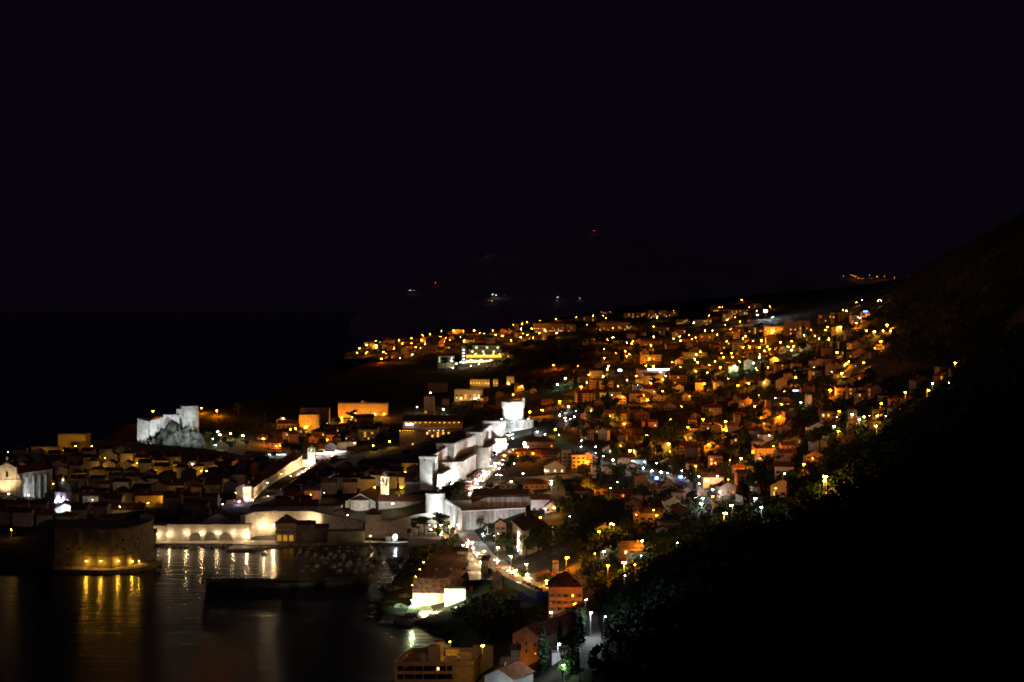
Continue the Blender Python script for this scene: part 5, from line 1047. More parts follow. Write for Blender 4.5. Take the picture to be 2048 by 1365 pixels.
strip('steep_road', [G(1118, 860)[:2], G(1128, 845)[:2], G(1122, 832)[:2], G(1133, 820)[:2], G(1145, 812)[:2]], 9, M['paving'], .5, 4)
strip('boulevard', [G(1175, 905)[:2], G(1190, 922)[:2], G(1230, 938)[:2], G(1290, 945)[:2], G(1340, 952)[:2], G(1385, 972)[:2], G(1405, 1000)[:2], G(1415, 1012)[:2]], 9, M['asphalt'], .5, 4)
x, y, z = G(1403, 1003); struct('parking_bay', MB().box(x-9, x+9, y-16, y+14, z-6, z+1.2), M['paving'])
strip('upper_lane', [G(1690, 760)[:2], G(1705, 735)[:2], G(1730, 718)[:2], G(1755, 700)[:2], G(1770, 678)[:2], G(1790, 672)[:2]], 6, M['asphalt'], .4, 3)
strip('corner_road', [(X(1186, 545), 545), (X(1182, 580), 580), (X(1177, 620), 620), (X(1174, 660), 660), (X(1150, 700), 700)], 8, M['asphalt'], .5, 4)
# ---- seafront hotel at the bottom
D = 700; t = thing('flat_roofed_hotel', 'large flat-roofed seafront hotel with parapets and roof boxes', 'hotel', (X(875, D), D, 5)); zr = Z(1326, D)-5; ox = t.location.x
bx = [X(790, D)-ox, X(945, D)-ox]
part(t, 'main_block', MB().loft([([(bx[0], 0), (bx[1], 0), (bx[1]+5, 27), (bx[0]+5.5, 27)], -10), ([(bx[0], 0), (bx[1], 0), (bx[1]+5, 27), (bx[0]+5.5, 27)], zr-1.2)]), M['cream'])
for nm, q in (('parapet', [(bx[0]-.3, -.3, bx[1]+.3, .5)]),):
    part(t, 'front_parapet', MB().box(bx[0]-.3, bx[1]+.3, -.35, .5, zr-1.2, zr+.6), M['pink']); part(t, 'back_parapet', MB().box(bx[0]+5.2, bx[1]+5.3, 26.5, 27.3, zr-1.2, zr+.6), M['pink'])
for sx, e in ((bx[0], 5.5), (bx[1], 5)): part(t, 'side_parapet', MB().add([(sx-.4, .5, zr-1.2), (sx+.4, .5, zr-1.2), (sx+e+.4, 26.5, zr-1.2), (sx+e-.4, 26.5, zr-1.2), (sx-.4, .5, zr+.6), (sx+.4, .5, zr+.6), (sx+e+.4, 26.5, zr+.6), (sx+e-.4, 26.5, zr+.6)], [(4,5,6,7),(0,1,5,4),(1,2,6,5),(2,3,7,6),(3,0,4,7)]), M['pink'])
for a, b_, pyt, pyb, dy in ((857, 881, 1294, 1320, 8), (866, 888, 1285, 1300, 20), (891, 919, 1300, 1310, 18), (892, 914, 1312, 1322, 8), (921, 943, 1310, 1322, 9), (841, 853, 1307, 1318, 6), (946, 986, 1295, 1311, 16)):
    Dd = D+dy; part(t, 'roof_box', MB().box(X(a, Dd)-ox, X(b_, Dd)-ox, dy, dy+5, zr-1.15 if a < 945 else -8, Z(pyt, Dd)-5), M['cream'])
for k in range(5):
    zz = zr - 4.2 - k*3.4; part(t, 'balcony', MB().box(bx[0], bx[0]+24, -1.6, -.05, zz, zz+1.0), M['pink'])
    part(t, 'window_band', MB().box(bx[0]+1, bx[0]+23.4, -.08, .05, zz+1.0, zz+2.9), M['glass'])  # dark strip in place of the shade inside the balcony recess
    for j in (.12, .31, .47, .72, .9): part(t, 'mullion', MB().box(bx[0]+1+22*j, bx[0]+1.3+22*j, -.2, -.08, zz+1.0, zz+2.9), M['pink'])
    if k == 0: link('window', wmesh('v', 's'), t, (bx[0]+17.6, -.1, zz+1.2))
FP.append((X(880, D), D+14, 36, 32, 0))
street_lamp_at(X(965, 690), 690, float(terr(X(965, 690), 690)), 14, 'y', 'm', 'behind the flat-roofed seafront hotel', pk=.13); street_lamp_at(X(800, 684), 680, float(max(terr(X(800, 684), 680), 0)), 16, 'y', 's', 'below the flat-roofed seafront hotel', pk=.16)
street_lamp_at(X(900, 712), 716, 33.5, 4, 'y', 's', 'on the roof of the flat-roofed seafront hotel', pk=.16)
# ---- houses in the lower corner
t = dhouse(1098, 1165, 1175, 1240, 765, 'h', 'brick', d=14, rise=6, win='f', nu=5, nv=4, lit=0, label='tall brick-orange house with hipped dark roof above the street', size='m', depth=8, tile='tile2')
street_lamp_at(X(1160, 752), 752, Z(1230, 752), 4, 'r', 'b', 'by the tall orange-lit house', pk=.28); flood(X(1150, 753), 753.5, Z(1222, 753), X(1138, 765), 765, Z(1200, 765), 'o', 600, 130, 'added orange floodlight at the foot of the tall brick-orange house', group=None, foot=5); street_lamp_at(X(1104, 752), 754, Z(1240, 754), 3.5, 'v', 'm', 'by the tall orange-lit house', pk=.14); street_lamp_at(X(1170, 758), 760, Z(1222, 760), 5, 'g', 's', 'by the tall orange-lit house', pk=.5)  # the orange flood is added to brighten the dark house front
dhouse(1197, 1206, 1182, 1214, 745, 's', 'brick', d=7, rise=1, label='narrow orange-lit wall end beyond the tall house', chimney=False, depth=8); street_lamp_at(X(1200, 738), 739, Z(1218, 739), 3, 'r', 'm', 'beyond the tall orange-lit house', pk=.6)
t = house(X(1105, 655), 668, 44, 15, 40, 8.5, -.32, 'g', 'ochre', rise=3.6, depth=8, chimney=True, tile='tile3', label='long red-roofed house stepping down beside the corner road', win='') if False else None
t = house(X(1108, 650)-.5, 662, 46, 38, 12, 7.5, math.radians(58), 'g', 'ochre', rise=3.4, depth=10, tile='tile3', win='l', nu=3, nv=2, lit=0, size='s', label='long red-roofed house running up beside the corner road')
dhouse(985, 1051, 1357, 1390, 575, 'g', 'white', d=14, rise=2.8, rz=-.5, tile='tile3', win='f', nu=2, nv=1, lit=0, label='pale blue-lit gable with orange tiles at the lower edge', depth=8); dhouse(1003, 1035, 1330, 1345, 590, 's', 'grey', d=8, rise=1.6, label='low grey shed roof behind the blue-lit gable', depth=8, chimney=False)
dhouse(1100, 1142, 1306, 1326, 605, 'f', 'white', d=9, rz=.15, label='flat white carport roof shining under a lamp', depth=6, cat='carport', name='carport'); dhouse(1022, 1040, 1300, 1322, 630, 's', 'ochre', d=6, rise=1.4, label='small yellow-lit lean-to below the long house', depth=8, chimney=False)
street_lamp_at(X(1181, 592), 592, road_z(X(1181, 592), 592)[1]-.1, 9, 'w', 'm', 'on the corner road beside the dark slope', pk=6); street_lamp_at(X(1129, 570), 570, float(terr(X(1129, 570), 570)), 6, 'g', 'm', 'among cypresses beside the corner road', pk=.8); street_lamp_at(X(1115, 596), 590, float(terr(X(1115, 596), 590)), 9, 'w', 'm', 'over the white carport', pk=4.5); street_lamp_at(X(1172, 640), 645, road_z(X(1172, 640), 645)[1]-.1, 7, 'w', 's', 'at the top of the corner road', pk=1.3)
street_lamp_at(X(1006, 564), 562, float(terr(X(1006, 564), 562)), 6, 'w', 's', 'before the blue-lit gable', pk=14); street_lamp_at(X(1022, 640), 640, float(terr(X(1022, 640), 640)), 6, 'o', 's', 'below the long red-roofed house', pk=.3)

# ================================================================== HILLSIDE TOWN
def hl(rk, s):
    for t_ in s.split(';'):
        q = t_.split(','); zhouse(rk, float(q[0]), float(q[1]), float(q[2]), float(q[3]), q[4], q[5])
zhouse(4, 225, 918, 80, 145, 'f', 'cream', label='cream tower house with lit ground windows by the fire-red cars', nu=2, nv=4, rz=.05); zhouse(4, 325, 922, 118, 108, 'h', 'cream', label='cream house with red hipped roof joined to the tower house', rz=.05)
zhouse(4, 125, 968, 178, 56, 'g', 'cream', label='low broad cream gable with three lit windows', nu=3, nv=1, lit=1, litc='v', rz=0.02); zhouse(4, 1283, 712, 125, 62, 'g', 'cream', label='cream gable lit yellow in the middle of the slope', rz=-.1, d=12)
zhouse(4, 1715, 705, 150, 75, 'h', 'ochre', label='ochre villa with a dormer on its hipped roof', rz=.05); zhouse(4, 1765, 215, 108, 30, 'g', 'ochre', label='yellow gable glowing above a garden lamp', rz=.05)
zhouse(5, 400, 1335, 210, 85, 'g', 'ochre', label='big plain gable lit orange at the edge of the woods', rz=-.35, d=20); zhouse(5, 500, 1225, 120, 30, 'g', 'pink', label='smaller orange-lit gable stepping up behind the big gable', rz=-.3); zhouse(5, 655, 800, 172, 50, 'g', 'white', label='broad pale gable lit greenish by a lamp', rz=0)
zhouse(4, 1250, 1160, 110, 42, 'g', 'white', label='white gable with one dark window beside the bright parking bay', rz=0); zhouse(4, 1600, 1150, 190, 48, 'g', 'grey', label='wide grey gabled hall beside the bright parking bay', rz=.05, d=18); zhouse(4, 1495, 905, 115, 78, 'f', 'pink', label='pink flat-roofed house lit orange', rz=0); zhouse(4, 840, 918, 130, 60, 'f', 'teal', label='pale teal block behind the boulevard lamps', rz=0); zhouse(4, 1380, 1200, 100, 12, 'f', 'white', label='low white-lit terrace at the parking bay', rz=0, d=7) if False else None
hl(4, '1175,208,140,75,s,ochre;385,358,160,72,s,ochre;680,375,110,55,g,cream;1012,352,100,28,g,white;1110,430,100,35,g,cream;650,522,200,60,s,ochre;735,568,90,25,g,pink;1265,805,140,72,s,brick;1360,765,65,68,s,cream;1460,772,128,38,g,cream;1320,928,140,40,h,ochre;1155,808,80,20,g,cream;685,748,65,36,g,cream;575,800,80,40,g,grey;890,862,160,82,f,brown;1860,745,110,45,h,pink;1720,815,110,45,g,brown;1835,885,78,50,g,ochre;530,978,180,60,f,grey;600,978,66,38,f,ochre;520,1152,110,55,s,brown;700,1218,160,75,s,ochre;975,1142,140,38,h,ochre;1095,1108,110,36,g,pink;1120,1272,150,60,g,cream;800,1272,140,45,g,ochre;950,1342,180,68,s,ochre;820,1342,52,80,g,pink;1710,1065,80,100,s,brick;1690,965,90,40,s,cream;1730,1185,100,50,f,grey;280,1222,130,60,h,white;450,250,50,72,f,pink;565,248,105,62,f,pink;480,155,110,55,f,brown;940,175,120,38,s,white;1540,375,90,35,g,brown;1700,562,90,90,s,brown;1300,545,70,30,s,grey;1330,500,80,15,g,pink;1430,445,90,35,s,ochre;1730,350,130,28,s,pink;945,285,130,38,s,brown;870,520,120,60,g,brown;420,440,70,25,g,pink;145,432,80,25,g,pink;60,380,90,20,s,pink;1030,185,70,30,s,brown;830,270,80,50,s,grey;560,320,90,35,f,white;500,390,70,30,g,brown;1640,395,60,35,g,ochre;1920,500,80,55,g,ochre;1840,590,60,110,f,brown;1950,420,60,30,s,pink;1410,600,80,40,h,ochre;1690,600,110,40,s,ochre;1200,250,120,20,f,brown;1390,80,60,20,g,ochre')
hl(5, '625,1068,150,80,g,brown;380,1155,160,72,s,cream;1540,405,150,55,g,brown;1735,285,115,42,f,brick;1725,350,120,40,g,brown;1848,310,110,45,s,brown;1240,522,130,45,h,brown;1335,545,130,40,h,brick;1325,620,110,35,g,cream;1180,665,100,55,f,ochre;1020,345,150,25,g,ochre;1020,138,110,38,g,ochre;1100,460,150,50,g,brown;690,452,120,42,s,brown;860,465,90,55,s,pink;715,640,100,35,g,brown;970,745,110,40,g,ochre;750,700,130,75,f,grey;582,565,36,90,f,cream;390,640,130,55,s,pink;375,110,80,22,g,white;640,330,90,60,f,grey;570,280,60,40,s,pink;430,865,120,35,s,brown;380,800,90,50,g,brown;700,880,160,40,f,grey;1150,745,70,40,f,ochre;900,235,60,40,s,ochre;830,330,60,40,s,ochre;1140,150,60,40,s,brown;1190,70,60,35,s,ochre;930,880,120,40,s,brown;240,600,40,80,f,ochre;225,650,90,45,g,ochre;140,560,50,40,s,ochre;400,570,60,25,s,ochre;60,180,50,30,g,ochre;250,990,110,60,g,brown;130,1000,60,60,s,ochre;1000,700,60,30,f,ochre')
hl(7, '1065,465,80,30,s,pink;1110,465,80,38,s,pink;1180,535,70,25,s,brown;760,545,80,22,g,ochre;640,600,100,30,s,brown;560,590,60,20,s,brown;1240,615,90,20,g,ochre;1440,695,50,25,g,ochre;1690,690,60,35,g,ochre;1630,640,90,30,s,brown;1730,590,90,35,s,brown;1890,540,100,45,g,brown;1600,600,90,70,f,grey;1490,590,80,55,f,brown;960,440,110,40,s,pink;900,430,60,35,f,pink;1330,780,70,25,g,ochre;1400,590,70,40,s,brown;1230,800,110,50,h,grey;1330,890,100,50,s,ochre;860,560,180,35,s,brown;1060,590,150,30,s,brown;1160,190,40,30,s,brown;1400,270,60,40,s,ochre')
hl(6, '420,470,90,40,s,pink;350,480,60,40,s,pink;250,490,80,40,s,ochre;200,530,60,35,s,ochre;550,470,70,30,s,pink;370,590,70,35,g,pink;480,585,90,30,g,grey;620,400,60,25,s,brown;880,310,90,40,h,brown;1010,370,90,28,f,cream;1100,450,90,22,s,white;1215,455,90,25,h,brown;1290,465,70,20,g,grey;1320,385,80,18,s,pink;780,390,50,22,s,ochre;1505,345,40,55,s,ochre;1970,350,70,55,f,brown;1430,610,90,70,s,brown;1530,870,80,50,s,brown;1230,970,60,50,s,pink;1360,920,60,35,g,brown;1180,1010,70,30,s,brown;900,985,60,45,s,brown;250,1245,160,55,s,cream;1650,880,50,25,g,brown')
hl(2, '760,330,190,40,s,ochre;705,290,90,30,g,ochre;640,505,130,50,s,pink;530,425,80,18,s,pink;1430,430,150,85,f,ochre;1240,360,80,35,s,pink;1050,420,200,60,h,brown;1400,275,170,35,s,brown')
hl(3, '1510,690,320,60,h,brick;1318,800,155,70,h,pink;1480,790,150,40,s,brick;1620,800,170,40,s,brown;1200,1105,170,48,h,cream;1480,1110,270,50,h,brown;1900,1200,230,70,h,white;1700,1290,110,50,h,ochre')
hl(10, '1035,330,140,30,g,ochre;1090,580,150,40,g,white;1095,705,115,50,f,ochre;1320,630,220,150,s,brick;1710,300,220,50,f,brick;1640,350,110,30,g,grey;1530,225,220,85,s,ochre;1380,240,65,110,g,pink;455,830,180,60,h,brick;560,760,40,110,f,grey;820,900,60,90,f,grey')
# further houses the photograph only hints at, scattered over the built slope
def inpoly(px, py, poly):
    c = False
    for i in range(len(poly)):
        (ax, ay), (bx_, by_) = poly[i], poly[i-1]
        if (ay > py) != (by_ > py) and px < (bx_-ax)*(py-ay)/(by_-ay)+ax: c = not c
    return c
TOWN = [(1110, 800), (1160, 760), (1200, 700), (1280, 670), (1500, 650), (1640, 655), (1720, 680), (1700, 760), (1790, 760), (1780, 800), (1700, 840), (1640, 930), (1540, 1000), (1440, 1020), (1300, 1040), (1190, 1010), (1150, 960), (1190, 890), (1130, 860)]
HEAD = [(720, 705), (760, 680), (860, 668), (1000, 662), (1100, 668), (1080, 690), (1010, 690), (900, 700), (800, 720)]
PILE = [(545, 870), (600, 862), (680, 860), (790, 860), (800, 892), (740, 896), (640, 890), (570, 900)]
def scatter(poly, n, dmin, walls, lit=.18):
    k = 0; xs_ = [p[0] for p in poly]; ys_ = [p[1] for p in poly]
    for _ in range(n*14):
        if k >= n: break
        px, py = random.uniform(min(xs_), max(xs_)), random.uniform(min(ys_), max(ys_))
        if not inpoly(px, py, poly): continue
        x, y, z = G(px, py)
        if on_road(x, y, 3) or any(abs(x-f[0]) + abs(y-f[1]) < dmin + f[2]*.4 for f in FP): continue
        w, d_, h = random.uniform(9, 15), random.uniform(8, 11), random.choice((5, 6, 7.5, 8.5))
        house(x, y, z, w, d_, h, random.uniform(-.4, .4) + random.choice((0, -math.pi/2, -math.pi/2)), random.choice('gggh' + ('f' if random.random() < .3 else 'g')), random.choice(walls), tile=random.choice(['tile', 'tile2', 'tile3']), win=random.choice(['fr', 'r', 'f']), nu=3, nv=2, lit=lit, litc='yyovw', size='s'); k += 1
scatter(TOWN, 95, 13, ['cream', 'ochre', 'grey', 'brown', 'pink', 'white', 'cream']); scatter(HEAD, 22, 26, ['ochre', 'pink', 'brown']); scatter(PILE, 12, 14, ['cream', 'brown', 'ochre'])
# old town roofscape
OT = [(0, 905), (250, 905), (420, 925), (560, 930), (640, 945), (800, 915), (850, 930), (840, 985), (700, 985), (680, 1010), (500, 1022), (470, 1050), (290, 1048), (0, 1050)]
OTW = ['dim_stone', 'stone', 'cream', 'dim_stone']
k = 0
for iy in range(18):
    for ix in range(26):
        y = 1312 + iy*24 + random.uniform(-3, 3); x = -470 + ix*16 + random.uniform(-1.5, 1.5) + (iy % 2)*5
        z = float(terr(x, y)); px = 1024 + x*F/y; py = HY + (H - z - 6)*F/y
        if px < -15 or y > 1735 or z < 3 or not inpoly(max(px, 1), py, OT): continue
        if x > -232 and x < -180 and y > 1425: continue
        if (-245 < x < -182 and y > 1335) or (X(100, y) < x < X(158, y) and 1335 < y < 1420) or (x < X(85, y) and 1380 < y < 1450) or (X(745, y) < x < X(790, y) and y < 1365) or (X(262, y) < x < X(332, y) and 1370 < y < 1440): continue
        if any(abs(x-f[0]) < 8 + f[2]*.55 and abs(y-f[1]) < 11 + f[3]*.55 for f in FP if f[2] > 15.5 or f[3] > 15.5) or hit(x, y, 7): continue
        near_ = py > 960
        house(x, y, z, random.uniform(11, 14.6), random.uniform(9, 12), random.uniform(7, 10.5) + (1.5 if y > 1600 else 0), random.choice((0, 0, math.pi/2)) + random.uniform(-.06, .06), random.choice('gggh'), random.choice(OTW), tile=random.choice(['tile', 'tile2', 'tile2']), win=random.choice(['f', 'r', '']) if near_ else '', nu=2, nv=2, lit=.05, litc='yv', size='s', name='town_house', cat='town house', depth=9); k += 1

# ================================================================== LAMPS seen and added
def along(P, zs, t_, off):
    L = [0]
    for i in range(len(P)-1): L.append(L[-1] + (P[i+1]-P[i]).length)
    s = t_*L[-1]
    for i in range(len(P)-1):
        if L[i+1] >= s: break
    f = (s-L[i])/(L[i+1]-L[i]); p = P[i].lerp(P[i+1], f); d = (P[i+1]-P[i]).normalized(); n = Vector((-d.y, d.x))
    return p.x+n.x*off, p.y+n.y*off, zs[i]+(zs[i+1]-zs[i])*f + .02, math.atan2(d.y, d.x) - math.pi/2

def ll(rk, s, pk=1.0):
    for t_ in s.split():
        q = t_.split(','); zlamp(rk, float(q[0]), float(q[1]), q[2] if len(q) > 2 else 'o', q[3] if len(q) > 3 else 'm', None, pk)
ll(7, '50,335,o,b 225,318,o,b 370,305,y,m 315,383,o,s 420,390,o,m 402,410,o,s 565,388,o,m 540,412,o,s 672,385,o,b 700,365,y,m 455,305,o,s 475,328,o,m 912,322,y,m 1055,265,y,s 942,397,o,b 885,400,o,s 1228,365,y,b 1358,305,o,m 1445,237,o,m 1473,231,o,s 1637,170,o,m 1875,225,o,m 1762,263,y,m 1702,232,o,s 1622,358,o,b 1578,322,o,m 1515,342,y,m 1496,388,o,m 1427,468,o,b 1668,480,o,b 1805,403,o,s 1387,433,o,m 1804,523,o,m 1964,533,o,b 1855,570,o,m 1828,605,o,b 1870,593,o,s 1790,635,y,s 1788,660,g,m 1738,710,g,m 1575,733,g,b 1617,697,y,m 1857,747,o,m 1770,770,o,s 1750,755,v,s 1480,662,o,b 1557,657,o,b 1550,627,o,m 1283,612,o,m 1115,520,o,m 1212,505,o,s 698,543,o,m 490,510,o,b 535,492,y,b 600,515,y,m 655,535,y,m 30,725,r,b 240,732,o,s 228,798,o,m 130,840,g,b 65,893,g,m 488,757,g,s 502,738,g,s 580,905,o,m 228,980,o,m 370,973,y,m 80,1035,o,b 155,1080,w,B 215,1120,w,s 205,1168,w,m 172,1187,w,m 222,1213,o,m 352,1120,o,s 357,1155,o,s 740,975,y,b 830,1023,o,b 963,948,o,m 1047,965,o,s 620,1000,o,m 505,1160,y,b 630,1228,r,b 1317,885,o,b 1695,882,y,m 1827,873,y,s 1777,983,o,m 1743,1080,o,m 1970,1060,o,m 1950,1168,o,m 1497,1208,y,b 1485,1275,o,b 1873,1327,w,s 1125,1080,o,s 1032,1190,o,s 1523,842,o,s 1303,787,w,s 1340,790,o,m 1920,1010,w,s 1110,742,o,s 675,635,o,m 655,655,o,s 620,625,o,s 563,625,o,s 940,780,w,b 905,830,w,m 985,820,w,s 745,900,w,s 800,985,o,s 525,985,w,s')
ll(8, '993,363,o,s 1040,343,w,s 1180,347,y,m 1205,350,y,s 880,428,o,m 908,435,y,m 1045,460,y,s 993,537,o,b 1020,495,w,s 860,572,y,b 747,573,o,m 545,617,y,m 578,615,y,m 500,545,o,s 605,595,o,s 1253,555,o,B 1143,613,y,b 1215,605,y,m 1075,605,o,m 1283,605,y,m 1203,697,o,b 185,693,o,m 343,703,o,b 250,763,o,s 455,740,o,m 443,768,g,b 117,880,g,m 45,652,o,m 473,1003,o,b 783,957,g,s 903,888,o,b 870,968,y,b 1050,877,o,m 770,1110,o,b 350,1230,o,m 517,1217,g,m 153,1153,o,s 200,1047,y,s 1410,1130,o,m 1197,1225,o,m 1597,1112,o,m 1640,1055,w,m 1832,880,o,m 1785,1050,w,s 1098,1330,y,m 1168,1330,y,m 950,1318,v,m 840,1290,o,m 825,1340,w,s 375,1120,y,s 300,1180,w,s 988,905,b,s 630,918,w,s 930,870,y,s 1150,750,o,s')
ll(5, '795,737,g,b 838,778,o,m 250,815,v,s 180,915,o,B 288,907,o,s 357,942,o,m 67,1045,o,m 5,1010,y,s 540,1060,o,m 372,1140,g,m 735,1165,y,b 715,1200,y,m 1240,648,w,s 1055,655,y,m 1017,680,v,m 1165,735,y,m 620,1010,r,s 300,1265,r,s')
ll(4, '352,690,w,m 345,743,w,m 475,740,w,m 533,820,w,m 470,797,w,s 765,775,y,b 622,852,v,m 515,903,v,s 787,862,w,m 895,870,w,m 997,880,w,m 1087,905,w,m 1030,955,v,b 880,920,w,b 950,945,w,b 1080,965,w,s 1210,945,w,m 1277,965,w,m 1357,993,w,m 1353,1055,w,m 1425,1025,v,b 1515,990,w,m 1470,1105,w,m 1540,1125,w,m 1693,1140,w,m 1605,1020,o,s 1465,1165,o,m 1380,1225,w,B 1390,1180,w,b 1830,1180,w,b 1890,1255,w,m 1570,1305,y,b 665,1040,g,s 98,1057,v,m 340,1090,o,B 600,1095,y,s 733,1105,y,s 868,1265,v,s 1885,745,o,b 1710,840,y,m 1615,855,y,s 1773,870,o,m 1440,720,o,m 1250,690,y,m 1100,715,y,b 690,730,o,s 965,1280,y,s 820,1320,r,s 1640,1240,v,m 1330,905,o,m 1500,880,r,s')
ll(10, '668,580,o,b 540,430,g,s 530,265,w,s 698,167,w,s 1110,240,y,m 1150,245,y,m 1005,318,o,m 965,540,r,s 1045,520,g,b 1432,410,y,m 1255,630,y,b 1785,430,g,s 1260,760,w,s 330,143,o,m 405,175,o,m 1050,1175,w,s 1435,80,v,s 1090,660,o,m 1370,650,r,s')
ll(3, '1243,150,o,b 1333,65,o,s 1710,215,o,b 1885,150,o,b 1410,322,o,b 1537,303,o,b 1665,500,y,m 1708,557,g,m 1935,610,w,s 1240,705,y,s 1160,765,y,s 1350,650,y,s 1450,740,o,m 1920,1090,o,b 540,298,w,s 275,275,w,s 1300,770,o,s 1650,1290,y,m')
ll(6, '690,348,o,m 865,348,y,s 970,347,o,b 1055,347,o,m 1145,347,o,b 1303,347,o,m 1358,350,o,b 1230,375,w,s 1473,340,o,b 1545,335,y,b 1555,292,o,m 1597,278,o,m 1702,263,o,s 1843,248,o,m 1635,330,o,m 1743,323,y,b 1890,315,o,m 1888,347,b,s 697,428,o,m 877,422,o,m 905,412,o,s 770,377,y,s 418,380,o,m 485,390,o,s 358,427,o,m 305,437,o,m 325,450,o,s 310,470,y,m 305,493,y,b 505,428,o,m 533,458,o,m 550,432,y,m 610,455,o,s 165,500,y,m 145,535,y,m 230,470,y,b 352,588,r,b 685,495,o,s 755,497,y,b 967,490,o,m 1028,405,y,s 1823,640,r,b 1550,822,o,m 1750,345,y,b 1480,300,o,s 1600,385,y,b 1700,370,y,m 1850,370,y,b')
ll(2, '145,178,o,b 10,155,o,b 770,335,o,m 815,330,o,b 710,243,y,m 1055,240,w,b 685,478,o,m 540,415,o,b 150,355,v,m 172,382,v,b 265,375,v,m 372,388,v,b 110,418,g,m 135,470,g,b 1325,452,v,m 575,793,v,s 215,672,o,s 1450,770,v,s 1490,830,y,s 945,893,o,s 650,480,o,m 900,320,y,b 1480,475,y,m 1620,440,y,m 1510,500,p,s 60,690,y,s 1085,425,o,m')
ll(1, '1305,182,o,b 1195,640,y,m 855,660,y,s 1405,655,y,m 1925,672,o,s 545,1155,v,s 70,530,w,s 785,480,y,s 1150,620,y,s 800,745,y,s 700,740,y,s 460,800,y,s 1640,630,v,s 1280,815,v,s 1085,855,v,s 880,865,v,s 100,1190,y,s 1620,845,y,s 1400,900,y,s 1720,690,y,s 1000,700,y,s', .55)
def lamp_along(P_, z_, t_, off, c, s, pk, ph):
    x, y, z, r = along(P_, z_, t_, off); street_lamp_at(x, y, z - .05, 6.5, c, s, ph, pk)
for i, t_ in enumerate(np.linspace(.04, .8, 9)): lamp_along(GP, GZs, t_, 6.2 if i % 2 else -6.2, 'v' if i > 1 else 'w', 'm', 2.2 if i > 1 else 2.6, 'at the kerb of the gate street')
for i, t_ in enumerate((.2, .5, .8)): lamp_along(ROADS[1][0], ROADS[1][2], t_, 0, 'v', 'm', 1.6, 'on the parking yard by the long halls')
for px, py, c in ((938, 1082, 'w'), (988, 1071, 'w'), (1005, 1085, 't'), (1025, 1142, 'y'), (1031, 1148, 'y'), (1053, 1148, 'v'), (1095, 1161, 'y'), (870, 1052, 'y'), (900, 1053, 'y'), (876, 1106, 'o'), (1040, 1172, 'b'), (1065, 1178, 'b'), (925, 1090, 'v')):
    for hh in (4.5, 6, 3.5, 8):
        x, y, z = G(px, py, hh)
        if not hit(x, y, .8): break
    street_lamp_at(x, y, z, hh, c, 's' if px < 870 or c in 'bt' else 'm', 'along the gate street', pk=1.5)
for px, py in ((948, 990), (952, 978), (962, 962), (975, 945), (1000, 930)):
    x, y, z = G(px-9, py-3, 6); street_lamp_at(x, y, z, 6, 'v', 'm', 'along the upper street under the bastions', pk=1.2)
# lamps added at random to deepen the glow of the amber-lit quarters
def added_lamps(poly, n, c, s_, far):
    xs_ = [p[0] for p in poly]; ys_ = [p[1] for p in poly]; k = 0
    for _ in range(n*20):
        if k >= n: break
        px, py = random.uniform(min(xs_), max(xs_)), random.uniform(min(ys_), max(ys_))
        if not inpoly(px, py, poly): continue
        x, y, z = G(px, py, 6)
        if (y > FARY) != far or hit(x, y, 1) or min(math.hypot(x-l[0], y-l[1]) for l in LAMPS) < (28 if far else 22): continue
        street_lamp_at(x, y, z, 6, random.choice(c), random.choice(s_)); k += 1
    return k
added_lamps(TOWN, 12, 'ooooo', 'sbb', False); added_lamps(TOWN, 60, 'oooooy', 'mmb', True); added_lamps(HEAD, 30, 'ooy', 'smm', True)
print('STREETLAMPS', sum(1 for o in COL.objects if o.name.startswith('street_lamp')), 'FAR', len(FARL))
# lights on the hills across the water
def hill_lamp(px, py, c, s):
    zr = None
    for (ax, ay), (bx_, by_) in zip(prof[:-1], prof[1:]):
        if ax <= px <= bx_: zr = Z(ay, 9000) + (Z(by_, 9000)-Z(ay, 9000))*(px-ax)/(bx_-ax)
    for q in np.linspace(0, 1.4, 400):
        D = 7200 + 800*min(q/.4, 1) if q < .4 else 8000 + 1000*(q-.4); zz = -5 + (zr*.45+5)*q/.4 if q < .4 else zr*(.45 + .55*(q-.4))
        if zz + 18.4 >= Z(py, D): break
    x = X(px, D); t = thing('distant_lamp', f'tiny {LNAME[c]} light on the dark hills across the water', 'lamp', (x, D, zz), 0, f'{LNAME[c]} lights on the far hills')
    link('pole', pole_mesh(18.0, False), t); link('lantern', lantern_mesh({'s': .7, 'm': 1.15}[s], M['H'+c]), t, (0, 0, 18.4))
for px, py, c, s in ((1188, 462, 'R', 'm'), (871, 566, 'R', 'm'), (972, 507, 'w', 's'), (820, 581, 'w', 's'), (828, 581, 'w', 's'), (978, 602, 'o', 's'), (985, 590, 'w', 'm'), (992, 591, 'w', 'm'), (1009, 590, 'w', 's'), (984, 603, 'y', 's'), (1113, 602, 'y', 's'), (1115, 595, 'w', 's'), (1159, 597, 'w', 's'),
                     (1703, 550, 'o', 'm'), (1707, 552, 'o', 'm'), (1711, 554, 'o', 'm'), (1717, 557, 'o', 'm'), (1725, 558, 'y', 's'), (1739, 551, 'w', 's'), (1754, 554, 'o', 'm'), (1769, 553, 'o', 'm'), (1789, 556, 'o', 'm'), (1816, 552, 'w', 's'), (1843, 543, 'o', 'm'), (1687, 553, 'y', 's'), (1743, 558, 'y', 's'), (1796, 589, 'w', 's'), (1180+560, 600, 'w', 's')):
    hill_lamp(px, py, c, s)

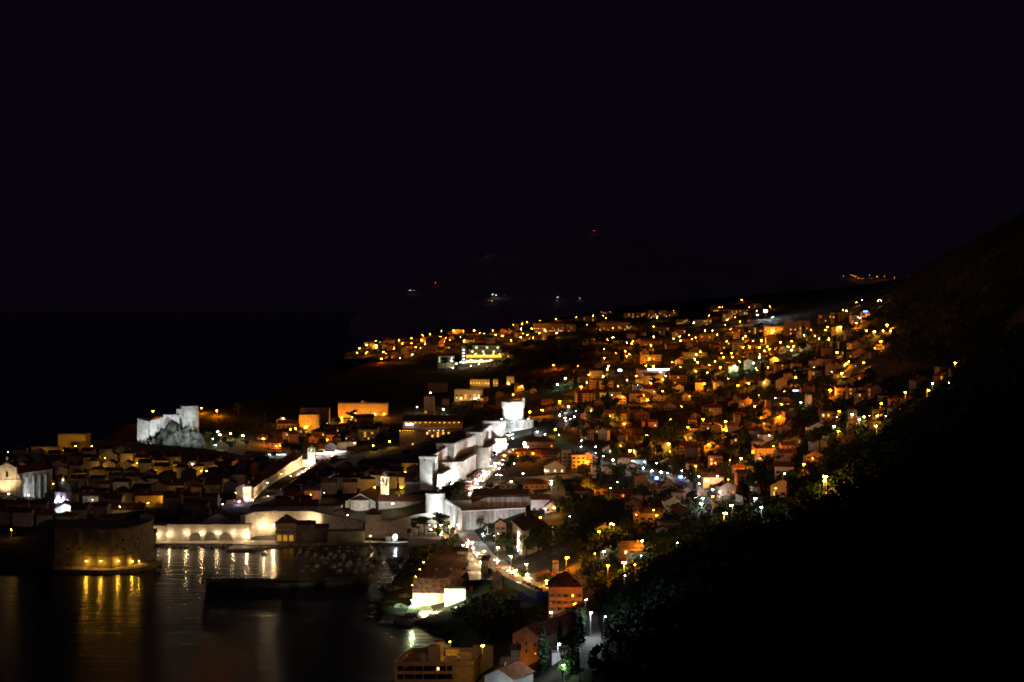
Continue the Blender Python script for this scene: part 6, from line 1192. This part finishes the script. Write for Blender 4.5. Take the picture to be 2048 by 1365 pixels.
# ================================================================== CARS
for i in range(15):
    for off, away in ((-4.6, 0), (-1.4, 0), (2.2, 1)):
        if random.random() < .42: continue
        x, y, z, r = along(UP, UZ, .05 + i*.062, off); car(x, y, z, r + (math.pi if away else 0), True, 'in the upper street queue below the bastions')
for i in range(8):
    x, y, z, r = along(UP, UZ, .03 + i*.05, 6.3); car(x, y, z, r + 1.2, False, 'at the edge of the upper street')
for i in range(13):
    for off, away in ((-2.6, 1), (1.2, 0)):
        if random.random() < .45: continue
        x, y, z, r = along(GP, GZs, .03 + i*.062, off); car(x, y, z, r + (math.pi if not away else 0), True, 'in the jam on the gate street')
for i in range(9):
    x, y, z, r = along(GP, GZs, .83 + i*.02, 4.2 if i % 2 else -4.2); car(x, y, z, r, False, 'at the kerb below the gate street')
P_, w_, z_ = ROADS[1]
for i in range(4): x, y, z, r = along(P_, z_, .2 + i*.2, 4.2); car(x, y, z, r + 1.4, False, 'on the parking yard by the long halls', col=['black_paint', 'silver', 'black_paint', 'white_paint'][i])
bv = [q for q in ROADS if abs(q[1]-9) < .1]
for P_, w_, z_ in bv:
    for i in range(9 if len(P_) > 14 else 3):
        x, y, z, r = along(P_, z_, .08 + i*.1, random.choice((-2, 2))); car(x, y, z, r, random.random() < .5, 'on the white-lit boulevard' if len(P_) > 14 else 'on the steep white-lit road')
x, y, z = G(1403, 1003)
for i in range(5): car(x-7+i*3.2, y+6, z+1.22, random.uniform(-.1, .1), i == 1, 'in the bright parking bay')
P_, w_, z_ = ROADS[-1]
for i in range(5): x, y, z, r = along(P_, z_, .45 + i*.1, 3.0); car(x, y, z, r, False, 'at the kerb of the corner road', col=['white_paint', 'red', 'black_paint', 'silver', 'black_paint'][i])
for a, b_ in ((1600, 900), (1620, 905), (1110, 925), (1130, 922)):
    x, y, z = G(*R(3, a, b_)); car(x, y, z+.3, 1.5, False, 'outside the cream tower house', col='red')

# ================================================================== BOATS
def boat_ring(L, w, k): return [(-w/2*k, -L*.48), (w/2*k, -L*.48), (w/2*k, L*.12), (w*.3*k, L*.36), (0, L*.5*(.9+.1*k)), (-w*.3*k, L*.36), (-w/2*k, L*.12)]
BM = {}
for nm, (L, w) in (('a', (6.5, 2.3)), ('b', (8.5, 2.8)), ('c', (12, 3.6))):
    BM[nm, 'hull'] = MB().loft([(boat_ring(L, w, .72), -.4), (boat_ring(L, w, .95), .35), (boat_ring(L, w, 1), .95)])
    BM[nm, 'deck'] = MB().loft([(boat_ring(L, w, .9), .96), (boat_ring(L, w, .9), 1.02)]).mesh('deck', M['wood'])
    BM[nm, 'cabin'] = MB().loft([([(-w*.34, -L*.2), (w*.34, -L*.2), (w*.28, L*.2), (-w*.28, L*.2)], 1.02), ([(-w*.3, -L*.18), (w*.3, -L*.18), (w*.22, L*.12), (-w*.22, L*.12)], 1.02 + L*.13)]).mesh('cabin', M['hull'])
    BM[nm, 'glass'] = MB().add([(-w*.255, L*.178, 1.25), (w*.255, L*.178, 1.25), (w*.225, L*.138, 1.02+L*.11), (-w*.225, L*.138, 1.02+L*.11)], [(0, 1, 2, 3)]).mesh('windscreen', M['glass'])
    BM[nm, 'cover'] = MB().loft([([(-w*.4, -L*.44), (w*.4, -L*.44), (w*.4, -L*.02), (-w*.4, -L*.02)], 1.03), ([(-.1, -L*.44), (.1, -L*.44), (.1, -L*.02), (-.1, -L*.02)], 1.7)]).mesh('tarpaulin', M['canvas'])
    for c in ('hull', 'hull_dark'): BM[nm, c, 'm'] = BM[nm, 'hull'].mesh('hull', M[c])
_mast = MB().circ(0, 0, [(.09, 1), (.05, 10)], 5).mesh('mast', M['metal'])
def boat(x, y, rz, k, where, group):
    c = random.choice(('hull', 'hull', 'hull_dark')); cab = random.random() < .55; mast = k != 'a' and random.random() < .35
    t = thing('sailing_boat' if mast else 'motor_boat', f'{"pale" if c == "hull" else "dark"} {"sailing boat with bare mast" if mast else "cabin boat" if cab else "open boat under a tarpaulin"} {where}', 'boat', (x, y, .02), rz, group)
    link('hull', BM[k, c, 'm'], t); link('deck', BM[k, 'deck'], t)
    if cab or mast: link('cabin', BM[k, 'cabin'], t); link('windscreen', BM[k, 'glass'], t)
    else: link('tarpaulin', BM[k, 'cover'], t)
    if mast: link('mast', _mast, t)
for row, y in enumerate((1238, 1222, 1205, 1188, 1170, 1152, 1134)):
    for i in range(13):
        x = -152 + i*5.6 + random.uniform(-.6, .6) + row*.6
        if random.random() < .22: continue
        if (row > 3 and x < -138) or (row > 5 and x > -98) or x > -88: continue
        boat(x + random.uniform(-1.1, 1.1), y + random.uniform(-6, 6), random.choice((0, math.pi)) + random.uniform(-.3, .3), random.choice('aab'), 'moored in the ' + ('rows nearest the quay' if row < 2 else 'middle rows of the basin' if row < 5 else 'rows beside the breakwater'), 'boats moored inside the breakwater')
for px in (327, 334, 341, 348, 355, 364, 371, 378, 385, 410, 417, 425, 433, 441, 449, 458, 467): boat(X(px, 1245), 1246, math.pi/2*0 + random.uniform(-.2, .2), 'a', 'nosed up to the quay under the arches', 'boats along the arcade quay')
for px, py in ((375, 1095), (382, 1098), (430, 1095), (440, 1094), (395, 1097)): D = 617400/(py-600); boat(X(px, D), D, random.uniform(-.4, .4), 'a', 'swinging off the arcade quay', 'boats off the arcade quay')
for px, py in ((520, 1100), (528, 1108)): D = 617400/(py-600); boat(X(px, D), D, .3, 'c', 'alongside the jetty', 'boats at the jetty')
for px, py in ((781, 1121), (786, 1126), (792, 1120), (796, 1118), (788, 1131), (793, 1140)): D = 617400/(py-600); boat(X(px, D), D, 1.4, 'a', 'hauled in by the dark shore', 'boats by the dark shore')
D = 1132; boat(X(302, D)+4, D+4, .2, 'c', 'tied up behind the harbour fortress', 'boats by the fortress'); boat(X(308, 1160), 1158, .1, 'b', 'tied up behind the harbour fortress', 'boats by the fortress')
kp = [(X(408, 1085), 1092), (X(412, 1072), 1076), (X(560, 1075), 1074), (X(735, 1088), 1088), (X(740, 1100), 1100), (X(560, 1090), 1092)]
t = thing('breakwater', 'low dark stone breakwater lying across the harbour mouth', 'breakwater', ((kp[0][0]+kp[3][0])/2, 1085, 0)); wpart(t, 'rubble_base', MB().loft([(scale_ring(kp, 1.04, -140, 1084), -4), (kp, 2.4)]), M['crag'])
cb = MB().box(-1.6, 1.6, -1.1, 1.1, 0, 1.5).mesh('coping_block', M['crag'])
for i in range(26): link('coping_block', cb, t, (-52 + i*4.1, 2.5 - 2*abs(math.sin(i)), 2.4), random.uniform(-.12, .12))

# ================================================================== TREES
for rk, a, b_, kd, s in ((9, 290, 740, 'pine', 1.25), (9, 340, 755, 'pine', 1.15), (9, 240, 735, 'pine', .9), (9, 480, 740, 'pine', 1.5), (9, 530, 730, 'pine', 1.25), (9, 580, 735, 'broad', 1.1), (9, 190, 720, 'broad', .8), (9, 520, 330, 'broad', 2.0), (9, 600, 345, 'broad', 2.1), (9, 680, 350, 'broad', 2.0), (9, 760, 350, 'broad', 1.5), (9, 560, 300, 'broad', 1.8),
                         (9, 1020, 320, 'broad', .9), (9, 1150, 880, 'broad', 1.3), (9, 1240, 930, 'broad', 1.3), (9, 1420, 930, 'broad', 2.6), (9, 1500, 950, 'broad', 2.4), (9, 1600, 1000, 'broad', 2.2), (9, 1380, 1000, 'broad', 2.0), (9, 1700, 900, 'broad', 2.0), (9, 1100, 930, 'broad', 1.1), (9, 1260, 1200, 'lime', 1.0), (9, 1290, 1215, 'lime', .9), (9, 1380, 1235, 'lime', 1.2), (9, 1590, 1260, 'lime', 1.2), (9, 720, 1010, 'broad', 1.0), (9, 640, 900, 'broad', 1.4), (9, 560, 920, 'broad', 1.3), (9, 470, 960, 'broad', 1.1), (9, 300, 1000, 'broad', 1.1), (9, 380, 980, 'broad', 1.2),
                         (0, 1086, 1350, 'cypress', 1.5), (0, 1160, 1322, 'cypress', 1.35), (0, 1166, 1300, 'cypress', 1.3), (0, 1150, 1345, 'broad', 1.0), (0, 1135, 1340, 'broad', .9), (0, 1125, 1365, 'broad', 1.0), (0, 1120, 1290, 'cypress', .8), (0, 1192, 1330, 'broad', .9), (0, 1160, 1365, 'broad', 1.0),
                         (4, 1150, 985, 'cypress', 1.2), (4, 1140, 990, 'cypress', 1.0), (4, 1285, 1060, 'cypress', 1.3), (4, 1300, 1070, 'cypress', 1.1), (4, 1425, 1075, 'lime', 1.0), (4, 1640, 1240, 'lime', .8), (4, 1570, 1335, 'lime', 1.2), (4, 1540, 1330, 'lime', 1.0), (4, 1600, 1340, 'broad', 1.0), (4, 1755, 1260, 'cypress', 1.3), (4, 1830, 1215, 'lime', 1.1), (4, 1820, 470, 'lime', 1.3), (4, 1540, 580, 'lime', 1.3), (4, 1060, 740, 'lime', 1.1), (4, 1140, 700, 'lime', 1.0), (4, 570, 510, 'lime', 1.1), (4, 1900, 240, 'lime', 1.0), (4, 1760, 240, 'lime', 1.0), (4, 1400, 780, 'broad', .9), (4, 1480, 785, 'broad', 1.0), (4, 1370, 785, 'broad', .8), (4, 1930, 950, 'broad', 1.6), (4, 1850, 1000, 'broad', 1.6), (4, 1780, 960, 'broad', 1.5), (4, 700, 880, 'broad', 1.3), (4, 650, 900, 'broad', 1.3), (4, 380, 700, 'broad', 1.6), (4, 450, 650, 'broad', 1.8), (4, 520, 640, 'broad', 1.8), (4, 600, 660, 'broad', 1.6), (4, 300, 620, 'broad', 1.5), (4, 200, 500, 'broad', 1.4), (4, 150, 690, 'lime', 1.0), (4, 420, 560, 'broad', 1.8), (4, 560, 580, 'broad', 1.7), (4, 330, 1180, 'broad', 1.6), (4, 280, 1290, 'broad', 1.8), (4, 380, 1300, 'broad', 1.9), (4, 460, 1320, 'broad', 1.7), (4, 180, 1320, 'broad', 1.5), (4, 520, 1300, 'broad', 1.6), (4, 400, 1090, 'cypress', 1.2), (4, 160, 1090, 'broad', 1.3),
                         (5, 1100, 735, 'cypress', .9), (5, 1040, 745, 'cypress', .7), (5, 1245, 700, 'cypress', .8), (5, 900, 720, 'cypress', 1.4), (5, 880, 840, 'cypress', 1.5), (5, 1035, 620, 'lime', 1.0), (5, 440, 1345, 'cypress', .9), (5, 415, 1350, 'cypress', .8), (5, 470, 1340, 'cypress', .9), (5, 600, 1150, 'broad', 1.2), (5, 720, 1200, 'lime', 1.3), (5, 690, 1150, 'lime', 1.1), (5, 370, 1180, 'lime', .9), (5, 85, 215, 'cypress', 1.1), (5, 490, 640, 'broad', 1.3), (5, 560, 700, 'broad', 1.3), (5, 640, 840, 'broad', 1.1), (5, 760, 620, 'broad', 1.2),
                         (8, 1260, 640, 'lime', 1.4), (8, 1150, 660, 'lime', 1.3), (8, 1370, 600, 'pine', 1.4), (8, 1300, 560, 'pine', 1.6), (8, 1180, 560, 'pine', 1.5), (8, 1090, 590, 'pine', 1.4), (8, 860, 600, 'lime', 1.4), (8, 940, 620, 'broad', 1.6), (8, 650, 640, 'cypress', 1.8), (8, 820, 590, 'cypress', 2.0), (8, 540, 680, 'cypress', 2.0), (8, 580, 690, 'broad', 1.8), (8, 700, 720, 'broad', 1.6),
                         (7, 920, 440, 'lime', 1.6), (7, 990, 430, 'lime', 1.5), (7, 600, 550, 'lime', 1.5), (7, 540, 530, 'lime', 1.4), (7, 700, 460, 'pine', 2.2), (7, 800, 440, 'pine', 2.2), (7, 400, 620, 'pine', 2.2), (7, 500, 640, 'pine', 2.2), (7, 740, 640, 'cypress', 1.8), (7, 610, 700, 'cypress', 1.6), (7, 410, 470, 'cypress', 1.8), (7, 1510, 470, 'pine', 1.8), (7, 1700, 330, 'pine', 1.6), (7, 1120, 660, 'pine', 1.5), (7, 300, 600, 'pine', 2.0), (7, 200, 620, 'pine', 2.0),
                         (2, 800, 550, 'broad', 1.6), (2, 720, 540, 'broad', 1.5), (2, 640, 590, 'broad', 1.2), (2, 850, 560, 'broad', 1.5), (2, 1300, 300, 'pine', 1.6), (2, 1600, 420, 'broad', 1.6), (2, 1660, 400, 'broad', 1.6), (2, 1560, 350, 'broad', 1.6), (2, 1500, 560, 'broad', 1.2), (2, 1550, 540, 'broad', 1.3), (2, 880, 340, 'broad', 1.2), (2, 300, 190, 'lime', 1.0), (2, 130, 500, 'broad', 1.4), (2, 200, 480, 'broad', 1.4), (2, 300, 480, 'pine', 1.4), (2, 60, 430, 'broad', 1.3), (2, 400, 500, 'broad', 1.3), (2, 480, 330, 'pine', 1.4), (2, 560, 300, 'pine', 1.5), (2, 1280, 330, 'broad', 1.3), (2, 1180, 300, 'broad', 1.2), (2, 330, 210, 'pine', 1.2), (2, 1760, 590, 'broad', 1.2), (2, 1150, 650, 'broad', 1.4),
                         (3, 620, 560, 'broad', 1.7), (3, 700, 540, 'broad', 1.7), (3, 560, 580, 'broad', 1.6), (3, 400, 630, 'broad', 1.5), (3, 860, 440, 'broad', 1.6), (3, 950, 400, 'broad', 1.5), (3, 780, 480, 'broad', 1.5), (3, 1030, 330, 'pine', 1.4), (3, 1210, 640, 'broad', .8), (3, 1060, 790, 'broad', .8), (3, 880, 860, 'broad', .9), (3, 780, 900, 'lime', .8), (3, 960, 840, 'broad', .8), (3, 1250, 880, 'broad', 1.5), (3, 1350, 890, 'broad', 1.5), (3, 1450, 890, 'broad', 1.4), (3, 1180, 930, 'broad', 1.3), (3, 1510, 450, 'lime', 1.1), (3, 1700, 1120, 'broad', 1.2), (3, 1440, 620, 'cypress', .9), (3, 1680, 420, 'broad', 1.4),
                         (1, 700, 520, 'broad', 1.3), (1, 650, 540, 'broad', 1.2), (1, 560, 560, 'broad', 1.2), (1, 1850, 470, 'broad', 1.4), (1, 1960, 520, 'broad', 1.4), (1, 1400, 640, 'lime', 1.0), (1, 880, 540, 'broad', 1.2), (6, 1000, 700, 'pine', 1.8), (6, 900, 690, 'pine', 1.8), (6, 1420, 720, 'pine', 2.0), (6, 1500, 640, 'pine', 2.2), (6, 1600, 560, 'pine', 2.2), (6, 1700, 560, 'pine', 2.2), (6, 1800, 520, 'pine', 2.2), (6, 300, 560, 'broad', 1.4), (6, 220, 560, 'broad', 1.3), (6, 1530, 400, 'broad', 1.5), (6, 1640, 390, 'broad', 1.6)):
    px, py = R(rk, a, b_)
    if rk == 9 and 500 < a < 800 and b_ < 360: x, y = X(px, 1300), 1300 - (b_-330)*.2; z = float(terr(x, y))
    elif rk == 9 and a < 600 and b_ > 700 and b_ < 760: x, y = X(px, 1205), 1203 + (a % 7)*2; z = 13.55 if x < -44 else float(terr(x, y))
    else: x, y, z = G(px, py)
    if hit(x, y, .5) or z < .2: x -= 5; y -= 8; z = float(terr(x, y))
    if z > .3 and not hit(x, y, .2): tree(x, y, z, kd, s)
k = 0
for _ in range(3000):
    if k >= 95: break
    px, py = random.uniform(1120, 1800), random.uniform(660, 1040)
    if not inpoly(px, py, TOWN): continue
    x, y, z = G(px, py)
    if hit(x, y, 2.2) or on_road(x, y, 1) or min(math.hypot(x-l[0], y-l[1]) for l in LAMPS) < 9: continue
    tree(x, y, z, random.choice(['broad', 'broad', 'broad', 'pine', 'cypress']), random.uniform(1.2, 2.1)); k += 1
for px, py, s in ((961, 1058, 1.15), (975, 1068, 1.2), (1000, 1085, 1.0)): palm(*G(px, py), s, ['tallest palm before the streaked fort wall', 'bushy palm leaning to the gate street', 'palm beside the museum palace'][(961, 975, 1000).index(px)])

for px, py in ((996, 1100), (1004, 1104), (1012, 1108)): x, y, z = G(px, py); tree(x, y, z, 'broad', 1.5)
# alley lamps added at random to brighten the old town
k = 0
for _ in range(900):
    if k >= 34: break
    px, py = random.uniform(5, 820), random.uniform(915, 1035)
    if not inpoly(px, py, OT): continue
    y = random.uniform(1330, 1700); x = X(px, y); z = float(terr(x, y))
    if z < 3 or hit(x, y, 1.2) or not any(hit(x+dx, y+dy, .2) for dx, dy in ((3, 0), (-3, 0), (0, 4))): continue
    ph = near(x, y); wall_lamp(x, y, z + 5, random.choice('yyv'), 's', f'small added alley lamp between roofs {ph}', pk=random.uniform(.15, .5), group=f'alley lamps {ph}'); k += 1
# the lamps of the far quarters, too many and too small to tell apart
fm = MB(); cs = sorted(set(f[4] for f in FARL))
for x, y, z, h, c, r, p in FARL:
    mi = cs.index(c); fm.circ(x, y, [(r*.35, z+h-r*.62), (r*.85, z+h-r*.3), (r, z+h), (r*.9, z+h+r*.15)], 6, mi)
    fm.circ(x, y, [(r*1.02, z+h+r*.16), (r*.2, z+h+r*.55)], 6, len(cs)); fm.circ(x, y, [(.16, z-2), (.1, z+h-r*.6)], 4, len(cs))
fo = link('distant_street_lamps', fm.mesh('distant_street_lamps', [M['F'+c] for c in cs] + [M['metal']])); fo['kind'] = 'stuff'; fo['label'] = 'scattered lamps of the far quarters on the ridge'
for x, y, z, h, c, r, p in FARL: link('lamp_light', light_data(c, p), fo, (x, y-.3, z+h-r-.3))
print('LAMPCOUNT', len(FARL))
# ================================================================== STUFF
def clumps(name, P, n, size, rad, seed, m, label):
    r = np.random.default_rng(seed); P = np.asarray(P); k = len(P)
    c = np.repeat(P, n, 0); u = r.normal(size=(k*n, 3)); u /= np.linalg.norm(u, axis=1)[:, None]
    rs = np.repeat(r.uniform(.6, 1.25, k), n)[:, None]
    q = c + u*(r.uniform(.2, 1, k*n)**.5)[:, None]*np.array(rad)*rs + np.array((0, 0, rad[2]))*rs*.8
    v, f = leaves(q, size, seed+1); o = link(name, np_mesh(name, v, f, M[m])); o['kind'] = 'stuff'; o['label'] = label; return o
RID = [(1180, 1400), (1205, 1330), (1215, 1240), (1290, 1150), (1400, 1080), (1550, 1010), (1700, 910), (1850, 815), (1950, 735), (2070, 640)]
W = []
rw = np.random.default_rng(4)
while len(W) < 3400:
    y = rw.uniform(380, 990); x = rw.uniform(X(1185, y), X(2120, y)); z = float(terr(x, y)); px = 1024 + x*F/y; py = HY + (H-z)*F/y
    rid = np.interp(px, [p[0] for p in RID], [p[1] for p in RID])
    if py > rid - 2: W.append((x, y, z))
for _ in range(2600):
    y = rw.uniform(880, 1260); x = rw.uniform(X(1560, y), X(2010, y)); z = float(terr(x, y)); px = 1024 + x*F/y; py = HY + (H-z)*F/y; rid = np.interp(px, [p[0] for p in RID], [p[1] for p in RID])
    if rid - 75 < py <= rid + 20 and not hit(x, y, 3.5) and not on_road(x, y, 0) and min(math.hypot(x-l[0], y-l[1]) for l in LAMPS) > 7: W.append((x, y, z - 2.2))
for _ in range(12000):
    if len(W) > 8200: break
    y = rw.uniform(1150, 2700); x = rw.uniform(X(1700, y), X(2150, y)); z = float(terr(x, y)); px = 1024 + x*F/y; py = HY + (H-z)*F/y
    if py < np.interp(px, [1700, 1760, 1800, 1830, 1900, 2050], [600, 640, 650, 740, 700, 640]) and not on_road(x, y, 4) and not hit(x, y, 4): W.append((x, y, z))
clumps('hillside_woodland', W, 34, .75, (2.6, 2.6, 3.2), 6, 'leaf_cyp', 'black mass of trees covering the near slope')
S = []
def sc_pts(poly, n, off=0):
    xs_ = [p[0] for p in poly]; ys_ = [p[1] for p in poly]; c = 0
    while c < n:
        px, py = rw.uniform(min(xs_), max(xs_)), rw.uniform(min(ys_), max(ys_))
        if not inpoly(px, py, poly): continue
        c += 1; x, y, z = G(px, py)
        if z > .4 and not hit(x, y, 2.2) and not on_road(x, y, -1): S.append((x, y, z))
SLOPE = TOWN[:8] + [(1900, 740), (1830, 800), (1700, 870), (1640, 950), (1540, 1020), (1400, 1060), (1290, 1140), (1200, 1230), (1160, 1130), (1120, 1060), (1150, 960), (1190, 890), (1130, 860)]
sc_pts(SLOPE, 5600); sc_pts(HEAD, 200); sc_pts([(420, 840), (560, 850), (800, 850), (960, 800), (1000, 830), (860, 880), (700, 890), (420, 890)], 420); sc_pts([(960, 740), (1100, 680), (1250, 660), (1200, 760), (1050, 800)], 320); sc_pts([(870, 975), (930, 965), (1000, 915), (1050, 895), (1060, 920), (990, 925), (940, 960), (900, 1000)], 150); sc_pts([(820, 1100), (900, 1090), (930, 1120), (860, 1140), (820, 1160)], 120); sc_pts([(960, 1190), (1080, 1200), (1090, 1260), (980, 1290), (900, 1230)], 260); sc_pts([(1650, 640), (1780, 660), (1900, 700), (1900, 740), (1720, 720)], 260)
clumps('garden_shrubbery', S, 26, .62, (2.2, 2.2, 2.3), 9, 'leaf_pine', 'dark garden bushes and low trees between the houses')
# creeper wall lit teal
px, py = R(10, 1390, 650); x, y, z = G(px, py); t = thing('creeper_wall', 'sloping garden wall overgrown with teal-lit creeper', 'garden wall', (x, y, z), .4)
part(t, 'wall', MB().box(-6, 6, -.3, .3, -3, 5.5), M['grey']); rr_ = np.random.default_rng(8); q = np.stack([rr_.uniform(-6, 6, 420), rr_.uniform(-.75, -.35, 420), rr_.uniform(-1, 6, 420)], 1); v, f = leaves(q, .35, 5); link('creeper', np_mesh('creeper', v, f, M['leaf_lime']), t); street_lamp_at(x+1, y-7, float(terr(x+1, y-7)), 4, 't', 's', 'before the creeper-covered wall', pk=1.6)
finish_house_labels()
